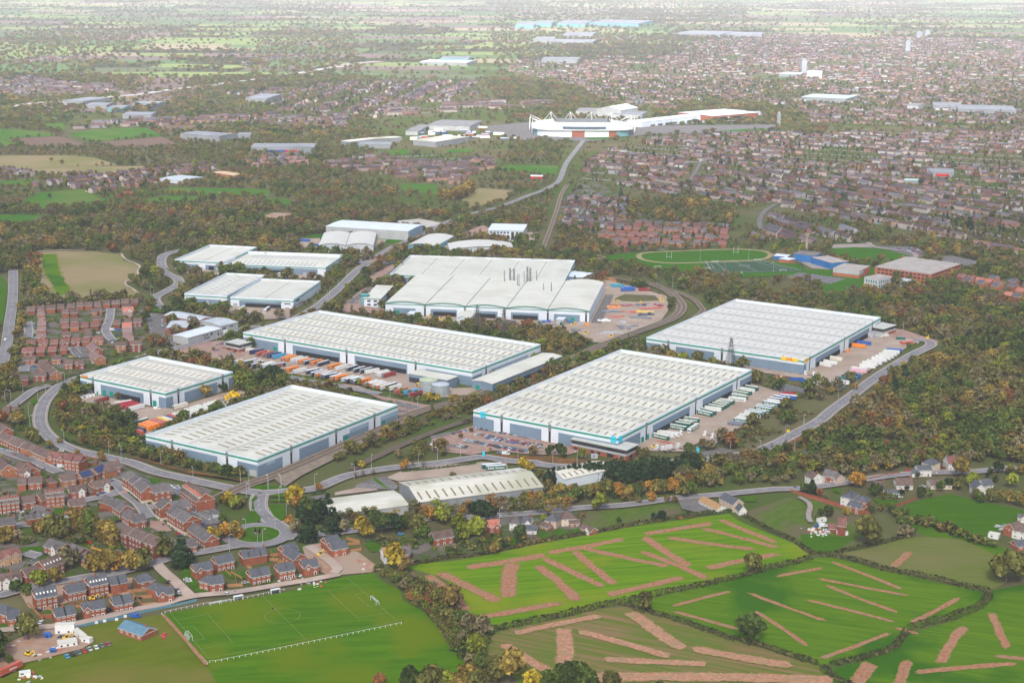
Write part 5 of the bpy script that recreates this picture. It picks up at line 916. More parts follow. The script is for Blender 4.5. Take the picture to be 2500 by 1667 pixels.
# nearest district houses join the individual list, the rest are one mass per district
DIST.sort(key=lambda t:t[1]**2+t[0]**2)
own=[h for h in HOUSES if not h['out']]; room=max(0,300-len(own)); rest=[]
for t in DIST:
    c=proj((t[0],t[1],4))
    if t[10]==1 and room>0 and 0<c[0]<2500:
        H(t[0],t[1],t[2],t[3]-1,t[4],t[5],t[6],t[7],t[8],t[9]); HOUSES[-1]['rk']=t[11]; room-=1
    else: rest.append(t)
def facing(h,ang):
    nx,ny=math.cos(h['rz']+ang),math.sin(h['rz']+ang); return nx*(-h['x'])+ny*(-h['y'])>0.12*math.hypot(h['x'],h['y'])
groups={}
for h in HOUSES:
    if not (h['out']): groups.setdefault(h['where'],[]).append(h)
    rootn='house' if h['e']<9 else 'block_of_flats'
    a,b=house_meshes(h['w'],h['d'],h['e'],h['r'],h['wall'],h['roof'],h['hip'],h['base'])
    t=empty(rootn,(h['x'],h['y'],0),h['rz'],None,'house' if h['e']<9 else 'flats'); h['o']=t
    part('wall',a,t); ro=part('roof',b,t)
    w,d,e,r=h['w'],h['d'],h['e'],h['r']
    big=h['sc']>20
    if big:
        fl_=2 if e<6.6 else 3
        if e<4: fl_=1
        st_=e/fl_
        for side in (0,1):
            sg=-1 if side==0 else 1
            if not facing(h,-math.pi/2 if side==0 else math.pi/2): continue
            n=max(2,int(w/3.4)); rz=0 if side==0 else math.pi
            for f in range(fl_):
                for i in range(n):
                    x=-w/2+(i+.5)*w/n
                    if f==0 and i==n//2 and side==0 and e>3.5: part('door',DOORM,t,(x,sg*(d/2+.02),0.02),rz); continue
                    if f==0 and 'G' in h['ext'] and i in (0,n-1): part('garage_door',GARM,t,(x,sg*(d/2+.02),0.02),rz); continue
                    part('window',wmesh(1.5,1.2),t,(x,sg*(d/2+.02),f*st_+1.1 if f else .95),rz)
        if not h['hip']:
            for sx in (-1,1):
                if facing(h,0 if sx>0 else math.pi) and e>3.5: part('window',wmesh(.8,1.0),t,(sx*(w/2+.02),0,e-1.6),math.pi/2*sx)
        if 'd' in h['ext'] or 's' in h['ext']:
            sg=-1 if facing(h,-math.pi/2) else 1
            for i in range(3):
                x=-w/2+(i+.5)*w/3; y0=sg*d*.3; zz=e+(r-e)*.42
                if 'd' in h['ext']:
                    mb=MB(); mb.box(-.7,-1.0,0,.7,1.2,1.1,m_frame); mb.poly([(-.5,-1.02,.2),(.5,-1.02,.2),(.5,-1.02,.95),(-.5,-1.02,.95)],m_wing); mb.poly([(-.9,-1.2,1.1),(0,-1.2,1.75),(0,1.6,1.75),(-.9,1.4,1.1)][::-1],RM['orange']); mb.poly([(.9,-1.2,1.1),(0,-1.2,1.75),(0,1.6,1.75),(.9,1.4,1.1)],RM['orange']); o=part('dormer',WMESH.setdefault('dm',mb.mesh('dormer')),t,(x,y0,zz-.3),0 if sg<0 else math.pi)
                else:
                    if 'sk' not in WMESH: mb=MB(); mb.box(-.4,-.6,0,.4,.6,.12,m_frame); WMESH['sk']=mb.mesh('roof_window')
                    o=part('roof_window',WMESH['sk'],t,(x,y0,e+(r-e)*.4+.1)); o.rotation_euler=(math.atan2(r-e,d/2)*(-sg),0,0)
        if 'p' in h['ext']:
            mb=MB(); mb.box(-w*.4,-d*.25,0,w*.4,d*.2,.12,mat('solar_cells',(0.02,0.035,0.10),(0.05,0.08,0.2),sc=1.2,rough=.15,coords='obj')); sg=-1 if facing(h,-math.pi/2) else 1
            o=mb.obj('solar_panel',t,(0,sg*d*.26,e+(r-e)*.5+.12)); o.rotation_euler=(math.atan2(r-e,d/2)*(-sg),0,0)
        if 'g' in h['ext'] or (h['ext']=='' and R.random()<.12 and e<6 and not h['hip']):
            sg=-1 if facing(h,-math.pi/2) else 1; k=(h['wall'],h['roof'],round(e,1))
            if ('gb',k) not in WMESH:
                mb=MB(); mb.poly([(-1.9,-.5,0),(1.9,-.5,0),(1.9,-.5,e),(0,-.5,e+1.9),(-1.9,-.5,e)],WM['white' if R.random()<.3 else h['wall']]); mb.poly([(1.9,-.5,0),(1.9,0.2,0),(1.9,.2,e),(1.9,-.5,e)],WM[h['wall']]); mb.poly([(-1.9,.2,0),(-1.9,-.5,0),(-1.9,-.5,e),(-1.9,.2,e)],WM[h['wall']])
                mb.poly([(-2.2,-.8,e-.2),(0,-.8,e+2.1),(0,d*.3,e+2.1),(-2.2,0.3,e-.2)][::-1],RM[h['roof']]); mb.poly([(2.2,-.8,e-.2),(0,-.8,e+2.1),(0,d*.3,e+2.1),(2.2,.3,e-.2)],RM[h['roof']])
                for sx in (-1,1): mb.poly([(sx*2.2,-.83,e-.45),(0,-.83,e+1.8),(0,-.83,e+2.15),(sx*2.2,-.83,e-.1)],m_trim)
                WMESH[('gb',k)]=mb.mesh('front_gable')
            gb=part('front_gable',WMESH[('gb',k)],t,((-w*.22 if R.random()<.5 else w*.22),sg*(d/2),0),0 if sg<0 else math.pi); part('window',wmesh(1.5,1.2),gb,(0,-.52,e-1.5))
    if not h['hip'] and e<9 and (R.random()<.35 or 'c' in h['ext']) and h['sc']>14: part('chimney',CHM,ro,(w*.38,0,r))
colw={'slate':'slate roof','brown':'brown roof','grey':'grey roof','red':'reddish roof','orange':'orange roof','teal':'blue roof','tan':'tan roof','mauve':'mauve roof'}
for wh,hsl in groups.items():
    hsl.sort(key=lambda h:h['px'])
    for i,h in enumerate(hsl):
        if len(hsl)==1 and not wh.startswith(('in ','of ','at ','on ','with ','standing','hidden','between')): lab=wh
        elif len(hsl)==1: lab='%s house with %s %s'%(h['wall'],colw[h['roof']],wh)
        else: lab='%s house, %s, %s from the left %s'%(h['wall'],colw[h['roof']],nth(i),wh)
        if h['e']>=9: lab=lab.replace(' house',' block',1)
        w_=lab.split(); 
        if len(w_)>16: lab=lab.replace(', '+colw[h['roof']],'',1)
        if len(lab.split())>16: lab=' '.join(lab.split()[:16])
        h['o']['label']=lab; h['o']['group']='houses of the estates and villages'
for h in HOUSES:
    if h['out']: h['o']['label']='%s house with %s just outside the picture edge'%(h['wall'],colw[h['roof']]); h['o']['group']='houses just outside the edge'
# mass houses
m_shed=mat('garden_sheds',(0.35,0.33,0.3),(0.6,0.6,0.6),sc=.05,island=.4)
def ism(src,name,a,b): return mat(name,a,b,sc=.02,island=.3,det=2)
MW={'white':ism(0,'far_white_walls',(0.305,0.296,0.305),(0.416,0.408,0.419)),'cream':ism(0,'far_cream_walls',(0.360,0.317,0.274),(0.416,0.373,0.335)),'pink':ism(0,'far_pink_walls',(0.332,0.246,0.229),(0.381,0.296,0.274)),'red brick':ism(0,'far_red_walls',(0.222,0.109,0.092),(0.284,0.154,0.127)),'orange brick':ism(0,'far_orange_walls',(0.302,0.172,0.127),(0.373,0.226,0.176)),'dark brick':ism(0,'far_dark_walls',(0.222,0.082,0.069),(0.266,0.109,0.088))}
MR={'mauve':ism(0,'far_mauve_roofs',(0.092,0.068,0.074),(0.131,0.102,0.110)),'brown':ism(0,'far_brown_roofs',(0.067,0.054,0.055),(0.100,0.079,0.082)),'red':ism(0,'far_red_roofs',(0.100,0.066,0.062),(0.135,0.090,0.086)),'grey':ism(0,'far_grey_roofs',(0.100,0.098,0.110),(0.135,0.134,0.149)),'orange':ism(0,'far_orange_roofs',(0.198,0.102,0.086),(0.255,0.138,0.118)),'slate':ism(0,'far_slate_roofs',(0.086,0.094,0.118),(0.114,0.123,0.149))}
bydist={}; XT=[]
for t in rest: bydist.setdefault(t[9],[]).append(t)
for wh,ts in bydist.items():
    mb=MB()
    for (x,y,rz,L,d,e,r,wl,rf,_,blk,_k) in ts:
        occ((x,y),3); c,s=math.cos(rz),math.sin(rz); n=len(mb.v); w=L/2; h=d/2
        for (u,v,z) in ((-w,-h,0),(w,-h,0),(w,h,0),(-w,h,0),(-w,-h,e),(w,-h,e),(w,h,e),(-w,h,e),(-w,0,r),(w,0,r),(-w,-h-.3,e),(w,-h-.3,e),(w,h+.3,e),(-w,h+.3,e),(-w,0,r+.1),(w,0,r+.1)): mb.v.append((x+c*u-s*v,y+s*u+c*v,z))
        a=mb.mi(MW[wl]); b=mb.mi(MR[rf])
        for q in range(2 if y<3000 else 1):
            if R.random()<.62: u=R.uniform(-w,w); v=R.choice((-1,1))*R.uniform(h+3,h+11); XT.append((x+c*u-s*v,y+s*u+c*v,R.uniform(5,11)))
        mb.f+=[(n,n+1,n+5,n+4),(n+1,n+2,n+6,n+9,n+5),(n+2,n+3,n+7,n+6),(n+3,n,n+4,n+8,n+7),(n+10,n+11,n+15,n+14),(n+12,n+13,n+14,n+15)]; mb.m+=[a,a,a,a,b,b]
        # rear additions, sheds, parked cars: small bright boxes
        for q in range(max(1,blk//2)+ (1 if blk>3 else 0)):
            u=R.uniform(-w,w); v=R.choice((-1,1))*R.uniform(h+2,h+13); sw=R.uniform(1,2.4); sh=R.uniform(1.2,2.8); px,py=x+c*u-s*v,y+s*u+c*v
            i0=len(mb.v); mb.box(-sw,-sw*.7,0,sw,sw*.7,sh,MW[R.choice(('white','cream','pink','red brick','red brick','dark brick'))]); mb.xf(Matrix.Translation((px,py,0))@Matrix.Rotation(rz,4,'Z'),i0)
    o=mb.obj('suburb'); o['kind']='stuff'; o['label']='mass of houses '+wh; o['category']='houses'
# ================= trees
def leafm(n,a,b,isl=.55,k=1.08): return mat(n,(a[0]*k,a[1]*k*1.02,a[2]*k*.8),(b[0]*k,b[1]*k*1.02,b[2]*k*.8),sc=.12,island=isl,orand=.2,det=3,rough=.9)
LC={'dark green':leafm('dark_green_leaves',(0.030,0.048,0.014),(0.055,0.08,0.022)),'green':leafm('green_leaves',(0.055,0.085,0.018),(0.09,0.125,0.03)),'olive':leafm('olive_leaves',(0.085,0.085,0.026),(0.135,0.125,0.042)),
 'yellow-green':leafm('yellow_green_leaves',(0.13,0.15,0.018),(0.19,0.205,0.032)),'yellow':leafm('yellow_leaves',(0.24,0.175,0.02),(0.33,0.24,0.035)),'ochre':leafm('ochre_leaves',(0.17,0.125,0.035),(0.24,0.17,0.05)),'orange':leafm('orange_leaves',(0.24,0.12,0.03),(0.31,0.16,0.04)),
 'brown':leafm('brown_leaves',(0.105,0.073,0.028),(0.155,0.108,0.042)),'grey-brown':leafm('bare_twigs',(0.125,0.105,0.065),(0.18,0.15,0.10)),'blackish green':leafm('conifer_needles',(0.012,0.028,0.014),(0.026,0.05,0.022)),'rust':leafm('rust_leaves',(0.17,0.075,0.035),(0.23,0.10,0.045))}
m_bark=mat('bark',(0.07,0.055,0.04),(0.12,0.10,0.075),sc=1); m_barkp=mat('pale_bark',(0.25,0.22,0.18),(0.35,0.31,0.26),sc=1)
def rpt(rr):
    while 1:
        v=Vector((rr.uniform(-1,1),rr.uniform(-1,1),rr.uniform(-1,1)))
        if 0.05<v.length<1: return v.normalized()
def crown(kind,seed,nq,m):
    rr=random.Random(seed); mb=MB(); cl=[]
    if kind=='round':
        for i in range(17): v=rpt(rr); f=rr.uniform(.55,.8); cl.append((Vector((v.x*.40*f,v.y*.40*f,.58+v.z*.36*f)),rr.uniform(.11,.19)))
        cl.append((Vector((0,0,.55)),.22)); cl.append((Vector((rr.uniform(-.1,.1),0,.8)),.16)); qs=.055
    elif kind=='poplar':
        for i in range(14): z=.14+.8*i/13; w=.10*math.sin(math.pi*(.12+.8*i/13))**.6; cl.append((Vector((rr.uniform(-.03,.03),rr.uniform(-.03,.03),z)),w*rr.uniform(.8,1.1)))
        qs=.035
    elif kind=='conifer':
        for i in range(12): z=.1+.85*i/11; w=.24*(1-i/12)+.03; cl.append((Vector((rr.uniform(-.03,.03),rr.uniform(-.03,.03),z)),w*rr.uniform(.85,1.1)))
        qs=.045
    elif kind=='bush':
        for i in range(9): v=rpt(rr); cl.append((Vector((v.x*.42,v.y*.42,.42+v.z*.2)),rr.uniform(.22,.36)))
        qs=.10
    elif kind=='wispy':
        for i in range(16): v=rpt(rr); f=rr.uniform(.5,1); cl.append((Vector((v.x*.24*f,v.y*.24*f,.62+v.z*.33*f)),rr.uniform(.08,.14)))
        qs=.036
    tot=sum(c[1]**2 for c in cl)
    for c,rad in cl:
        n=max(3,int(nq*rad*rad/tot))
        for i in range(n):
            v=rpt(rr); 
            if kind!='wispy' and v.z<-.5 and rr.random()<.6: v.z=-v.z
            rf=rad*rr.uniform(.72,1.12) if kind!='wispy' else rad*rr.uniform(.2,1.3)
            p=c+Vector((v.x,v.y,v.z*(1.6 if kind in('poplar','conifer') else .9)))*rf
            if p.z<0.02: p.z=.02+rr.random()*.05
            nn=(v+rpt(rr)*.7).normalized(); a=nn.orthogonal().normalized(); b=nn.cross(a); t=rr.random()*6.28; s=qs*rr.uniform(.6,1.4)
            a,b=a*math.cos(t)+b*math.sin(t),b*math.cos(t)-a*math.sin(t)
            if kind=='wispy': b*=.5
            mb.poly([p-a*s-b*s*.8,p+a*s*.9-b*s,p+a*s+b*s*.7,p-a*s*.8+b*s],m)
    return mb
def trunk(kind,seed,m,mb=None):
    rr=random.Random(seed); mb=mb or MB(); r={'round':.026,'poplar':.014,'conifer':.018,'bush':.015,'wispy':.012}[kind]; top={'round':.55,'poplar':.85,'conifer':.9,'bush':.4,'wispy':.8}[kind]
    mb.cyl(0,0,-.01,top*.45,r*1.25,r*.85,m,7); mb.cyl(0,0,top*.45,top,r*.85,r*.25,m,6)
    for i in range({'round':7,'poplar':3,'conifer':0,'bush':4,'wispy':10}[kind]):
        z=top*rr.uniform(.3,.75); a=rr.random()*6.28; l=rr.uniform(.16,.3) if kind!='poplar' else .08
        q=Vector((math.cos(a)*l,math.sin(a)*l,z+l*rr.uniform(.5,1.3))); mb.bar((0,0,z),q,r*.7,m)
    return mb
CM={}
def crown_mesh(kind,var,col,nq):
    k=(kind,var,col)
    if k not in CM: CM[k]=crown(kind,hash((kind,))%1 + var*31+len(kind),nq,LC[col]).mesh('crown')
    return CM[k]
TM={}
def trunk_mesh(kind,var,pale=0):
    k=(kind,var,pale)
    if k not in TM: TM[k]=trunk(kind,var*7+3,m_barkp if pale else m_bark).mesh('trunk')
    return TM[k]
NQ={'round':620,'poplar':420,'conifer':420,'bush':150,'wispy':360}
TREES=[]
def T(x,y,h,kind,col,where=None,wd=1.0,hand=0):
    c=proj((x,y,h/2))
    if c[2]<=1: return
    TREES.append([FPX/c[2]*h*(3 if hand else 1),x,y,h,kind,col,where,wd,c[0],c[1],hand])
def trees(where,txt,kind,col,h=9,wd=1.0):
    for t in txt.split('|'):
        q=t.split(); hh=h; cc=col; kk=kind
        r=q[0]
        ks={'B':1.42,'M':1.3,'H':1.25,'J':1.12,'T':1.15}[r[0]]
        for w in q[1:]:
            f=w.split(':'); p=W(r+' '+f[0])[0]
            for z in f[1:]:
                if z[0].isdigit(): hh=float(z)
                elif z in CK: cc=CK[z]
            T(p.x,p.y,hh*R.uniform(.92,1.08)*(ks if hh<14 else 1.08),kk,cc,where,wd,1); hh=h; cc=col
CK={'dg':'dark green','g':'green','o':'olive','yg':'yellow-green','y':'yellow','oc':'ochre','or':'orange','b':'brown','gb':'grey-brown','k':'blackish green','r':'rust'}
# hand placed trees : region then u,v of the trunk foot[:height][:colour]
trees('standing alone in the trenched pasture','B3 2020,1300:16','round','dark green',16,1.15)
trees('in the hedge between the two trenched fields','B3 2040,835:9:o|B3 1310,1080:8:o','round','olive')
trees('beside the rough pasture','B4 2230,890:17:o|B4 1300,640:15:o|B4 2330,870:12:o','round','olive',15,1.2)
trees('in the belt between pitch and trenched field','B2 1150,810:12:y 1205,830:7:b 1120,850:4:o 1190,880:4:o 1310,960:6:o 1400,990:6:b 1250,1000:4:b 1530,1080:10:b 1440,1050:6:o 1480,1130:6:o 1590,1180:6:g 1650,1240:8:gb 1750,1250:8:gb 1690,1390:8:yg 1600,1300:5:gb 1560,1350:5:o 1740,1440:5:g 1820,1560:10:o 1930,1560:12:oc 1640,1440:4:gb 1380,1120:4:b 1700,1330:5:o','round','olive',8)
trees('along the bottom edge of the picture','B2 1040,1600:6:r 1260,1640:11:dg 1380,1660:11:o 1500,1640:9:yg 1620,1640:10:oc 2080,1650:9:y 2200,1660:10:g 2300,1640:12:dg|B3 800,1640:12:dg 900,1650:11:g 1080,1640:8:o 560,1640:8:oc 660,1650:9:g 50,1660:9:oc 150,1640:9:o 1400,1660:6:dg','round','green',9)
trees('beside the site entrance at the left edge','B1 190,1280:15:o|B1 -30,1430:11:dg -10,1350:8:g 60,1440:4:g|B1 60,1250:2:b','round','olive',12)
trees('along the road above the new estate','B1 470,800:10:gb|B1 640,830:9:oc 720,830:10:oc 780,820:8:or|B1 890,820:9:oc 960,810:9:o|B1 1110,730:10:o|B1 270,930:8:yg 380,900:7:oc 110,960:6:dg 180,980:5:g','round','ochre',9,1.1)
trees('of dark cedars among the houses','B1 1225,780:12|B2 560,610:14 730,560:12|B2 640,480:10 520,480:8|B2 690,430:10','conifer','blackish green',12,1.5)
trees('in the tall poplar row behind the terraces','B1 510,560:15:oc 560,570:9:o 590,570:13:o 620,600:13:g 650,610:13:o 680,620:14:oc 710,640:14:oc 740,650:15:oc 770,670:15:oc','poplar','ochre',14,1.6)
trees('in the thicket left of the poplar row','B1 290,570:8:oc 370,590:11:o 400,600:9:o 250,570:6:b 60,620:8:oc 20,640:8:oc 130,620:6:gb 170,640:4:g 210,630:4:gb 440,600:5:o 500,640:4:g 560,640:4:dg 760,700:4:yg 820,680:4:g 840,700:3:dg','round','olive',8)
trees('beside the roundabout','B1 1540,380:8:y 1590,400:7:yg 1490,360:5:o 1520,600:8:or 1580,600:8:oc 1440,620:7:y 1480,610:6:oc 1500,490:5:g 1410,610:5:o 1620,600:5:or|B2 480,400:13:y 500,420:8:or 430,500:5:or 470,560:7:gb 540,430:8:g 600,420:7:dg 640,450:7:dg','round','ochre',7)
OLD='780,440:6:o 830,430:7:o 870,440:6:oc 930,430:7:o 1000,420:6:oc 1080,440:6:or 1150,430:6:oc 1270,400:8:o 1340,410:7:or 1430,390:8:yg 1490,400:7:yg 1600,390:6:or 1660,370:6:or 1800,360:8:or 1850,360:7:b 1900,380:6:gb 1980,360:7:o 2060,350:7:oc 2120,370:7:o 2180,380:7:oc 2260,360:7:oc 2300,350:6:or 1550,380:6:gb 1700,380:6:b'
OLD=' '.join('%s,%g:%g:%s'%(q.split(':')[0].split(',')[0],float(q.split(':')[0].split(',')[1])+62,float(q.split(':')[1])*1.15,q.split(':')[2]) for q in OLD.split())
trees('in front of the old cream roofed sheds','B2 '+OLD,'wispy','olive',8,1.5)
trees('along the lane below the old sheds','B2 690,560:6:gb 790,560:7:gb 940,600:10:y 1010,520:9:dg 1060,560:9:dg 1150,560:9:k 1220,530:7:g 1300,560:9:o 1390,480:7:or 1470,500:8:yg 1580,560:9:yg 1690,600:9:yg 1620,610:6:yg 1720,460:9:k 1780,470:8:k 1560,600:5:g 1350,600:6:g 1400,640:5:dg 1500,700:4:g 1290,600:5:g 1840,680:5:g 1870,650:4:k 1990,600:7:dg 1820,700:5:oc','round','green',8)
trees('of the dark conifer screen beside the old shed','J1 930,760:9 980,750:10 1030,745:10 1080,735:10 1130,730:11 1180,722:11 1230,716:11 1280,712:11 1330,708:12 1380,704:11 1430,700:11 1480,700:11 1530,698:11 1580,700:13 1630,720:14 1680,730:14 1730,730:15 1780,730:14 1830,720:14 1880,710:14 1930,700:14 1980,690:13 2030,680:13 2075,672:12|J1 2160,665:12 2210,660:13 2260,655:13 2310,650:13 2352,640:12','conifer','blackish green',11,1.5)
trees('in the mixed belt above the allotments','J1 1180,930:9:g 1240,900:7:dg 1320,900:9:o 1420,1010:11:yg 1380,880:9:oc 1490,880:11:o 1560,860:8:g 1600,880:9:or 1700,890:8:oc 1780,880:8:dg 1920,930:7:or 1900,830:8:or 1960,850:9:oc 2020,850:9:o 2130,850:10:or 2180,860:8:oc 2230,880:10:o 2300,870:9:g 1150,850:6:or 1040,870:8:oc 980,860:6:oc 940,900:6:oc 850,920:7:oc 780,930:7:or 700,960:7:o 600,980:6:g 500,960:6:or 420,1000:6:g 290,1090:11:k 210,1050:8:k 130,1000:5:g 1650,920:5:b 1720,930:5:b 1800,940:5:gb 2070,930:5:b 2140,940:5:b|J1 90,1230:12:yg 240,1270:12:yg 60,1330:5:dg 650,1290:8:dg 660,1340:5:dg 520,1370:4:k 560,1370:3:k 430,1400:6:oc 340,1360:5:g 1950,1110:6:k 2020,1110:6:k 1610,1130:4:dg 400,1290:5:dg','round','olive',8)
trees('in the gardens along the village lane','J3 630,430:9:or 220,530:6:r 280,560:5:gb 70,500:7:dg 130,480:7:dg 780,520:9:dg 850,500:6:k 500,720:6:y 760,700:5:dg 230,750:6:dg 310,740:7:dg 190,770:4:g 740,1010:15:o 1110,740:6:g 960,700:7:g 860,680:6:o 1270,540:7:dg 1370,530:6:g 1480,470:7:g 1560,440:7:k 1660,450:8:o 1700,330:14:oc 1800,420:9:yg 1240,330:4:dg 1690,400:6:o 1850,560:7:o 1900,590:7:g 2000,580:8:o 2080,590:7:o 2200,600:9:oc 2290,620:9:o 2350,640:8:oc 2000,300:5:dg 2080,280:8:k 2110,540:6:oc 2220,430:9:yg 2200,300:7:o 2320,300:7:oc 1970,330:4:k 2050,380:5:dg 1130,470:4:k 1070,530:5:k 1010,560:4:g 880,560:5:o 960,540:4:g','round','olive',8)
trees('in the hedge below the green paddock','J3 1180,800:5:o 1240,800:5:dg 1300,830:5:o 1380,820:6:o 1440,850:5:g 1520,880:6:b 1600,900:5:o 1650,930:6:dg 1710,930:5:o 1790,980:5:g 1850,1000:5:o 1930,1020:5:o 2010,1040:4:g 1120,930:6:gb 1090,800:5:g 1030,740:5:o','bush','olive',5,1.3)
trees('lining the car park of the longest warehouse','J8 200,780:5:y 490,740:5:y 560,810:4:oc 630,820:4:y 700,830:4:y 880,820:6:y 1100,830:5:oc 570,650:4:o 290,700:4:oc','round','yellow',4.5)
trees('in front of the trailer yard, dark pines','H8 360,500:9 420,470:9 480,460:10 540,450:10 600,470:9 500,490:8 340,470:8','round','blackish green',9,.9)
trees('in the bushes left of the dark pines','H8 130,560:6:g 200,570:6:g 260,590:6:g 330,600:6:g 100,600:6:o 230,460:6:y 140,380:5:y 190,370:5:oc 270,400:5:oc 170,330:4:y 20,330:4:oc 350,330:4:yg 560,370:3:yg','round','green',6)
trees('in the row below the trailer yard','H8 980,530:5:oc 1060,545:4:g 1110,550:4:o 1160,560:4:o 890,540:3:o 1290,600:4:gb 1480,540:4:yg 1560,560:3:y 1620,570:3:yg 1700,580:4:yg 1780,590:4:y 1850,610:5:yg 1920,620:4:yg 2000,630:4:g 2140,690:7:y 2220,690:6:y 2080,660:4:y','round','ochre',4.5)
trees('along the estate loop road, bright autumn colours','B2 1210,130:5.5:or 920,130:5:y 635,280:5:or 880,120:4:dg|M3 1270,1420:6:o|J2 140,1130:7:o|J1 200,260:4:b|J1 95,320:4:b|J1 380,440:3:y|J1 950,480:8:dg 1070,500:8:dg 1040,460:7:dg 960,520:4:or|J1 700,620:9:y 740,640:8:y 780,640:7:oc 850,700:6:o 920,730:6:o|J6 1820,1000:6:y 1165,1310:7:or|J6 1950,510:5:y 2040,520:5:y 2120,560:5:y|B4 1210,250:9:or','round','orange',5)
trees('of slim bare saplings beside the loop road','J2 890,1190:5 1020,1180:5 1140,1170:5 1250,1145:4 1370,1140:4 1470,1110:4 1580,1090:5 1740,1020:4 1930,960:4|B2 1000,170:4:gb 1270,120:4:gb 1340,120:4:gb 885,190:4:gb 930,180:4:gb','wispy','grey-brown',4.5,1.3)
trees('on the steep wooded slope, single dark conifers','J6 1840,1170:11 1700,1390:13|M4 1540,910:10 2100,690:12 1980,640:8|B4 915,300:7|M4 1485,1040:11','conifer','blackish green',11,1.5)
trees('standing on the school field','J5 1185,225:10:b|J5 1700,175:12:oc|J5 1055,215:6:gb','round','brown',10,1.1)
trees('in the rows of golden poplars by the sports field','T2 730,760:13 760,770:13 850,760:12 870,765:12 1080,760:13 1110,765:13 1140,770:13 1245,780:14 1450,800:15 1480,800:16 1510,800:16 1540,800:17 1570,800:18 1600,790:20 1630,780:22 1660,760:22 1380,780:11|T2 540,640:12:o 595,640:12:oc|T3 1245,870:16 1325,820:14 1320,750:12 1590,870:17 1620,880:18 1650,880:17 1690,860:16 1720,860:15 1640,950:13 1400,930:15 1430,920:16 1480,940:15 1510,940:12 1750,1040:14 1880,960:14 1905,910:12','poplar','ochre',15,2.2)
trees('of dark firs scattered in the suburb','T3 1150,780:10 1195,830:10 1095,570:10 1385,420:9 1370,500:9 1855,400:9 1510,500:8|T4 1980,990:13 2220,1040:9 1370,910:9 1770,880:8 1070,850:8 485,500:8 795,480:9 1600,560:9 2290,410:11','conifer','blackish green',10,1.5)
trees('bordering the dry meadow','T1 960,1310:9:dg 1010,1290:8:dg 1000,1390:8:yg 1060,1380:7:g 920,1200:10:o 880,1180:9:o 960,1180:10:o 1030,1180:9:yg 1000,1150:8:yg 1040,1240:8:o 1170,1000:12:dg 1080,880:9:oc 335,790:7:dg 420,560:8:b 345,540:7:b 1940,1070:6:g','round','olive',8)
trees('lining the left hand lane','M1 60,170:8:o 110,160:8:o 190,200:9:oc 250,210:9:oc 160,330:8:o 230,300:8:o 300,330:8:o 200,400:8:o 130,430:6:oc 150,560:8:oc 120,620:8:oc 100,740:6:yg 80,740:6:o 110,820:8:o 60,870:8:oc 40,930:8:o 100,920:7:or 90,860:7:yg 30,1000:8:o 150,500:7:oc 320,390:6:o','round','olive',8,1.15)
trees('in the copse beside the smaller white warehouse','M1 480,980:6:y 520,1000:6:yg 560,1000:5:g 400,1090:6:yg 420,1120:6:yg 480,1120:6:g 550,1130:6:g 610,1130:6:g 660,1140:7:g 700,1150:6:o 730,1180:6:g 400,1180:6:o 460,1190:6:oc 520,1200:6:o 580,1210:6:g 640,1220:6:o 550,1260:5:y 690,1250:6:o 720,1290:6:oc 790,1230:6:g 840,1200:6:o 860,1210:5:g 620,1280:6:g 660,1310:6:yg 700,1330:5:yg 480,1270:5:b 420,1240:5:b 600,1340:5:o 560,1310:5:gb 740,1340:6:o','round','green',6,1.25)
trees('in the row screening the biggest warehouse front','M1 760,1390:6:oc 830,1400:6:g 890,1420:6:o 960,1400:6:dg 970,1440:6:o 1030,1440:6:g 1090,1450:6:o 1150,1470:6:g 1200,1480:6:g 1250,1500:6:o 1300,1500:6:g 1340,1520:6:g 1400,1530:6:o 1450,1530:6:g 1500,1550:6:g 1540,1560:7:dg 1590,1560:6:yg 1630,1560:6:o 680,1440:5:oc 700,1460:4:or 340,1360:4:oc 520,1420:4:oc 400,1340:4:oc','round','green',6,1.2)
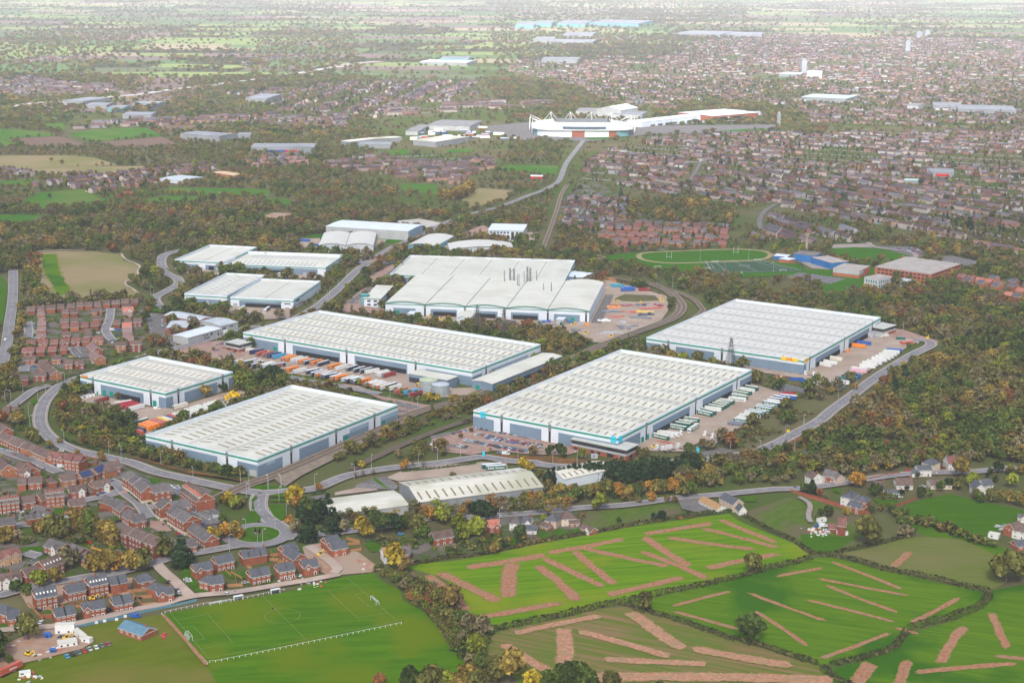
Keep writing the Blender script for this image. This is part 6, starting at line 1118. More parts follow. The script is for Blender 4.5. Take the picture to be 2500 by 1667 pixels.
# fill : every wooded patch of the middle ground
def jit(x): return 0 if x is None else x
PAL_W=['dark green']*4+['green']*5+['yellow-green']+['olive']*6+['grey-brown']*3+['brown']*2+['ochre']*3+['rust']*2
ZN=[(p_,[(q.x,q.y) for q in W(s)],hs_,dens) for p_,s,hs_,dens in [
 ('shrubs','M2 330,1560 1250,1290 1700,1120 2351,850 M3 1100,700 1350,620 1550,500 1540,420 1450,340 1200,250 1000,180 1050,330 1330,380 1480,420 1450,520 1250,590 900,660 700,640 620,640 M2 2351,640 1900,620 2240,760 2300,760 M2 2000,900 1600,1060 1200,1230 700,1420',(2.6,6),4.6),
 ('shrubs','M2 1620,960 1500,1050 1200,1020 1000,980 900,960 820,940 800,1010 1050,1000 1400,1100 1200,1200 1450,1130 1750,1000',(1.5,3.5),5.5),
 ('shrubs','M2 1280,510 1560,520 1900,580 2351,600 M3 620,640 930,660 850,600 500,560 200,520 0,500',(3,6.5),6.0),
 ('shrubs','M1 1200,260 1130,340 1170,420 1350,440 1560,500 1750,520 1800,500 1560,480 1340,430 1250,380 1240,300 1290,250',(2,4.5),6.5),
 ('shrubs','M2 640,230 800,90 910,110 900,160 620,400 480,470 470,400',(3,5.5),6.5),
 ('shrubs','M2 690,420 780,300 880,260 1000,240 960,290 800,420 760,440 1080,460 900,480',(2,3.5),6),
 ('shrubs','J2 1150,930 1240,800 1500,620 1760,420 2100,250 2352,250 2352,560 2000,800 1750,930 1500,1010 1200,1010 1080,980',(2.0,4.0),4.2),
 ('shrubs','J6 1240,1130 1700,850 2000,690 2020,740 1600,1080 1250,1320 1060,1280',(1.8,3.2),4.5),
 ('shrubs','J1 650,545 900,500 1250,530 1700,540 1900,520 2250,480 2352,500 2100,570 1500,590 900,560',(1.2,2.5),5.5),
 ('shrubs','M1 270,960 560,900 530,960 470,1040 380,1180 400,1280 520,1370 1000,1480 1640,1568 1690,1600 1100,1500 700,1410 400,1320 300,1200',(1.2,2.6),5.0),
 ('shrubs','M1 330,880 760,800 1000,740 900,760 700,840 540,885 350,945',(1.2,2.6),5.5),
 ('shrubs','H3 1000,100 2050,420 2350,520 2350,700 2150,560 1800,330 1300,300 850,160 560,60 700,20',(1.2,3.2),5.5),
 ('shrubs','J1 0,640 0,870 300,900 900,930 1300,1000 1600,960 2352,870 2352,700 2000,800 1300,830 900,780 500,860 200,830',(3.5,8),6.0),
 ('shrubs','B4 0,20 150,30 170,180 400,120 830,80 900,50 980,30 1500,-60 2351,-100 2351,130 2000,150 1850,130 1480,190 1000,210 760,260 640,280 300,260 0,310',(5,10),6.2),
 ('shrubs','B2 1020,800 1180,830 1330,880 1530,1000 1600,1150 1820,1200 1830,1280 1700,1440 1900,1568 1680,1568 1480,1250 1330,1080 1210,1000 1170,910 1060,860',(2.0,6),3.4),
 ('shrubs','B2 640,500 900,440 1300,390 1700,330 2150,320 2351,330 2351,400 2000,420 1500,470 1250,520 900,560 700,560',(3,6.5),5.5),
 ('shrubs','B1 1400,200 1700,270 1700,300 1640,420 1600,520 1600,640 1450,660 1440,500 1480,330',(2.5,6),6),
 ('shrubs','B2 1000,600 1250,600 1500,560 1800,560 1880,560 1880,690 1550,720 1300,640 1280,700 1050,700',(2,5.5),5),
 ('shrubs','B3 0,520 300,420 640,400 900,380 1000,420 900,520 640,600 260,690 0,740',(1.5,4.5),5.5),
 ('shrubs','J1 1000,1010 1600,975 2352,890 B4 640,285 860,275 1000,250 1100,235 1000,235 850,255 640,260 J1 2352,850 1700,940 1250,970 900,1010',(3,7),4),
 ('shrubs','B4 1180,190 1500,180 1800,170 2351,130 2351,110 1800,130 1500,150 1200,190',(3,7),4.5),
 ('shrubs','T3 1190,830 1600,770 1900,870 1900,960 1500,960 1200,930',(5,11),9),
 ('shrubs','M3 1330,715 1800,790 M4 350,850 860,920 1000,955 860,1010 480,920 480,850 -300,745',(1.5,3.5),6),
 ('garden','H2 -300,100 60,150 460,330 900,500 1540,620 2200,700 H3 560,90 1000,250 1350,360 1650,300 2100,500 2300,640 2200,1200 2000,1500 B1 1500,640 1040,760 800,860 0,960 -200,1000',(1.2,4.2),6.5),
 ('garden','H6 80,180 600,130 1500,80 2130,50 2200,300 2250,900 1700,1080 1100,1400 500,1560 -50,1560 60,900',(1.5,4.5),7),
 ('shrubs','B4 480,400 800,300 830,400 1000,440 1000,520 900,470 820,580 700,540 560,470',(1,2.2),6),
 ('shrubs','J1 430,1390 700,1330 1200,1240 1700,1150 2352,1060 2352,1080 1700,1190 1200,1290 700,1370 400,1430',(1.5,2.6),3.2),
 ('shrubs','H2 250,-100 640,-80 640,100 700,300 1400,560 1900,720 1850,760 900,480 500,300 300,200',(1.5,5),7)]]
for nm,pl,hr,dn in ZN:
    xs=[p[0] for p in pl]; ys=[p[1] for p in pl]; A_=(max(xs)-min(xs))*(max(ys)-min(ys)); n=int(A_/dn**2)
    for _ in range(n):
        x=R.uniform(min(xs),max(xs)); y=R.uniform(min(ys),max(ys))
        if inside((x,y),pl) and free((x,y)):
            nv=noise.noise(Vector((x/35,y/35,1)))
            if nv<-.3 and hr[1]<5: continue
            h=R.uniform(*hr)*(1+.3*nv); col=PAL_W[int((R.random()*.65+(nv+.5)*.35)*len(PAL_W))%len(PAL_W)] if hr[1]>3.3 or R.random()<.7 else R.choice(('brown','olive','rust','ochre'))
            T(x,y,h,'bush' if h<4.6 else 'round',col,None,1.1)
# wide middle ground woods : 1200 m to 3.4 km
DPB=[(min(p[0] for p in pl),max(p[0] for p in pl),min(p[1] for p in pl),max(p[1] for p in pl),pl) for pl in DP]
def indist(p): return any(a<=p[0]<=b and c<=p[1]<=d and inside(p,pl) for a,b,c,d,pl in DPB)
zbands=[(1010,1500,7.4,(6,15)),(1500,2100,8.8,(7,15)),(2100,3000,10.5,(5,11)),(3000,4600,15,(8,14)),(4600,7500,36,(10,16)),(7500,14500,80,(12,20))]
EST=[[(p.x,p.y) for p in W(s)] for s in ('M3 1330,700 1800,770 M4 350,830 860,900 1000,960 860,1010 480,920 480,840 -300,720 M3 1330,760','J2 1150,930 1240,800 1500,620 1760,420 2100,250 2352,250 2352,560 2000,800 1750,930 1500,1010 1200,1010 1080,980','H2 -400,0 60,150 460,330 900,500 1540,620 2200,700 H3 560,90 1000,250 1350,360 1650,300 2100,500 2300,640 2200,1200 2000,1500 B1 1500,640 1040,760 800,860 0,960 -300,1000','H6 80,180 600,130 1500,80 2130,50 2200,300 2250,900 1700,1080 1100,1400 500,1560 -50,1560 -200,1500 60,900','H8 -300,250 200,200 2300,600 2500,700 1900,900 1200,600 300,420','J1 -200,200 250,200 2352,400 2352,560 0,560')]
for a,b,h in XT:
    kd=R.random(); T(a,b,h*(1.2 if kd<.13 else 1),'conifer' if kd<.13 else 'round','blackish green' if kd<.13 else R.choice(PAL_W),None,1.2)
FARP=[]
for y0,y1,sp,hr in zbands:
    y=y0
    while y<y1:
        wx_=y*.345+80; x=-wx_
        while x<wx_:
            p=(x+R.uniform(-.5,.5)*sp,y+R.uniform(-.5,.5)*sp); x+=sp
            c=proj((p[0],p[1],0))
            if c[1]>1150 or c[0]<-90 or c[0]>2590: continue
            if not free(p): continue
            nv=noise.noise(Vector((p[0]/(90+y/14),p[1]/(90+y/7),3))); di=indist(p)
            if y0<1500 and any(inside(p,e_) for e_ in EST): keep=.10
            elif di: keep=.85
            else: keep=(.92 if y<1900 else .85) if nv>(-.2 if y<1900 else -.12) else (.35 if y<1900 else .22)
            if y>4600 and not di: keep=.75 if nv>.08 else .12
            if R.random()>keep: continue
            h=(hr[0]+(hr[1]-hr[0])*R.random()**1.6)*(.85+.4*nv)*(.62 if di else 1)
            hu=noise.noise(Vector((p[0]/60,p[1]/60,9)))
            col=PAL_W[int((R.random()*.45+min(.999,max(0,hu*1.5+.5))*.55)*len(PAL_W))%len(PAL_W)]
            kd='round' if R.random()<.93 else 'poplar'
            if di and R.random()<.14: kd='conifer'; col='blackish green'; h*=1.5
            T(p[0],p[1],h,kd,col,None,1.15 if y<3000 else 1.5)
        y+=sp
# nearest 300 are trees of their own, the others are woodland masses
inview=[t for t in TREES if -60<t[8]<2560 and t[9]<1760]
hand=[t for t in inview if t[10]]; oth=[t for t in inview if not t[10] and t[3]>=4.6]
hand.sort(key=lambda t:-t[0]); oth.sort(key=lambda t:-t[0])
NIND=300
ind=(hand+oth)[:NIND]; ids=set(id(t) for t in ind)
KN={'round':'tree','poplar':'poplar_tree','conifer':'conifer_tree','bush':'shrub','wispy':'birch_tree'}
grp={}
for t in ind:
    px,x,y,h,kind,col,where,wd=t[:8]; v=int(abs(x*7+y*3))%3
    o=empty(KN[kind],(x,y,0),R.random()*6.28,None,'tree' if kind!='bush' else 'shrub'); s=h
    for nm,me in (('crown',crown_mesh(kind,v,col,NQ[kind])),('trunk',trunk_mesh(kind,v,kind=='wispy'))):
        q=part(nm,me,o); q.scale=(s*wd,s*wd,s)
    grp.setdefault(where or 'in the woods behind the village lane',[]).append((t,o))
KW={'round':'tree','poplar':'poplar','conifer':'conifer','bush':'shrub','wispy':'thin tree'}
for wh,l in grp.items():
    l.sort(key=lambda q:q[0][8])
    cnt={}
    for t,o in l: cnt.setdefault((t[5],t[4]),[]).append(o)
    for (col,kind),os_ in cnt.items():
        for i,o in enumerate(os_):
            w_='of the' if wh.startswith('of ') else ''
            whx=wh[3:] if wh.startswith('of ') else wh
            if len(os_)==1: lab='%s %s %s'%(col,KW[kind],('one of the '+whx) if w_ else whx)
            else: lab='%s %s, %s from the left, %s'%(col,KW[kind],nth(i),whx)
            lab=lab.replace('tree one of the','tree, the only one so coloured of')
            o['label']=' '.join(lab.split()[:16]); o['group']='trees '+whx
# ---- mass planting with geometry nodes
PC=D.collections.new('tree_kit'); KIT={}
def kit(kind,col):
    k=(kind,col)
    if k in KIT: return KIT[k]
    for v in (0,1):
        mb=crown(kind,v*17+len(col)+5,{'round':230,'poplar':150,'conifer':150,'bush':90,'wispy':160}[kind],LC[col]); trunk(kind,v,m_bark,mb)
        o=D.objects.new('k%03d'%(len(KIT)*2+v),mb.mesh('tree_model')); PC.objects.link(o)
    KIT[k]=len(KIT)*2; return KIT[k]
def scatter(name,pts,label):
    me=D.meshes.new(name); me.from_pydata([(p[0],p[1],p[2]) for p in pts],[],[])
    for an,ty,ix in (('sc','FLOAT_VECTOR',3),('rz','FLOAT',4),('pi','INT',5)):
        a=me.attributes.new(an,ty,'POINT')
        if ty=='FLOAT_VECTOR': a.data.foreach_set('vector',[c for p in pts for c in p[ix]])
        else: a.data.foreach_set('value',[p[ix] for p in pts])
    o=D.objects.new(name,me); COL.objects.link(o); o['kind']='stuff'; o['label']=label; o['category']='woodland'
    ng=D.node_groups.new('planting','GeometryNodeTree'); ng.interface.new_socket('Geometry',in_out='INPUT',socket_type='NodeSocketGeometry'); ng.interface.new_socket('Geometry',in_out='OUTPUT',socket_type='NodeSocketGeometry')
    N=ng.nodes; L=ng.links; gi=N.new('NodeGroupInput'); go=N.new('NodeGroupOutput'); ip=N.new('GeometryNodeInstanceOnPoints'); ci=N.new('GeometryNodeCollectionInfo'); ci.inputs['Collection'].default_value=PC; ci.inputs['Separate Children'].default_value=True; ci.inputs['Reset Children'].default_value=True
    def at(n,ty):
        q=N.new('GeometryNodeInputNamedAttribute'); q.data_type=ty; q.inputs['Name'].default_value=n; return q.outputs['Attribute']
    cb=N.new('ShaderNodeCombineXYZ'); L.new(at('rz','FLOAT'),cb.inputs[2])
    L.new(gi.outputs[0],ip.inputs['Points']); L.new(ci.outputs[0],ip.inputs['Instance']); ip.inputs['Pick Instance'].default_value=True
    L.new(at('pi','INT'),ip.inputs['Instance Index']); L.new(at('sc','FLOAT_VECTOR'),ip.inputs['Scale']); L.new(cb.outputs[0],ip.inputs['Rotation']); L.new(ip.outputs[0],go.inputs[0])
    md=o.modifiers.new('planting','NODES'); md.node_group=ng; return o
MASS={}
for t in TREES:
    if id(t) in ids: continue
    px,x,y,h,kind,col,where,wd=t[:8]
    zone='woodland' if h>=4.6 else 'shrubbery'
    key=zone+('_near' if y<1300 else '_mid' if y<2600 else '_far')
    if kind=='wispy' and y>1300: kind='round'
    MASS.setdefault(key,[]).append((x,y,0,(h*wd,h*wd,h),R.random()*6.28,kit(kind,col)+(int(x+y)&1)))
for k,pts in MASS.items():
    scatter(k.split('_')[0],pts,{'near':'mass of autumn trees and bushes around the logistics park','mid':'woodland and scrub beyond the warehouses','far':'hazy distant woods and hedgerow trees'}[k.split('_')[1]])
print('TREES',len(TREES),'ind',len(ind),'hand',len(hand),'HOUSES',len(HOUSES),'DIST',len(DIST))
# ---- clipped hedges
m_hedge=mat('hedge_leaves',(0.04,0.048,0.018),(0.085,0.08,0.03),sc=.3,island=.45,rough=.9)
m_hedgeg=mat('green_hedge_leaves',(0.03,0.06,0.016),(0.06,0.10,0.03),sc=.3,island=.4,rough=.9)
def hedge(s,w,h,label,m=None,closed=0,q=5):
    p=resample(smooth(W(s),6),1.0); mb=MB(); rr=random.Random(len(s)); c=p[len(p)//2].copy()
    for pt,nx in zip(p,p[1:]):
        t=(nx-pt).normalized() if (nx-pt).length>1e-6 else Vector((1,0,0)); n=Vector((-t.y,t.x,0)); hv=h*(1+.35*noise.noise(pt/7)); wv=w*(1+.3*noise.noise(pt/9+Vector((9,9,9))))
        mb_n=q
        for i in range(mb_n):
            a=rr.random()*math.pi; o=math.cos(a)*wv/2*rr.uniform(.8,1.1); z=math.sin(a)**.6*hv*rr.uniform(.7,1.08)+.1
            g=pt+t*rr.random()+n*o-c; g.z=z; nn=(n*math.cos(a)+Vector((0,0,math.sin(a)))+rpt(rr)*.6).normalized(); u=nn.orthogonal().normalized(); v=nn.cross(u); s_=rr.uniform(.4,.75)
            mb.poly([g-u*s_-v*s_*.8,g+u*s_*.9-v*s_,g+u*s_+v*s_*.7,g-u*s_*.8+v*s_],m or m_hedge)
    o=mb.obj('hedge',None,(c.x,c.y,0)); tag(o,label,'hedge','field hedges'); return o
hedge('B4 -1500,1100 0,950 200,900 400,855 600,800 760,760 920,730',4,2.6,'brown hedge between the trenched field and the pasture with the lone tree')if 0 else None
hedge('B3 290,1215 500,1165 800,1105 1000,1055 1200,1020 1400,970 B4 100,930 300,885 480,840 620,800 760,770 920,730',4.2,2.6,'long dark hedge below the pink trenched field')
hedge('B3 1180,1040 1250,1070 1400,1110 1600,1170 1900,1275 2100,1320 B4 700,1360 850,1410 965,1445',3.8,2.4,'dark hedge between stubble field and pasture with lone tree')
hedge('B4 960,712 1080,715 1250,760 1450,815 1700,860 1900,905 2060,945',4.2,2.6,'long hedge below the rough olive pasture')
hedge('B4 2060,945 2105,960 2100,1010 2020,1070 1880,1125 1700,1170 1580,1200',5,3,'curving hedge at the lower right, bending round the field corner')
hedge('B4 1560,1220 1520,1280 1440,1350 1280,1400 1100,1440 1060,1455',3.8,2.4,'hedge running down to the bottom gateway')
hedge('B4 985,1470 1030,1500 1100,1550 1200,1600',3.6,2.2,'short hedge at the very bottom right of the stubble field')
hedge('B4 460,440 560,500 680,560 800,610',3,1.8,'hedge along the upper right side of the trenched field'); hedge('B4 820,625 880,670 950,705',3,2.0,'short brown hedge leading down to the field corner')
hedge('B4 1080,690 1200,665 1300,640 1450,610 1580,570',3,2.0,'dark hedge beside the big round tree')
hedge('B2 1250,775 1350,755 1500,725 B3 200,705 400,660 640,610 980,550 1300,490 1600,445 1880,410',3.2,1.9,'neat hedge between gardens and the trenched field')
hedge('B3 1560,440 1740,430 1900,410',3,2.2,'green hedge below the ochre roofed hall',m_hedgeg)
for s,l in (('H1 280,985 640,940 900,905 1150,830 1400,700','dark clipped hedge along the main road by the left estate'),('H2 1100,290 1350,390 1700,500 2000,600 2352,680','long clipped hedge along the loop road by the flats'),('H3 620,560 760,680 880,740 1050,720','low hedge around the cream-based flats'),('H3 1080,900 1200,1010 1400,1170 1480,1220','low hedge along the brick paved court'),('B2 580,300 640,290 690,285','clipped hedge beside the small car park'),('J8 0,600 70,590 120,600','short clipped hedge at the road bend')):
    hedge(s,1.6,1.4,l,m_hedgeg)
hedge('B2 1190,150 1400,130 1650,100 1700,92',2.5,1.6,'low hedge along the yard of the old sheds',m_hedgeg); hedge('B2 960,610 1010,620 1060,640',2,1.8,'green garden hedge right of the new estate',m_hedgeg)
hedge('H8 640,420 800,450 950,480 1150,500',1.6,1.3,'trimmed hedge in front of the trailer yard',m_hedgeg)
# ================= vehicles
def paint(n,a,rough=.35): return mat('paint_'+n,a,tuple(min(1,x*1.12+.005) for x in a),sc=.5,rough=rough,spec=.3)
PC_={'white':(0.66,0.67,0.67),'silver':(0.38,0.40,0.42),'grey':(0.14,0.15,0.17),'black':(0.02,0.022,0.028),'red':(0.42,0.015,0.025),'blue':(0.02,0.10,0.36),'dark blue':(0.015,0.03,0.10),'light blue':(0.05,0.30,0.52),'green':(0.0,0.10,0.075),'orange':(0.78,0.22,0.015),'yellow':(0.75,0.48,0.01),'maroon':(0.25,0.03,0.03),'brick red':(0.45,0.09,0.05),'teal':(0.02,0.27,0.38),'cream':(0.66,0.62,0.52),'pink':(0.6,0.36,0.42),'purple':(0.10,0.04,0.15),'navy':(0.02,0.03,0.06)}
PM={k:paint(k.replace(' ','_'),v) for k,v in PC_.items()}
m_tyre=mat('tyre',(0.012,0.012,0.012),(0.025,0.025,0.025),sc=2); m_chas=mat('chassis',(0.03,0.03,0.035),(0.05,0.05,0.055),sc=1)
m_cgl=mat('car_glass',(0.02,0.025,0.03),(0.04,0.05,0.06),sc=1,rough=.3,spec=.3)
m_ivory=mat('curtain_roof',(0.60,0.60,0.52),(0.68,0.68,0.60),sc=.5)
def wheelmesh(r,w):
    mb=MB(); n=10
    for x in (-w/2,w/2):
        mb.poly([(x,r*math.cos(6.283*i/n),r+r*math.sin(6.283*i/n)) for i in range(n)][::(1 if x>0 else -1)],m_tyre)
    for i in range(n):
        a,b=6.283*i/n,6.283*(i+1)/n; mb.poly([(-w/2,r*math.cos(a),r+r*math.sin(a)),(-w/2,r*math.cos(b),r+r*math.sin(b)),(w/2,r*math.cos(b),r+r*math.sin(b)),(w/2,r*math.cos(a),r+r*math.sin(a))],m_tyre)
    return mb.mesh('wheel')
WHC=wheelmesh(.33,.22); WHL=wheelmesh(.5,.3)
VM={}
def car_meshes(kind,col):
    k=(kind,col)
    if k in VM: return VM[k]
    m=PM[col]; a=MB(); g=MB(); L={'car':4.3,'van':5.4,'hatch':3.8}[kind]; w=.9 if kind!='van' else 1.0
    if kind=='van': prof=[(-L/2,.35),(L/2,.35),(L/2,1.0),(L/2-.9,1.25),(L/2-1.5,2.1),(-L/2+.1,2.2),(-L/2,2.0)]
    else: prof=[(-L/2,.32),(L/2,.32),(L/2,.72),(L/2-.15,.85),(L/2-1.1,.98),(-L/2+(.2 if kind=='hatch' else .65),1.0),(-L/2+.02,.92)]
    n=len(prof)
    for s in (-w,w): a.poly([(x,s,z) for x,z in prof][::(-1 if s>0 else 1)],m)
    for i in range(n): (x0,z0),(x1,z1)=prof[i],prof[(i+1)%n]; a.poly([(x0,-w,z0),(x0,w,z0),(x1,w,z1),(x1,-w,z1)],m)
    if kind=='van':
        g.poly([(L/2-.92,-w*.9,1.28),(L/2-.92,w*.9,1.28),(L/2-1.46,w*.85,2.05),(L/2-1.46,-w*.85,2.05)],m_cgl); g.v=[(x+.03,y,z+.03) for x,y,z in g.v]
        for s in (-1,1): g.poly([(L/2-1.1,s*(w+.01),1.25),(L/2-2.3,s*(w+.01),1.25),(L/2-2.3,s*(w+.01),1.95),(L/2-1.6,s*(w+.01),1.95)][::s],m_cgl)
    else:
        x0,x1,x2,x3=-L/2+(.05 if kind=='hatch' else .5),-L/2+(.4 if kind=='hatch' else 1.1),L/2-1.9,L/2-1.15; z0,z1=.95,1.42; t=w*.84
        g.poly([(x3,-w*.92,z0),(x3,w*.92,z0),(x2,t,z1),(x2,-t,z1)],m_cgl); g.poly([(x0,w*.92,z0),(x0,-w*.92,z0),(x1,-t,z1),(x1,t,z1)],m_cgl)
        for s in (-1,1): g.poly([(x0,s*w*.92,z0),(x3,s*w*.92,z0),(x2,s*t,z1),(x1,s*t,z1)][::s],m_cgl)
        a.poly([(x1,-t,z1+.01),(x2,-t,z1+.01),(x2,t,z1+.01),(x1,t,z1+.01)],m)
    VM[k]=(a.mesh('body'),g.mesh('windows')); return VM[k]
CARS=[]
def car(x,y,rz,col,where,kind='car'): c=proj((x,y,.5)); CARS.append([FPX/c[2],x,y,rz,col,where,kind,c[0]]); 
CC=['white','white','white','red','silver','silver','grey','grey','black','black','red','blue','dark blue','light blue','maroon']
def carrow(where,s,n,ang=90,fill=.9,cols=None,kinds=('car','hatch','car')):
    p=W(s); a,b=p[0],p[1]; v=b-a; rz=math.atan2(v.y,v.x)+math.radians(ang)
    for i in range(n):
        if R.random()<fill: q=a+v*((i+.5)/n); car(q.x+R.gauss(0,.12),q.y+R.gauss(0,.12),rz+R.gauss(0,.03)+(math.pi if R.random()<.5 else 0),(cols[i%len(cols)] if cols else R.choice(CC)),where,R.choice(kinds))
carrow('in the row against the blue warehouse wall','J1 235,225 440,250',8,75,.6,['white','silver','black','grey','black','black']); carrow('in the row against the blue warehouse wall','J1 450,262 700,300',10,75,.95,['white','grey','blue','red','white','grey','white']); carrow('in the row against the blue warehouse wall','J1 710,305 930,345',9,75,.9,['black','red','white','white','silver'])
carrow('in the second row of the big car park','J1 240,280 480,318',10,75,.95); carrow('in the second row of the big car park','J1 480,325 870,392',17,75,.95)
carrow('in the third row of the big car park','J1 340,322 880,407',24,75,.97); carrow('in the fourth row of the big car park','J1 130,335 320,370',7,75,.95); carrow('in the fourth row of the big car park','J1 320,378 890,412',22,75,.0)
carrow('in the front row of the big car park','J1 310,380 620,425',13,75,.95); carrow('in the front row of the big car park','J1 430,405 700,450',12,75,.95); carrow('at the small left end of the big car park','J1 60,395 160,405',4,75,1); carrow('at the small left end of the big car park','J1 10,280 150,245',6,75,1); carrow('at the bottom of the big car park','J1 450,460 560,470',2,0,1,['grey','white'],('van',)); carrow('at the bottom of the big car park','J1 730,440 800,455',3,75,1)
carrow('parked along the railway side of the car park','H8 2120,1145 2260,1105',2,30,1,['white','light blue'])
carrow('in the brick car park by the square office','J8 320,655 480,690',4,70,.8); carrow('in the brick car park by the square office','J8 560,590 720,560',5,60,.8); carrow('in the brick car park by the square office','J8 580,650 730,610',5,60,.9); carrow('in the brick car park by the square office','J8 640,720 860,650',6,60,.5); carrow('in the brick car park by the square office','J8 170,690 210,685',1,0,1,['black']); carrow('in the brick car park by the square office','J8 590,780 650,770',1,0,1,['maroon']); car(*W('J8 710,552')[0][:2],.2,'blue','in the brick car park by the square office')
carrow('along the grey unit car park','M1 1010,475 1040,600',6,0,.7); carrow('along the grey unit car park','M1 1095,500 1100,590',5,0,.8); carrow('outside the small white office','M2 880,375 890,395',2,0,1,['silver','blue'])
carrow('in the row on the meadow grass','H5 1020,1150 1760,925',8,80,1,['light blue','black','grey','red','silver','white','grey','red'],('car',)); car(*W('H5 1735,940')[0][:2],-1.2,'grey','at the end of the row on the meadow grass')
def cars(where,reg,txt):
    for t in txt.split():
        f=t.split(':'); p=W(reg+' '+f[0])[0]; col={'w':'white','s':'silver','g':'grey','k':'black','r':'red','b':'blue','l':'light blue','m':'maroon','y':'yellow','d':'dark blue','n':'green'}[f[1][0]]; car(p.x,p.y,float(f[2]) if len(f)>2 else R.uniform(0,3),col,where,'van' if 'v' in f[1][1:] else R.choice(('car','hatch')))
cars('on the cul-de-sac below the stepped terrace','H2','340,575:s:.2 400,585:r:.6 430,610:g:.6 490,625:d:.6 510,645:r:.6 275,625:r:-.4 570,665:s:.2 610,680:s:.2 90,520:l:-1 170,440:b:.2 820,745:k:.4 1010,798:k:.2 1100,815:wv:.2 1230,845:w:.2 690,820:w:.1 650,915:w:.1 630,825:k:1 805,870:k:0 880,470:k:0 1020,515:k:-.3 1100,530:w:-.3 1630,1310:m:1 1710,1300:r:1 1770,1345:k:.2 1850,1300:b:.6 1900,1280:w:.6 1965,1250:y:-.6 2020,1085:k:.1 2165,1240:l:.2 50,1055:k:.1 60,930:s')
cars('in the courts among the flats','H3','335,345:k 475,505:l:.2 1255,1140:k:-.8 1110,730:k:1.2 1500,1285:r:.1 1550,1330:d:.2 1130,1255:g:.4 1230,1305:k:.2 1800,940:wv:-.4 1850,985:d:-.3 1885,1060:l:-.2 1980,1120:b:-.4 2080,1045:w:-.3 2210,1000:sv:.2 2100,930:g:-.3 2080,900:g:-.3 2140,835:d:0 2140,800:m:0 2270,1070:s:0')
carrow('in the tight row behind the flats','H3 1375,430 1590,570',11,55,1,['white','white','silver','white','white','silver','blue','blue','red','red','white'],('car',))
cars('in the streets of the far-left estate','H4','370,155:w:.2 240,180:k:.2 390,210:s:1.2 385,270:s:1.2 600,375:s:.3 1575,110:w:-1 1195,245:w:.2 805,925:k:.2 620,1020:g:.8 2170,970:k:-1')
cars('in the streets of the gabled estate','H6','210,530:s:.2 235,580:l:.2 230,650:w:.1 245,690:w:.4 240,780:s:.3 1500,310:s:1.2 1555,330:k:1.2 1560,480:k:.6 1480,585:k:.1 1660,640:wv:.1 1750,655:bv:.1 1740,730:d:.1 1780,800:w:.2 1655,835:k:1.4 1660,860:w:1.4 940,1015:r:.1 995,995:b:.1 1025,1080:l:.5 900,1120:y:.3 800,1110:k:.2 1125,985:k:.1 1130,1040:m:.1 1120,1090:d:.1 1180,1125:k:.1 1080,1135:w:.1 205,1245:l:.1 235,1325:l:.1 250,1300:k:.1 1325,1230:w:.1 1330,1205:k:.1 890,925:k:.1 1390,695:w:.1 1130,890:w:.3 1590,235:w 1540,150:k 2320,380:w:.1 2320,470:l:.1 2330,620:w 2120,340:k')
cars('on the drives of the new slate-roofed estate','H7','535,530:w:.3 550,548:w:.3 350,558:k:.1 445,640:k:.4 460,670:w:.4 955,680:w:.2 20,908:b:.2 1130,562:s:.3 30,720:k:.3 590,270:k:.1'); cars('on the drives of the new slate-roofed estate','H5','1700,390:k:-.8 1790,400:k:-.8 660,590:w:1.4 600,400:k:-.5 2165,500:bv:.1 990,830:d:.1')
cars('parked in the village lane','J3','1195,140:wv:-.6 1450,295:w:.2 1510,225:m:.2 255,835:wv:.2 190,835:b:.1 290,885:w:-.3 300,870:k:-.3 340,870:g:-.3 450,600:k:.2 1295,425:s:.1 2075,840:w:.4 2120,870:w:.4 2150,835:s:.4'); cars('parked in the village lane','J1','485,1075:w:.2'); cars('parked in the village lane','B2','1185,568:l:.2'); cars('parked in the village lane','B4','812,258:b:.1')
cars('driving on the left hand lane','H1','110,85:wv:1.5 120,45:k:1.5'); cars('driving on the left hand lane','M1','112,340:nv:1.5')
cars('driving on the distant dual carriageway','T2','2265,620:w:1 2240,655:g:1 2300,545:w:1.2 2180,720:w:.5 2140,735:s:.5'); 
carrow('in the white van row at the square warehouse','M1 500,1050 640,1015',7,60,1,['white','red','white','silver','white','white'],('van',)); cars('in the white van row at the square warehouse','M1','520,1085:wv:.2 500,1065:wv:-.4 1060,1105:wv:.2')
for s,n in (('T3 300,310 540,300',26),('T3 320,330 540,330',24),('T3 350,345 545,350',22),('J5 1300,70 1600,120',20),('J5 1390,90 1600,140',16),('J5 1420,70 1610,100',12),('T3 1180,335 1240,325',3)): carrow('in the stadium and school car parks',s,n,90,.55)
for i in range(12): 
    f=i/11; carrow('in the crowded retail car park','T3 %d,%d %d,%d'%(1300+f*60,285-f*4+ -f*0,2060,258-f*38),34,90,.75,['white','silver','white','grey','white','blue','silver'])
CARS.sort(key=lambda c:-c[0]); G_={}
for c in CARS[:300]:
    sc,x,y,rz,col,wh,kind,px=c; a,b=car_meshes(kind,col); o=empty('van' if kind=='van' else 'car',(x,y,0.1),rz,None,'van' if kind=='van' else 'car')
    part('body',a,o); part('windows',b,o)
    if sc>2.6:
        for sx in (-1,1):
            for sy_ in (-1,1): q=part('wheel',WHC,o,(sx*(1.3 if kind!='van' else 1.7),sy_*.82,0),math.pi/2)
    G_.setdefault(wh,[]).append((px,col,o,kind))
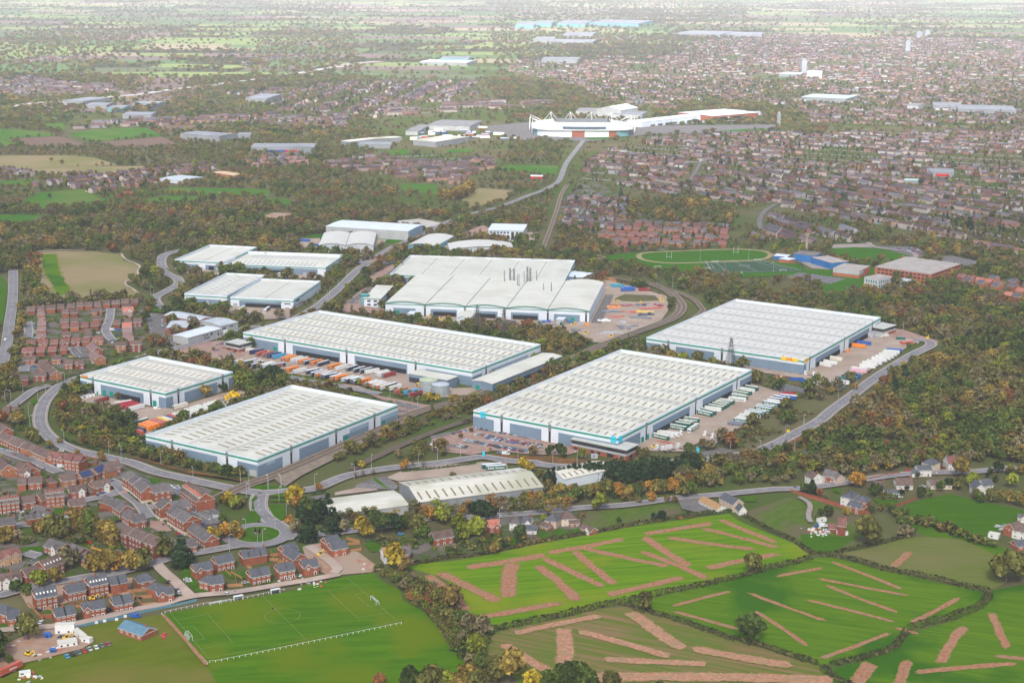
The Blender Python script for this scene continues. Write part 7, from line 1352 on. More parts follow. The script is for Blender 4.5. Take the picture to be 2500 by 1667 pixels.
for wh,l in G_.items():
    l.sort(key=lambda t:t[0]); cn={}
    for px,col,o,kind in l: cn.setdefault((col,kind=='van'),[]).append(o)
    for (col,v),os_ in cn.items():
        for i,o in enumerate(os_):
            nm='van' if v else 'car'
            lab=('%s %s, the only %s one, %s'%(col,nm,col,wh)) if len(os_)==1 else '%s %s, %s %s one from the left, %s'%(col,nm,nth(i),col,wh)
            o['label']=' '.join(lab.split()[:16]); o['group']='cars '+wh
mb=MB()
for sc,x,y,rz,col,wh,kind,px in CARS[300:]:
    i0=len(mb.v); mb.box(-2.1,-.9,.3,2.1,.9,.9,PM[col]); mb.box(-1.2,-.8,.9,1,.8,1.4,m_cgl,top=PM[col]); mb.xf(Matrix.Translation((x,y,0.1))@Matrix.Rotation(rz,4,'Z'),i0)
if len(mb.v): o=mb.obj('parked_cars'); o['kind']='stuff'; o['label']='mass of tiny cars in distant stadium and retail car parks'; o['category']='cars'
# ---------------- lorries : local x runs front(+) to back(-)
LM={}
def trailer_meshes(col,top,L):
    k=(col,top,L)
    if k in LM: return LM[k]
    a=MB(); a.box(-L/2,-1.25,1.15,L/2,1.25,3.95,PM[col]); a.box(-L/2-.03,-1.1,1.3,-L/2,1.1,3.8,PM['grey'] if col!='white' else PM['silver'])
    r=MB(); r.box(-L/2-.04,-1.28,3.9,L/2+.04,1.28,4.05,top)
    c=MB(); c.box(-L/2,-.6,.85,L/2,.6,1.15,m_chas); c.box(L/2-3.2,-.9,0,L/2-3,-.6,.9,m_chas); c.box(L/2-3.2,.6,0,L/2-3,.9,.9,m_chas); c.box(-L/2+1.0,-1.2,.5,-L/2+5,1.2,1.0,m_chas)
    LM[k]=(a.mesh('body'),r.mesh('roof'),c.mesh('chassis')); return LM[k]
LOR=[]
def trailer(c,rz,col,label,group,top=None,txt=None,tm=None,L=13.4,size=2.1,name='trailer',cat='trailer'):
    top=top or (m_ivory if col in('green',) else PM['white'] if col in('white','cream') else m_lgrey)
    t=empty(name,(c.x,c.y,.06),rz,label,cat,group); a,r_,ch=trailer_meshes(col,top,L)
    part('body',a,t); part('roof',r_,t); part('chassis',ch,t)
    for i in range(3):
        for s in (-1,1): part('wheel',WHL,t,(-L/2+1.6+i*1.3,s*1.05,0),math.pi/2)
    if txt:
        for s in (-1,1): lettering(txt,tm or m_wtxt,size,t,(0,s*1.27,2.5),0 if s<0 else math.pi)
    occ(c,4); return t
CABM={}
def cab_mesh(col):
    if col in CABM: return CABM[col]
    a=MB(); m=PM[col]; prof=[(0,.5),(2.2,.5),(2.25,1.9),(2.0,3.0),(1.2,3.75),(.1,3.85),(0,3.6)]
    for s in (-1.22,1.22): a.poly([(x,s,z) for x,z in prof][::(-1 if s>0 else 1)],m)
    for i in range(len(prof)): (x0,z0),(x1,z1)=prof[i],prof[(i+1)%len(prof)]; a.poly([(x0,-1.22,z0),(x0,1.22,z0),(x1,1.22,z1),(x1,-1.22,z1)],m)
    g=MB(); g.poly([(2.27,-1.1,1.95),(2.27,1.1,1.95),(2.03,1.1,2.95),(2.03,-1.1,2.95)],m_cgl); g.poly([(2.27,-1.2,.5),(2.27,1.2,.5),(2.27,1.2,1.0),(2.27,-1.2,1.0)],m_chas)
    for s in (-1,1): g.poly([(2.1,s*1.23,1.9),(1.1,s*1.23,1.9),(1.1,s*1.23,2.7),(1.95,s*1.23,2.7)][::s],m_cgl)
    c=MB(); c.box(-4,-.45,.6,0,.45,1.0,m_chas); c.box(-3.9,-1.2,.55,-2.2,1.2,.75,m_chas)
    CABM[col]=(a.mesh('cab'),g.mesh('windscreen'),c.mesh('chassis')); return CABM[col]
def tractor(c,rz,col,label,group='lorry cabs parked without trailers'):
    t=empty('lorry_cab',(c.x,c.y,.06),rz,label,'lorry cab',group); a,g,ch=cab_mesh(col); part('cab',a,t); part('windscreen',g,t); part('chassis',ch,t)
    for x in (1.4,-2.4,-3.5):
        for s in (-1,1): part('wheel',WHL,t,(x,s*1.0,0),math.pi/2)
    return t
def two(s,z=0):
    p=W(s,z); a,b=p[0],p[1]; return (a+b)/2,math.atan2((b-a).y,(b-a).x)
# dark green trailers of the huge warehouse : roof centre lines, rear to front
EC='trailers of the huge warehouse yard'
tn=0
def grp_tr(reg,txt,where,EC_,z=4):
    L_=[]
    for t in txt.split('|'):
        f=t.split(); c,rz=two(reg+' '+f[0]+' '+f[1],z); L_.append((c,rz,f[2:]))
    cnt={}
    for c,rz,f in L_: cnt[f[0]]=cnt.get(f[0],0)+1
    seen={}
    for c,rz,f in L_:
        col={'n':'green','w':'white','o':'orange','k':'navy','r':'red','b':'blue','l':'teal','y':'yellow','m':'maroon','d':'dark blue','c':'cream','p':'pink','br':'brick red','lb':'light blue','s':'silver','g':'grey','v':'purple'}[f[0]]
        seen[f[0]]=seen.get(f[0],0)+1; n_=cnt[f[0]]
        lab='%s %s%s'%(col.replace('navy','black'),'trailer, the only %s one '%col.replace('navy','black') if n_==1 else 'trailer, %s from the near end '%nth(seen[f[0]]-1),where)
        if col=='navy': lab=lab
        tx=f[1].replace('_',' ') if len(f)>1 and f[1]!='-' else None; tm_={'green':m_wtxt,'white':m_btxt,'orange':m_btxt,'navy':MC.get('paint_orange')}.get(col,m_wtxt)
        top=PM['white'] if (len(f)>2 and 'w' in f[2]) else (m_lgrey if col in('navy','silver') else m_ivory if col in('green','white','cream') else PM[col] if not (col=='orange' and len(f)>1 and f[1]=='-') else m_ivory)
        trailer(c,rz,col,' '.join(lab.split()[:16]),EC_,txt=tx,tm=tm_,top=top,size=2.0 if tx and len(tx)>8 else 2.2)
grp_tr('J2','240,815 430,860 n Eddie_Stobart|300,790 490,830 w|320,785 540,810 w|445,700 655,740 n Eddie_Stobart|490,665 715,700 n|530,640 750,680 n|610,605 820,635 n Eddie_Stobart|790,515 1000,565 n Eddie_Stobart w|830,490 1050,545 n - |880,470 1110,500 w|925,445 1140,480 n|975,420 1170,460 n|1000,400 1210,440 n|1030,390 1240,415 n|1070,375 1260,400 n|1210,355 1410,375 w Eddie_Stobart|1240,320 1430,345 n Eddie_Stobart|1250,270 1450,310 n Eddie_Stobart|1290,250 1500,290 n|1320,225 1540,265 w|1380,200 1575,235 n','docked at the huge warehouse',EC)
grp_tr('J2','1275,625 1480,655 n Eddie_Stobart w|1310,600 1520,630 w|1340,570 1550,600 w Eddie_Stobart|1395,545 1600,590 w|1400,530 1620,560 n - w|1455,515 1670,545 n Eddie_Stobart w|1540,470 1740,505 n Eddie_Stobart w|1560,450 1770,480 n - w|1640,405 1840,440 n Eddie_Stobart w|1700,380 1900,410 w|1720,360 1940,385 d - w|1770,335 1980,365 d - w|1860,320 2050,345 b - w','in the slanting row by the shrub bank',EC)
c,rz=two('J2 810,690 705,755',4); trailer(c,rz,'green','green trailer with white cab standing apart, facing the camera',EC,txt='Eddie Stobart'); tractor(c+Vector((math.cos(rz),math.sin(rz),0))*7.6,rz,'white','white cab coupled to the green trailer that stands apart')
for s,rz_,l in (('J2 470,890',0,'white cab in front of the docked green trailer'),('J2 530,870',0,'white cab of the nearer white docked trailer'),('J2 570,850',0,'white cab of the farther white docked trailer')): tractor(W(s)[0],-.15,'white',l)
for i,s in enumerate(('J2 910,860','J2 1005,890','J2 1110,835')): tractor(W(s)[0],2.8,'white','white and green cab alone in the open yard, %s from the left'%nth(i))
for i,s in enumerate(('J2 290,1040','J2 360,1055','J2 415,1045','J2 465,1035','J2 560,1020')): tractor(W(s)[0],2.2,'white','white cab in the row at the yard fence, %s from the left'%nth(i))
c,rz=two('J1 345,575 520,565',4); trailer(c,rz,'green','dark green trailer behind the old cream shed, nearer of two',EC,txt='Eddie Stobart',top=PM['white']); c,rz=two('J1 315,560 470,548',4); trailer(c,rz,'green','dark green trailer behind the old cream shed, farther of two',EC,top=PM['white'])
# red stillages, skips
def crate(s,l,col,w=3,d=2,h=1.4,rz=0,cat='skip',name='skip'):
    c=W(s)[0]; t=empty(name,c,rz,l,cat); a=MB(); a.poly([(-w/2,-d/2,0),(w/2,-d/2,0),(w/2+.3,-d/2,h),(-w/2-.3,-d/2,h)],PM[col]); a.poly([(w/2,d/2,0),(-w/2,d/2,0),(-w/2-.3,d/2,h),(w/2+.3,d/2,h)],PM[col]); a.poly([(w/2,-d/2,0),(w/2,d/2,0),(w/2+.3,d/2,h),(w/2+.3,-d/2,h)],PM[col]); a.poly([(-w/2,d/2,0),(-w/2,-d/2,0),(-w/2-.3,-d/2,h),(-w/2-.3,d/2,h)],PM[col]); a.obj('body',t); b=MB(); b.box(-w/2-.2,-d/2+.05,h*.55,w/2+.2,d/2-.05,h*.75,m_chas if rz==0 else m_dirt); b.obj('load',t); return t
for i,s in enumerate(('J2 310,940','J2 350,950','J2 390,955','J2 430,960','J2 465,970')): crate(s,'red low trolley in the yard corner, %s from the left'%nth(i),'red',3,2,1.1)
for i,s in enumerate(('J2 1880,330','J2 1930,325','J2 1980,330','J2 2030,330')): crate(s,'red crate before the grey screen wall, %s from the left'%nth(i),'red',4,2.4,1.8)
# trailers of the longest warehouse
CT='trailers of the longest warehouse yard'
grp_tr('H8','285,150 370,140 d|320,180 430,145 br|395,185 490,155 br|445,190 520,170 d|470,190 560,170 d|510,200 605,180 lb','in the container row by the blue wall',CT)
grp_tr('H8','590,225 690,195 o|625,230 740,200 o halfords|700,235 790,210 w|740,240 850,215 w|775,255 880,230 o|820,265 935,235 k|890,270 1005,240 o halfords|965,280 1075,250 k|1075,310 1195,280 o halfords|1150,325 1270,295 w|1270,330 1370,300 k|1345,345 1450,315 k|1420,350 1520,325 k|1460,360 1600,335 w|1575,380 1690,350 w|1610,390 1700,365 w|1655,395 1760,370 m','docked at the longest warehouse',CT)
grp_tr('H8','60,275 180,240 w|205,262 325,235 k - w|245,275 360,250 k - w|290,290 380,265 k - w|375,295 490,265 k - w|400,300 515,270 w halfords|485,300 615,275 k halfords|630,340 750,310 o halfords|700,360 850,325 w|850,360 965,335 k - w|900,380 1015,350 k - w|945,390 1060,360 o - w|1000,400 1115,365 k - w|1035,405 1155,380 k - w|1105,420 1210,390 o - w|1140,425 1265,395 o halfords|1220,440 1340,410 w|1270,445 1370,420 k - w|1310,450 1430,415 k - w|1340,465 1450,430 k - w|1390,465 1505,430 o halfords|1465,490 1590,455 o - w|1500,495 1640,460 o - w|1540,505 1670,465 w|1570,515 1690,480 o - w|1620,525 1730,485 w|1665,515 1780,480 k - w|1700,535 1840,495 w|1790,560 1870,540 br|1890,570 1980,555 lb|1950,590 2010,575 m','in the outer row above the yellow bushes',CT)
grp_tr('H8','2020,490 2120,470 y','under the loading canopy',CT)
# square warehouse
grp_tr('M1','780,1055 880,1040 w|800,1065 900,1045 r|820,1075 925,1055 r|850,1085 950,1060 r|875,1090 970,1065 w|660,1035 710,1020 m','docked at the square warehouse','trailers at the square warehouse')
grp_tr('M1','1170,1080 1260,1055 c|935,1195 1020,1220 o|965,1185 1050,1210 o|990,1178 1070,1200 o|1020,1170 1100,1195 br|1045,1165 1115,1185 br|1070,1155 1135,1180 y|1095,1150 1170,1175 w|1110,1145 1180,1165 d|1130,1132 1220,1160 br|1165,1125 1250,1150 w|1200,1115 1270,1145 w|1225,1105 1300,1135 w|1250,1095 1320,1125 w|1280,1085 1360,1115 w|1305,1075 1380,1105 w|1325,1070 1420,1095 w|1370,1058 1460,1088 w|1400,1050 1490,1075 w|1430,1045 1510,1070 w|1450,1040 1540,1060 w|880,1220 975,1255 br|890,1210 980,1235 d|905,1185 990,1160 n','in the long line behind the nearest warehouse','trailers in the long line')
for i,s in enumerate(('M1 1520,1045','M1 1540,1030','M1 1560,1020','M1 1580,1035','M1 1600,1045','M1 1600,1020','M1 1575,1010','M1 1625,1030')): tractor(W(s)[0],.6+i*.3,'yellow','yellow lorry cab in the cluster beside the trees, %s'%('leftmost' if i==0 else nth(i)+' of eight'))
# clean roofed warehouse
grp_tr('J6','650,905 840,940 w|720,880 920,910 w|790,825 990,860 c|1100,655 1310,680 o|1190,620 1370,640 b|780,1190 1030,1220 lb|870,1150 1080,1175 w|940,1110 1160,1135 l|990,1100 1170,1115 lb|1030,1055 1230,1080 b|1095,1000 1330,1020 p|1120,975 1330,1005 w|1225,935 1450,960 w|1260,900 1480,930 w|1330,880 1530,910 w|1395,840 1600,870 w|1440,815 1660,845 w|1500,790 1690,820 w|1560,760 1720,790 w|1600,750 1730,760 w|1660,730 1735,735 b','in the yard of the clean roofed warehouse','trailers of the clean roofed warehouse')
for i,(s,col) in enumerate((('M3 1790,775','white'),('J6 45,1030','white'),('J6 185,1050','white'),('J6 325,1070','yellow'),('J6 465,1095','white'),('J6 580,1110','white'),('M3 1935,800','yellow'),('J6 1050,795','orange'),('M3 2110,830','white'))): tractor(W(s)[0],-.2,col,'%s lorry cab parked below the clean roofed warehouse, number %s along the wall'%(col,nth(i)))
for i,s in enumerate(('J6 315,1165','J6 400,1165','J6 460,1190')): crate(s,'blue open skip by the white tent, %s from the left'%nth(i),'blue',6,2.5,2)
# docked lorries further back
for i,(a,col) in enumerate((('J8 865,160 940,110','dark blue'),('J8 1150,170 1225,120','dark blue'))):
    c,rz=two(a,4); rz+=math.pi if i<2 else 0; trailer(c,rz,col,'blue and white lorry at the cream roofed warehouse, %s of two'%('left' if i==0 else 'right'),'docked lorries',top=PM['white'],L=11); tractor(c+Vector((math.cos(rz),math.sin(rz),0))*6.5,rz,'white','white cab of the %s docked lorry at the cream roofed warehouse'%('left' if i==0 else 'right'))
grp_tr('J8','775,215 860,200 v|830,220 900,200 v|850,225 960,205 d|905,235 1030,215 b','in the fan in front of the cream roofed warehouse','trailers at the cream roofed warehouse')
grp_tr('M2','340,195 372,180 w|365,200 395,185 w|385,205 418,188 w','docked at the long hipped warehouse','trailers at the hipped warehouse'); grp_tr('T2','500,1060 570,1062 b|580,1092 635,1095 b','beside the pale blue arched unit','blue containers at the arched unit')
grp_tr('J7','1845,40 1960,45 l|1940,75 2020,72 b','behind the machine yard','trailers behind the machine yard')
grp_tr('B1','0,1478 130,1418 br','at the lower left corner','shipping containers')

c=W('B1 65,1448',2.5)[0]; rb=[o for o in COL.objects if o.get('label','').startswith('brick red') and 'lower left corner' in o.get('label','')]
if rb: mb=MB(); mb.box(-.5,-1.32,2.2,3.2,-1.28,2.7,PM['white']); mb.box(-1.2,-1.32,2.0,-.5,-1.28,2.9,PM['white']); mb.obj('lettering_bar',rb[0])
# ================= far farmland : a patchwork of fields with hedges
FC=[mat('far_field_%s'%n,a,b,sc=.004,det=4) for n,a,b in (('green',(0.09,0.15,0.055),(0.12,0.19,0.075)),('lime',(0.18,0.24,0.08),(0.23,0.28,0.10)),('dull',(0.10,0.125,0.06),(0.13,0.155,0.08)),('brown',(0.17,0.125,0.11),(0.21,0.155,0.135)),('straw',(0.28,0.23,0.145),(0.33,0.28,0.18)),('wood',(0.055,0.06,0.035),(0.08,0.085,0.05)))]
mb=MB(); hp=[]; rr=random.Random(11); y=3300.0
while y<21000:
    dy=150+y*.012; wx_=y*.37+300; x=-wx_
    sh=rr.uniform(-60,60)
    while x<wx_:
        dx=rr.uniform(170,420)*(1+y/22000)
        def jt(a,b): v=noise.noise_vector(Vector((a/900,b/900,5))); return Vector((a+v.x*170+sh*0,b+v.y*150,0.6))
        p=[jt(x,y),jt(x+dx,y),jt(x+dx,y+dy),jt(x,y+dy)]
        g=noise.noise(Vector((x/1500,y/1500,2))); c=(p[0]+p[2])/2
        far_ok=not indist((c.x,c.y)) and free(c) and (y>4300 or c.x<-500)
        if far_ok:
            k=rr.choices(range(6),(4,3,3,2.4,2.4,2.6 if g<.1 else 6))[0]
            mb.poly(p,FC[k])
            if k==5:
                for _ in range(int(dx*dy/(2600 if y<8000 else 5200))): u,v=rr.random(),rr.random(); q=p[0].lerp(p[1],u).lerp(p[3].lerp(p[2],u),v); hp.append((q.x,q.y,rr.uniform(9,15)))
            for a,b in ((p[0],p[1]),(p[0],p[3])):
                L=(b-a).length; n=int(L/(26 if y<7000 else 40 if y<12000 else 70))
                for i in range(n):
                    if rr.random()<.72: q=a.lerp(b,(i+rr.random())/n); hp.append((q.x,q.y,rr.uniform(4,12)))
        x+=dx
    y+=dy
struct('farmland',mb)
scatter('woodland',[(a,b,0.5,(h*1.7,h*1.7,h),rr.random()*6,kit('round',rr.choice(('olive','brown','dark green','green','ochre')))) for a,b,h in hp],'far hedgerow trees and copses on the hazy plain')
# ---- sports pitches and their lines
def pitch(s,wd,m=None,z=None,name='pitch_lines'):
    p=W(s); a,b,c,d=p; z=z or zn()+.01; mb=MB(); m=m or m_white
    def P_(u,v): q=a.lerp(b,u).lerp(d.lerp(c,u),v); q.z=z; return q
    def ln(u0,v0,u1,v1): ribbon(mb,[P_(u0,v0),P_(u1,v1)],-wd/2,wd/2,z,m)
    ln(0,0,1,0); ln(1,0,1,1); ln(1,1,0,1); ln(0,1,0,0); ln(.5,0,.5,1)
    for s_ in (0,1):
        for dp,hw in ((.165,.31),(.055,.14)):
            u=dp if s_==0 else 1-dp; e=0 if s_==0 else 1; ln(e,.5-hw,u,.5-hw); ln(u,.5-hw,u,.5+hw); ln(u,.5+hw,e,.5+hw)
    L=(b-a).length; cc=P_(.5,.5); r=L*.092; pts=[Vector((cc.x+r*math.cos(t/16*6.2832),cc.y+r*math.sin(t/16*6.2832),0)) for t in range(17)]; ribbon(mb,pts,-wd/2,wd/2,z,m); struct(name,mb); return P_
m_faint=mat('faded_line_paint',(0.22,0.27,0.12),(0.30,0.35,0.18),sc=.5)
PP=pitch('B1 1145,1102 B2 825,872 B2 1160,1165 B1 1410,1418',.16,m_faint); pitch('T3 1720,1218 2075,1207 2370,1280 1770,1296',.35)
def post_rail(s,label,h=1.1,sp=3.0,name='railing',m=None,mesh=0,cat='railing'):
    p=smooth(W(s),6) if mesh!=2 else W(s); q=resample(p,sp); m=m or mw_; t=empty(name,q[0].copy(),0,label,cat); o=q[0]
    pm=MB(); pm.box(-.12,-.12,0,.12,.12,h,m); me=pm.mesh('post'); qs=q if len(q)<100 else q[::len(q)//100+1]
    for a in qs: part('post',me,t,(a.x-o.x,a.y-o.y,0))
    mb=MB()
    for a,b in zip(q,q[1:]):
        mb.bar((a.x-o.x,a.y-o.y,h-.05),(b.x-o.x,b.y-o.y,h-.05),.1,m)
        if mesh:
            for z in (h*.25,h*.5,h*.75): mb.bar((a.x-o.x,a.y-o.y,z),(b.x-o.x,b.y-o.y,z),.05,m)
    mb.obj('rail',t); return t
mw_=mat('white_rail_paint',(0.62,0.63,0.6),(0.7,0.71,0.68),sc=1); m_gf=mat('green_mesh_fence',(0.02,0.12,0.09),(0.03,0.15,0.11),sc=1); m_wood=mat('timber_fence',(0.34,0.17,0.075),(0.42,0.23,0.11),sc=1); m_blf=mat('black_fence',(0.02,0.022,0.025),(0.04,0.042,0.045),sc=1)
post_rail('B1 1415,1430 B2 0,1415 600,1292 1195,1168','white spectator rail along the near touchline of the pitch'); post_rail('B1 1092,1105 1130,1150 1250,1280 1405,1445','white rail behind the left goal')
post_rail('B1 1115,1095 1350,1045 1600,1008 1950,935','white rail along the far touchline below the site road')
strip('B1 1110,1130 1390,1455',1.8,'bare_path',m_trench,rag=0); post_rail('J2 640,1040 700,1010 830,1030 1000,1010 1160,920','green mesh fence around the lorry yard gate',2.4,3,'mesh_fence',m_gf,1,'fence'); post_rail('J7 1680,500 1800,505 1980,440 2250,330','green mesh fence by the railway corner of the machine yard',2.4,4,'mesh_fence',m_gf,1,'fence'); post_rail('J5 0,330 130,330 350,310 280,190','green cage fence around the artificial turf pitch',3,5,'mesh_fence',m_gf,1,'fence')
def board_fence(s,label,h=1.8,m=None):
    p=W(s); t=empty('garden_fence',p[0].copy(),0,label,'fence','garden fences'); o=p[0]; pb=MB(); pb.box(-.1,-.1,0,.1,.1,h+.15,m or m_wood); me=pb.mesh('post'); mb=MB()
    for a,b in zip(p,p[1:]):
        d=b-a; n=max(1,int(d.length/2.6)); q=Vector((-d.y,d.x,0)).normalized()*.04
        mb.poly([a-o+q,b-o+q,b-o+q+Vector((0,0,h)),a-o+q+Vector((0,0,h))],m or m_wood); mb.poly([a-o-q,a-o-q+Vector((0,0,h)),b-o-q+Vector((0,0,h)),b-o-q],m or m_wood); mb.poly([a-o+q+Vector((0,0,h)),b-o+q+Vector((0,0,h)),b-o-q+Vector((0,0,h)),a-o-q+Vector((0,0,h))],m or m_wood)
        for i in range(n+1): c=a+d*(i/n)-o; part('post',me,t,c)
    mb.obj('panel',t)
nf=0
for s in ('B1 1515,895 1530,920 1640,915 1635,870 1560,830','B1 1440,820 1500,800 1560,850','B1 1670,790 1700,800','B1 1800,690 1810,740 1880,745 1940,720 1930,690 1880,680','B1 1830,690 1850,740','B1 1810,715 1930,705','B2 815,600 820,690 920,672 905,620 820,600','B2 820,640 910,630','B2 300,790 350,760 480,740','B1 890,960 960,1050 1060,1040 1065,1010','B1 900,1000 1050,990','B1 860,960 1000,945 1010,970','B1 270,1060 350,1075 350,1120 280,1130','B1 190,1040 290,1140','B1 500,1080 510,1040 560,1020','B1 700,1000 720,980 760,985','H5 1320,340 1180,350','B1 2015,740 2010,780 2020,820','B1 1590,860 1600,910'):
    board_fence(s,'orange timber garden fence, %s one in the new slate-roofed estate'%nth(nf)); nf+=1
for i,(s,m,l) in enumerate((('H4 880,100 950,75 1120,70 1140,120',m_wood,'orange fence around the small green lawn'),('H4 1150,190 1320,170',m_wood,'orange fence right of the small green lawn'),('H3 70,780 200,760 230,790',m_blf,'black fence behind the long terrace, upper'),('H3 60,880 380,880 400,960',mat('maroon_fence',(0.16,0.03,0.03),(0.2,0.045,0.04),sc=1),'maroon fence behind the long terrace'),('H3 390,1080 560,1060 580,1120',m_blf,'black fence with white posts behind the terrace'),('H2 90,1000 200,1010 320,1000',m_brick,'red brick garden wall at the left estate'),('H2 1540,640 1750,710 1740,780 1530,800',m_brick,'brown garden wall behind the tall terrace end'),('H4 1630,810 1940,905',mat('ochre_fence',(0.5,0.27,0.05),(0.58,0.33,0.08),sc=1),'long ochre fence above the autumn trees'),('H6 500,1240 740,1230',m_brick,'red brick garden wall in the gabled estate, lower'),('H6 940,680 1120,670',m_brick,'red brick garden wall in the gabled estate, middle'),('H5 640,520 830,510 850,560',m_brick,'new red brick garden wall by the front row'),('H4 1480,700 1640,720',m_redp,'bright red fence near the black shed'),('J3 0,495 200,545 500,640 740,710',m_brick,'long red brick garden wall of the villa, left part'),('J3 970,645 1100,600 1225,550',m_brick,'long red brick garden wall of the villa, right part'),('B4 770,275 900,320 1150,395',m_brick,'tall red brick boundary wall along the track'),('J3 740,350 900,310 1050,290',m_brick,'brick wall along the village lane'),('J3 950,90 1100,80',m_wood,'pale fence above the caravan garden'))):
    board_fence(s,l,1.9,m)
# goals
def goal(s,rz,l,W_=7.3,h=2.44,cat='goal'):
    c=W(s)[0]; t=empty('football_goal',c,rz,l,cat); f=MB()
    for y in (-W_/2,W_/2): f.bar((0,y,0),(0,y,h),.16,mw_); f.bar((0,y,h),(1.2,y,h),.1,mw_); f.bar((1.2,y,h),(2.2,y,0),.1,mw_)
    f.bar((0,-W_/2,h),(0,W_/2,h),.16,mw_); f.bar((2.2,-W_/2,0),(2.2,W_/2,0),.1,mw_); f.obj('frame',t)
    n=MB(); nm=mat('goal_net',(0.5,0.6,0.62),(0.6,0.7,0.72),sc=1)
    for i in range(13): y=-W_/2+W_*i/12; n.bar((1.2,y,h),(2.2,y,0),.05,nm)
    for i in range(6): z=h*i/6; x=2.2-z/h; n.bar((x,-W_/2,z),(x,W_/2,z),.05,nm)
    n.obj('net',t)
q=PP(.5,0)-PP(.5,1); ax=math.atan2(q.y,q.x)-math.pi/2
goal('B1 1285,1262',ax+math.pi,'white goal with pale net behind the left goal line'); goal('B2 1000,1025',ax,'white goal with net at the right end of the pitch'); goal('B1 1460,1040',ax+1.57,'pair of training goals lying by the far rail, left',6,1.8); goal('B1 1520,1030',ax+1.57,'pair of training goals lying by the far rail, right',6,1.8)
for s,l in (('T3 1787,1222','tiny white goal on the top edge of the turf pitch, left'),('T3 2072,1212','tiny white goal on the top edge of the turf pitch, right'),('T3 1735,1268','white goal at the left end of the turf pitch'),('T3 2245,1282','white goal at the right end of the turf pitch'),('T3 1950,1298','small goal in front of the turf pitch'),('T3 1398,1258','lone goal on the grass left of the turf pitch'),('T1 1497,755','distant goal on the green field beyond the scrub')): goal(s,1.57,l)
def rugby(s,l): c=W(s)[0]; t=empty('rugby_posts',c,0,l,'rugby posts'); f=MB(); f.bar((-2.8,0,0),(-2.8,0,9),.2,mw_); f.bar((2.8,0,0),(2.8,0,9),.2,mw_); f.bar((-2.8,0,3),(2.8,0,3),.2,mw_); f.obj('frame',t)
rugby('T3 1475,1198','tall white rugby posts on the left of the running track oval'); rugby('T3 1925,1165','tall white rugby posts on the right of the running track oval')
# dugouts
for s,l in (('B1 1610,1005','white roofed dugout by the far touchline, left'),('B1 1860,960','white roofed dugout by the far touchline, right')):
    c=W(s)[0]; t=empty('dugout',c,ax,l,'dugout'); a=MB(); a.box(-2.4,.8,0,2.4,.9,2.1,PM['grey']); a.box(-2.5,-.9,0,-2.4,.9,2.2,PM['white']); a.box(2.4,-.9,0,2.5,.9,2.2,PM['white']); a.obj('shell',t); a=MB(); a.box(-2.6,-1.0,2.2,2.6,1.0,2.4,PM['white']); a.obj('roof',t); a=MB(); a.box(-2.2,.2,0,2.2,.6,.5,PM['dark blue']); a.obj('bench',t)
# person
def person(s,l,top,leg,rz=0):
    c=W(s)[0]; t=empty('person',c,rz,l,'person'); me=D.meshes.new('body'); V=[(0,0,.95),(0,0,1.2),(0,0,1.42),(0,0,1.52),(0,.02,1.66),(0,.02,1.76),(.2,0,1.42),(.27,.03,1.14),(.25,.12,.9),(-.2,0,1.42),(-.27,-.03,1.14),(-.25,.04,.88),(.1,0,.9),(.12,.12,.5),(.11,.05,.07),(.11,.2,.04),(-.1,0,.9),(-.12,-.08,.5),(-.11,-.18,.07),(-.11,-.03,.04)]
    E_=[(0,1),(1,2),(2,3),(3,4),(4,5),(2,6),(6,7),(7,8),(2,9),(9,10),(10,11),(0,12),(12,13),(13,14),(14,15),(0,16),(16,17),(17,18),(18,19)]; Rr=[.15,.15,.15,.06,.105,.07,.07,.05,.04,.07,.05,.04,.1,.07,.05,.04,.1,.07,.05,.04]
    me.from_pydata(V,E_,[]); o=D.objects.new('body',me); COL.objects.link(o); o.parent=t; md=o.modifiers.new('skin','SKIN'); 
    for i,r in enumerate(Rr): me.skin_vertices[0].data[i].radius=(r,r)
    me.skin_vertices[0].data[0].use_root=True; md2=o.modifiers.new('ss','SUBSURF'); md2.levels=1; md2.render_levels=1
    m=mat('clothing_'+top,PC_[top],None,sc=2); nt=m.node_tree; me.materials.append(m)
    h=MB(); h.cyl(0,.02,1.68,1.83,.11,.06,m_chas,8); h.obj('hair',t); g=MB(); g.box(-.22,-.13,.9,.22,.13,.98,PM[leg]); g.obj('belt',t)
for s,l,a,b in (('B1 1840,1075','person in dark clothes standing on the football pitch','navy','black'),('B1 1588,962','person in dark clothes walking on the site road','black','grey'),('B1 1892,925','person in orange jacket on the site road beside the houses','orange','grey'),('B1 2190,858','person in orange jacket at the right end of the site road','orange','dark blue')): person(s,l,a,b)
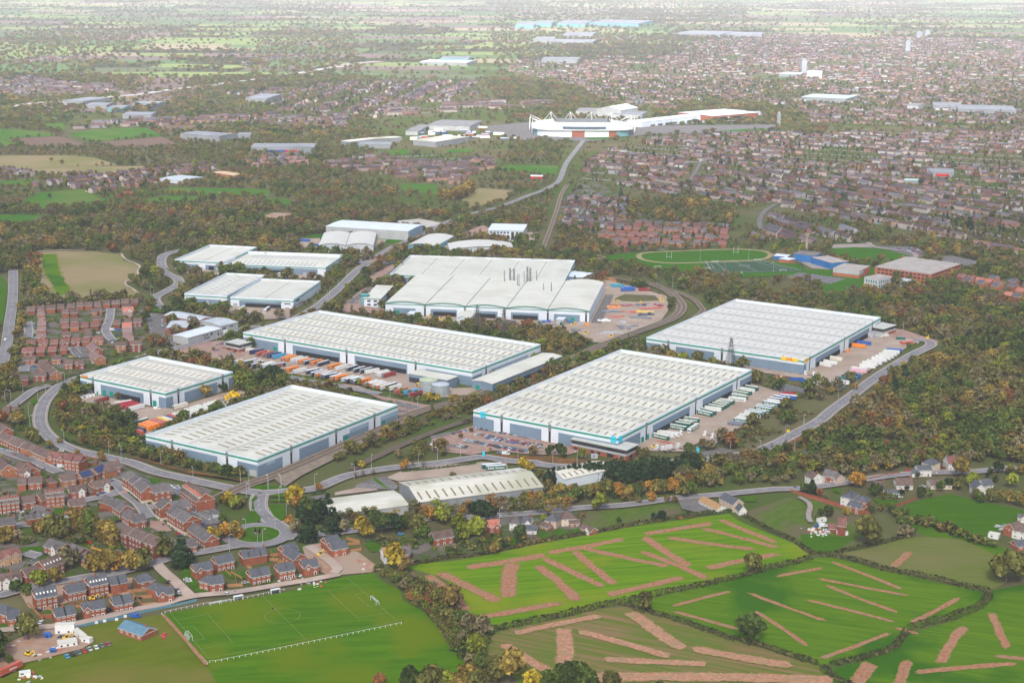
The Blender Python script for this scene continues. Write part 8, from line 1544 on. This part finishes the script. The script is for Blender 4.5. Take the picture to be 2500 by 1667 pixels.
# street lamps
def lamp_meshes(h):
    a=MB(); a.cyl(0,0,0,h,.16,.08,mat('lamp_post_steel',(0.36,0.38,0.38),(0.45,0.47,0.47),sc=1),8); a.bar((0,0,h),(1.3,0,h+.3),.12,MC['lamp_post_steel']); b=MB(); b.box(1.1,-.18,h+.2,1.9,.18,h+.4,PM['white']); return a.mesh('pole'),b.mesh('lantern')
LPM={10:lamp_meshes(10),8:lamp_meshes(8),12:lamp_meshes(12)}; k=0
LP=('along the left loop road','H1','415,1015 820,1050 200,1220 685,1200 515,1450 1165,870 1030,850 95,1190'),('along the loop road by the flats','H2','1155,400 1955,590 2180,710 540,80'),('along the loop road above the flats','B1','1088,98 820,60 1305,190 1625,225'),('around the roundabout','B1','1812,270 1900,262 1885,350 1665,320 1662,548 1683,270 1858,545 1935,440 1740,640 1775,640 1550,680'),('along the road past the old sheds','B2','289,265 377,262 605,240 872,190 987,120 1305,100 1433,70 2212,90 1853,490'),('along the estate road right of the lorry yard','J2','783,1170 1215,1060 1600,1100 1840,1140 1380,1210 2035,1070 2160,760 1915,900 1045,1260 2150,720'),('along the road behind the clean warehouse','J6','930,1460 1160,1330 1820,500 1700,490'),('along the trailer yard road','H8','333,400 695,490 818,530 935,480 598,390 245,640 1355,670 1700,760 2005,760 1880,800 1720,700'),('in front of the huge warehouse','J1','978,560 1210,580 1600,600 95,500 645,530'),('by the car park of the square office','J8','325,760 590,800 138,700 605,520 770,470 900,690'),('along the central diagonal road','M2','860,290 820,230 765,280 705,350 688,370 635,300 600,440 560,370 280,490 190,520 920,110 905,100 1105,100 1170,80 290,20'),('on the northern edge road','T1','1120,1160 1235,1140 1335,1120 1385,1090 1540,1090 1680,1095 1812,1130 1883,1140 1040,1450 2010,1150 1020,1440'),('of the artificial pitch','T3','1685,1210 1852,1300 2012,1205 2180,1290 1500,1390 1395,1380')
for wh,rg,tx in LP:
    ps=[W(rg+' '+q)[0] for q in tx.split()]; ps=sorted(ps,key=lambda p:proj(p)[0])
    for i,c in enumerate(ps):
        t=empty('street_lamp',c,(k*2.4)%6.28,'grey street lamp, %s from the left, %s'%(nth(i),wh) if not wh.startswith('of') else 'tall floodlight mast, %s from the left, by the artificial pitch'%nth(i),'street lamp' if not wh.startswith('of') else 'floodlight','street lamps'); k+=1
        a,b=LPM[12 if wh.startswith('of') else 10 if k%3 else 8]; part('pole',a,t); part('lantern',b,t)
# pylons
def pylon(s,h,l):
    c=W(s)[0]; t=empty('pylon',c,.3,l,'pylon'); m=mat('pylon_steel',(0.10,0.105,0.105),(0.14,0.145,0.145),sc=1); mb=MB(); b=h*.14; n=7; lv=[(b*(1-i/n)**1.2+.5,h*i/n) for i in range(n+1)]
    for i in range(n):
        (r0,z0),(r1,z1)=lv[i],lv[i+1]; C0=[(-r0,-r0,z0),(r0,-r0,z0),(r0,r0,z0),(-r0,r0,z0)]; C1=[(-r1,-r1,z1),(r1,-r1,z1),(r1,r1,z1),(-r1,r1,z1)]
        for j in range(4): mb.bar(C0[j],C1[j],.22,m); mb.bar(C0[j],C1[(j+1)%4],.12,m); mb.bar(C0[(j+1)%4],C1[j],.12,m); mb.bar(C1[j],C1[(j+1)%4],.12,m)
    mb.obj('tower',t); a=MB()
    for z,w in ((.72,.16),(.84,.13),(.95,.1)): a.bar((-h*w,0,h*z),(h*w,0,h*z),.25,m); a.bar((-h*w,0,h*z),(0,0,h*(z+.05)),.15,m); a.bar((h*w,0,h*z),(0,0,h*(z+.05)),.15,m)
    a.obj('arm',t)
pylon('M2 1702,590',26,'lattice pylon in front of the factory docks, left one'); pylon('M2 1880,620',26,'lattice pylon in front of the factory docks, right one'); pylon('M3 1890,808',24,'lattice pylon against the clean warehouse wall')
for s,l in (('U1 765,530','left'),('U1 870,555','second'),('U1 1080,480','third'),('U1 1895,500','fourth'),('U1 1960,500','rightmost'),('U1 525,450','faint left')): pylon(s,45,'%s of the distant lattice pylons left of the motorway'%l)
# ================= yard things
def digger(c,rz,l,grp='yellow machines in the machine yard'):
    t=empty('digger',c,rz,l,'digger',grp); a=MB(); a.box(-1.6,-1.1,.9,1.6,1.1,1.7,PM['yellow']); a.box(-.2,-.9,1.7,1.0,.2,2.9,m_cgl,top=PM['yellow']); a.obj('body',t); b=MB(); b.box(-1.9,-1.3,0,1.9,-.8,.85,m_chas); b.obj('crawler_track',t); b=MB(); b.box(-1.9,.8,0,1.9,1.3,.85,m_chas); b.obj('crawler_track',t); b=MB(); b.bar((1.2,.5,1.5),(3.2,.5,3.4),.35,PM['yellow']); b.bar((3.2,.5,3.4),(4.4,.5,1.2),.3,PM['yellow']); b.box(4.0,0,.5,4.8,1,1.2,m_chas); b.obj('boom',t)
JN='375,295 470,295 1200,390 1240,412 1275,415 1300,410 1360,400 1510,405 1605,445 1660,425 1850,450 2245,160 2250,180 2085,190 1890,185 1560,360 550,320 580,330 490,320 1480,350'.split()
pts=sorted(((W('J7 '+q)[0],i) for i,q in enumerate(JN)),key=lambda t:proj(t[0])[0])
for i,(c,j) in enumerate(pts): digger(c,j*1.3,'yellow machine in the yard of the arched factory, %s from the left'%nth(i))
digger(W('H5 450,1110')[0],-.5,'big yellow excavator at the site entrance',None); digger(W('H5 1050,860')[0],.5,'yellow digger behind the white cabins',None); digger(W('H5 1470,225')[0],.2,'yellow digger between the rows of new houses',None); digger(W('B1 2160,712')[0],.8,'small tractor digger on the dirt road',None)
for i,q in enumerate(('600,1065','1350,1360')): digger(W('J2 230,1010' if i==0 else 'J6 2155,600')[0],i,'yellow plant machine %s'%('behind the yard fence' if i==0 else 'beside the road bend'),None)
# stacked pallets, steel and crates
CR=('orange','maroon','yellow','brick red','navy','grey','silver','blue','teal','white')
def stack(c,rz,w,d,h,col,l,grp):
    t=empty('pallet_stack',c,rz,l,'stack',grp); a=MB(); n=max(1,int(w/1.3))
    for i in range(n): a.box(-w/2+i*w/n+.08,-d/2,.15,-w/2+(i+1)*w/n-.08,d/2,h*R.uniform(.75,1),PM[col] if col in PM else m_wood)
    a.obj('load',t); b=MB(); b.box(-w/2,-d/2,0,w/2,d/2,.14,m_wood); b.obj('pallet',t)
rowsj=[('1830,215 1930,215',7,'timber'),('1830,228 1920,228',5,'orange'),('1930,212 2000,212',5,'maroon'),('2050,212 2120,212',5,'navy'),('2090,235 2240,230',8,'brick red'),('2150,200 2260,215',5,'maroon'),('1800,262 1900,258',8,'grey'),('1940,262 2050,260',7,'brick red'),('2060,262 2160,262',6,'yellow'),('2060,285 2190,280',8,'navy'),('2020,300 2150,310',8,'grey'),('1770,330 1850,325',4,'white'),('1830,295 1930,300',5,'brick red'),('1900,340 1960,340',3,'silver'),('1920,372 2040,372',7,'grey'),('1920,392 2000,392',4,'grey'),('1765,428 1920,420',9,'silver'),('1570,400 1640,400',4,'grey'),('930,350 1120,335',8,'navy'),('130,300 210,290',5,'navy'),('230,310 300,310',5,'grey'),('470,330 520,325',3,'green'),('590,300 620,298',2,'brick red'),('800,330 850,330',3,'maroon'),('1190,335 1240,330',3,'black'),('1290,345 1320,345',2,'green'),('1360,360 1420,360',4,'grey'),('1340,330 1390,335',3,'blue'),('1530,340 1560,340',2,'blue'),('1770,10 1890,25',8,'timber'),('1780,-2 1870,5',6,'timber')]
for i,(s,n,col) in enumerate(rowsj):
    p=W('J7 '+s)
    n=int(n*1.5)
    for j in range(n):
        c=p[0].lerp(p[1],(j+.5)/n)+Vector((R.uniform(-2,2),R.uniform(-3,3),0)); stack(c,R.uniform(-.2,.2)+(1.57 if i%2 else 0),R.uniform(4.5,8),R.uniform(2.5,4),R.uniform(.8,2.2),col if col!='timber' else 'timber',' '.join(('%s stack, %s in its row, %s stack row of the machine yard'%(col,nth(j),nth(i))).split()[:16]),'stacks in the machine yard')
def tankh(s,col,l): c=W(s)[0]; t=empty('fuel_tank',c,0,l,'tank'); a=MB(); a.cyl(0,0,0,4,1.6,1.6,PM[col],12); a.xf(Matrix.Translation((0,2,1.9))@Matrix.Rotation(math.pi/2,4,'X')); a.obj('shell',t); b=MB(); b.box(-1.2,-1.5,0,1.2,-1.2,1,m_chas); b.box(-1.2,1.2,0,1.2,1.5,1,m_chas); b.obj('cradle',t)
tankh('J7 1672,368','orange','orange fuel tank at the corner of the arched factory'); tankh('J7 1475,362','green','green fuel tank beside the dark doored porch')
stack(W('J7 2110,98')[0],0,12,7,4,'maroon','maroon and pink shed-sized stack beyond the machine yard',None); stack(W('J7 1985,95')[0],.1,14,8,5,'blue','blue and white stack of cages beyond the machine yard',None)
# dark pile by the trees behind the nearest warehouse
p=W('M1 755,1275 850,1250 950,1275 940,1300 850,1320'); a=MB(); rr=random.Random(3); c0_=sum(p,Vector())/5; 
for i in range(420):
    q=c0_+Vector((rr.uniform(-34,34),rr.uniform(-22,22),0))
    if inside(q,[(v.x,v.y) for v in p]): s=rr.uniform(.6,1.5); z=rr.uniform(.2,2.2); u=rpt(rr); v=u.orthogonal().normalized(); w=u.cross(v); k=q-c0_+Vector((0,0,z)); a.poly([k-v*s-w*s,k+v*s-w*s,k+v*s+w*s,k-v*s+w*s],PM['navy'])
o=a.obj('tyre_heap',None,(c0_.x,c0_.y,.1)); o['kind']='stuff'; o['label']='heap of dark tarpaulin and tyres at the yard end'; o['category']='heap'
# site cabins
def cabin(s,s2,h,l,w=2.9,col='white',n=1):
    p=W(s+' '+s2.replace(s.split()[0]+' ','')); a,b=p; v=b-a; t=empty('site_cabin',((a+b)/2),math.atan2(v.y,v.x),l,'cabin'); m=MB(); L=v.length; m.box(-L/2,0,0,L/2,w,h,PM[col]); m.obj('body',t); r=MB(); r.box(-L/2-.1,-.1,h,L/2+.1,w+.1,h+.12,PM[col] if col!='white' else m_cream); r.obj('roof',t)
    for i in range(n): q=MB(); q.box(-L/2+L*(i+.3)/n,-.06,1.0,-L/2+L*(i+.3)/n+.9,0,2.0,m_dark); q.obj('window',t)
cabin('H5 880,780','1190,770',5.4,'two-storey white site cabins with outside stair',2.9,n=2); cabin('H5 1150,760','1300,880',2.7,'long white site cabin running towards the cars',2.9,n=2); cabin('H5 1295,900','1430,930',2.7,'short white cabin at the end of the cabin row'); cabin('H5 940,1010','1240,960',2.6,'pair of wide white flat roofed cabins on the soil',5.5,n=3); cabin('H5 705,850','815,840',2.8,'blue steel container near the big tree',2.4,'blue'); cabin('H5 795,1085','890,1075',2.2,'small bright blue tank container on the soil',2.4,'blue')
cabin('J1 930,352','1060,370',4.5,'white slatted enclosure at the end of the car rows',3,n=4); cabin('J6 520,1215','700,1240',3.2,'white pitched storage tent at the yard entrance',9); cabin('J2 1180,730','1370,755',2.8,'grey corrugated container compound by the shrub bank',6,'grey'); cabin('J2 840,985','970,995',3.2,'security gatehouse with white canopy roof at the yard gate',4); cabin('J1 1240,495','1300,495',2.6,'glass bicycle shelter in front of the long brick office, left',2.4,'silver'); cabin('J1 1345,505','1410,505',2.6,'glass bicycle shelter in front of the long brick office, right',2.4,'silver')
cabin('J6 1325,590','1405,600',5,'grey plant cabin beside the dock wall',4,'silver'); cabin('J6 1415,585','1500,595',3.5,'pale plant room next to the office',4,'silver'); cabin('J6 1520,590','1620,570',3,'white portable office below the rear office',3); cabin('J6 1720,620','1850,625',2.6,'bright green container by the rear car park',2.5,'green'); cabin('J6 1815,690','1960,680',3,'orange brick gatehouse with white roof at the rear entrance',5,'brick red')
cabin('J2 1775,270','2150,345',6,'long grey screen wall behind the red crates',1.0,'grey',1); cabin('J8 930,650','1020,660',3,'white canopy roofed smoking shelter by the square office',4); cabin('J3 390,915','450,920',2,'pink tank container by the farmhouse',2,'pink'); cabin('J3 450,925','515,925',2,'white box trailer by the farmhouse',2); cabin('J3 210,795','290,780',2.2,'small white lean-to shed left of the farmhouse',2.5); cabin('J3 1970,950','2080,970',2.6,'white garage with dark door by the right edge',5); cabin('J3 1120,270','1165,270',1.6,'small bright red shed in the village garden',2,'red'); cabin('M1 1435,215','1500,225',3.5,'small white shed beside the narrow warehouse',6,'white')
# white caravan & rubble
c=W('H5 400,1430')[0]; t=empty('caravan',c,.4,'white caravan on the grass in the lower left corner','caravan'); a=MB(); a.box(-2.6,-1.1,.5,2.6,1.1,2.5,PM['white']); a.obj('body',t); b=MB(); b.box(-2.0,-1.13,1.3,-.6,-1.1,2.0,m_dark); b.obj('window',t); part('wheel',WHC,t,(0,-1,0),math.pi/2)
def rubble(s,n,r,l,cols=('cream','white','brick red','silver')):
    c=W(s)[0]; a=MB(); rr=random.Random(n)
    for i in range(n): x,y=rr.gauss(0,r/2),rr.gauss(0,r/2); s_=rr.uniform(.3,1.1); i0=len(a.v); a.box(-s_,-s_*.6,0,s_,s_*.6,s_*rr.uniform(.3,.9),PM[rr.choice(cols)]); a.xf(Matrix.Translation((x,y,0))@Matrix.Rotation(rr.random()*3,4,'Z'),i0)
    o=a.obj('building_rubble',None,c); o['kind']='stuff'; o['label']=l; o['category']='rubble'
rubble('H5 460,1440',26,5,'scattered rubble beside the white caravan'); rubble('H5 230,930',24,5,'pale aggregate bags at the site entrance'); rubble('H5 640,1110',26,4,'sheets and timber beside the excavator'); rubble('H5 900,1010',20,4,'timber and blocks beside the blue tank'); rubble('B1 1950,855',40,7,'building materials in front of the new houses'); rubble('B2 950,790',36,7,'pale rubble at the end of the dirt road'); rubble('B2 590,900',20,8,'stones along the pitch edge'); rubble('J3 200,880',50,9,'scrap and junk beside the farmhouse'); rubble('J1 800,1165',20,5,'patio clutter behind the white extension'); rubble('T2 1340,965',40,30,'heaps of pale aggregate on the bare plot'); rubble('B1 1110,1245',10,2.5,'red items on the grass by the clubhouse',('red','brick red')); rubble('J6 120,1120',26,8,'orange rubble at the edge of the warehouse yard',('brick red','orange','cream'))
# scrapyard and industrial estate clutter next to the stadium
SC_='T3'
SY=[]
for i in range(70):
    c=W('T2 %d,%d'%(R.randint(1250,2080),R.randint(300,395)))[0]
    if not free(c): continue
    mb=MB(); w,d,h=R.uniform(6,22),R.uniform(5,12),R.uniform(2,6); mb.box(-w/2,-d/2,0,w/2,d/2,h*.7,PM[R.choice(('white','grey','silver','blue','brick red','cream'))]); rz_=R.uniform(-.4,.4)
    t=empty('scrapyard_unit',c,rz_,None,'shed','small units and piles in the scrapyard beside the stadium'); mb.obj('wall',t); r_=MB(); r_.poly([(-w/2,-d/2-.2,h*.71),(w/2,-d/2-.2,h*.71),(w/2,0,h),(-w/2,0,h)],PM[R.choice(('white','silver','cream','silver'))]); r_.poly([(w/2,d/2+.2,h*.71),(-w/2,d/2+.2,h*.71),(-w/2,0,h),(w/2,0,h)],PM['silver']); r_.obj('roof',t); SY.append((proj(c)[0],t))
for i,(a,t) in enumerate(sorted(SY,key=lambda q:q[0])): t['label']='small unit, %s from the left, in the crowded scrapyard left of the stadium'%nth(i)
# signs: estate totem, roundabout sculpture, banner boards
def totem(s,l,m,w=1.6,h=5): c=W(s)[0]; t=empty('sign_totem',c,.2,l,'sign'); a=MB(); a.box(-w/2,-.2,.3,w/2,.2,h,m); a.obj('panel',t); b=MB(); b.box(-w/2-.1,-.3,0,w/2+.1,.3,.3,m_kerb); b.obj('base',t)
totem('J2 802,1110','turquoise totem sign at the lorry yard entrance',m_turq,1.8,6); totem('J1 316,500','turquoise totem sign at the car park entrance',m_turq,1.6,5); totem('J2 1955,810','yellow box sign on the roadside bank',m_yel,2.4,2); totem('J6 2150,605','yellow and red roadside sign at the rear entrance',m_yel,2.4,2.4); totem('B1 1800,600','small yellow sign on the roundabout',m_yel,2,1)
for i,s in enumerate(('H5 1540,600','H5 1670,575','H5 1860,550','H5 2000,500')): totem(s,'white notice on the blue site hoarding, %s from the left'%nth(i),PM['white'],1.6,1.4)
board_fence('B1 500,1200 700,1155 900,1110 1100,1065 1200,1045 1330,1015','blue-green temporary hoarding between site road and pitch',1.5,mat('hoarding_blue',(0.09,0.2,0.26),(0.14,0.28,0.34),sc=.5))
board_fence('B1 1010,760 1035,780 1060,740','pale entrance hoarding at the top of the site road',1.6,PM['silver'])
t=empty('sculpture',(RB.x,RB.y,0.1),0,'dark winding wheel sculpture on the roundabout','sculpture'); 
for dx in (-1.2,1.2):
    a=MB(); n=18; 
    for i in range(n): u,v=6.283*i/n,6.283*(i+1)/n; a.bar((dx,2*math.cos(u),2.1+2*math.sin(u)),(dx,2*math.cos(v),2.1+2*math.sin(v)),.45,m_chas)
    for i in range(5): u=3.1416*i/5; a.bar((dx,2*math.cos(u),2.1+2*math.sin(u)),(dx,-2*math.cos(u),2.1-2*math.sin(u)),.2,m_chas)
    a.obj('wheel',t)
a=MB(); a.cyl(0,0,0,.6,4.2,4.0,m_kerb,20); a.obj('base',t)
c=W('M2 1020,105')[0]; t=empty('sculpture',c,0,'white and black sculpture on the north roundabout','sculpture'); a=MB(); a.cyl(0,0,0,7,.5,.3,PM['white'],8); a.obj('stem',t); a=MB()
for i in range(4): a.bar((0,0,3+i),(2.5*math.cos(i*1.6),2.5*math.sin(i*1.6),4+i),.5,PM['black'])
a.obj('arm',t)
for s,w in (('J8 688,500','left'),('J8 715,495','right')):
    c=W(s)[0]; t=empty('flagpole',c,.4,'white flag on a pole beside the square office, '+w,'flag'); a=MB(); a.cyl(0,0,0,8,.12,.08,PM['white'],6); a.obj('pole',t); a=MB(); a.box(0,-.03,5,1.8,.03,7.8,PM['white']); a.obj('flag',t)
# scaffold on the half built terrace
t=empty('scaffolding',W('B1 640,985')[0],0,'timber scaffolding in front of the half built terrace','scaffolding'); p=W('B1 500,1000 780,945'); v=(p[1]-p[0]); o=W('B1 640,985')[0]; a=MB(); n=14
for i in range(n+1): c=p[0]+v*(i/n)-o; a.bar((c.x,c.y,0),(c.x,c.y,7.5),.12,m_lgrey)
a.obj('pole',t); a=MB()
for z in (2,4,6): 
    A_=p[0]-o;B_=p[1]-o; nrm=Vector((-v.y,v.x,0)).normalized()*1.2; a.poly([(A_.x,A_.y,z),(B_.x,B_.y,z),(B_.x+nrm.x,B_.y+nrm.y,z),(A_.x+nrm.x,A_.y+nrm.y,z)],mat('scaffold_board',(0.5,0.36,0.22),(0.6,0.45,0.3),sc=1)); a.bar((A_.x,A_.y,z+1),(B_.x,B_.y,z+1),.1,m_lgrey)
a.obj('deck',t)
# bay markings
mb=MB(); z=zn()+.02
for s,n,ln in (('J1 245,222 900,342',46,4.6),('J1 245,275 890,415',46,4.6),('J1 130,335 880,452',50,4.6),('B2 890,245 1160,265',18,9),('M1 1000,470 1030,600',14,4.8),('H3 1760,900 2300,1060',20,4.8),('J5 1700,210 2250,240',16,9)):
    p=W(s); v=p[1]-p[0]; nrm=Vector((-v.y,v.x,0)).normalized()*ln/2
    for i in range(n): c=p[0]+v*(i/n); ribbon(mb,[c-nrm,c+nrm],-.06,.06,z,m_white)
struct('bay_marking',mb)
mb=MB(); p=W('J5 170,385 325,340 800,402 640,455')
for i in range(11): a,b=p[0].lerp(p[3],i/10),p[1].lerp(p[2],i/10); ribbon(mb,[a,b],-.15,.15,z,m_white)
struct('court_marking',mb)
# ================= air
hz=MB(); hz.box(-16000,-600,-1.5,16000,26000,480,None); hz.mats=[]
ho=hz.obj('haze'); ho['kind']='stuff'
hm=D.materials.new('air'); hm.use_nodes=True; hn=hm.node_tree; hn.nodes.remove(hn.nodes['Principled BSDF'])
pv=hn.nodes.new('ShaderNodeVolumePrincipled'); pv.inputs['Color'].default_value=(0.91,0.91,1.0,1); pv.inputs['Density'].default_value=4.6e-5; pv.inputs['Anisotropy'].default_value=-0.25
hn.links.new(pv.outputs[0],hn.nodes['Material Output'].inputs['Volume']); ho.data.materials.clear(); ho.data.materials.append(hm)

# unseen cloud slab, added to dim light over the near half; clears beyond town
cb_=MB(); cb_.box(-14000,-9000,1500,14000,9500,1700,None); cb_.mats=[]; cl_=cb_.obj('unseen_cloud_shade'); cl_['kind']='structure'
cm=D.materials.new('cloud_dimming_layer'); cm.use_nodes=True; cn=cm.node_tree; cn.nodes.remove(cn.nodes['Principled BSDF'])
tb=cn.nodes.new('ShaderNodeBsdfTransparent'); ge=cn.nodes.new('ShaderNodeNewGeometry'); sx=cn.nodes.new('ShaderNodeSeparateXYZ'); nz=cn.nodes.new('ShaderNodeTexNoise'); nz.inputs['Scale'].default_value=0.0011; nz.inputs['Detail'].default_value=4
mp=cn.nodes.new('ShaderNodeMapping'); mp.inputs['Scale'].default_value=(.55,1.4,1); cn.links.new(ge.outputs['Position'],mp.inputs['Vector']); cn.links.new(mp.outputs[0],nz.inputs['Vector'])
cn.links.new(ge.outputs['Position'],sx.inputs[0]); m1=cn.nodes.new('ShaderNodeMapRange'); m1.inputs[1].default_value=600; m1.inputs[2].default_value=3200; cn.links.new(sx.outputs['Y'],m1.inputs[0])
m2=cn.nodes.new('ShaderNodeMath'); m2.operation='MULTIPLY_ADD'; m2.inputs[1].default_value=3.2; m2.inputs[2].default_value=-1.6; cn.links.new(nz.outputs[0],m2.inputs[0])
m3=cn.nodes.new('ShaderNodeMath'); m3.operation='MULTIPLY'; cn.links.new(m2.outputs[0],m3.inputs[0]); 
m5=cn.nodes.new('ShaderNodeMapRange'); m5.inputs[1].default_value=0; m5.inputs[2].default_value=.25; m5.inputs[3].default_value=0; m5.inputs[4].default_value=1.3; cn.links.new(m1.outputs[0],m5.inputs[0]); cn.links.new(m5.outputs[0],m3.inputs[1])
m4=cn.nodes.new('ShaderNodeMath'); m4.operation='ADD'; m4.use_clamp=True; cn.links.new(m1.outputs[0],m4.inputs[0]); cn.links.new(m3.outputs[0],m4.inputs[1])
mx=cn.nodes.new('ShaderNodeMix'); mx.data_type='RGBA'; mx.inputs[6].default_value=(.63,.63,.63,1); mx.inputs[7].default_value=(1,1,1,1); cn.links.new(m4.outputs[0],mx.inputs[0]); cn.links.new(mx.outputs[2],tb.inputs[0]); cn.links.new(tb.outputs[0],cn.nodes['Material Output'].inputs[0])
cl_.data.materials.clear(); cl_.data.materials.append(cm)
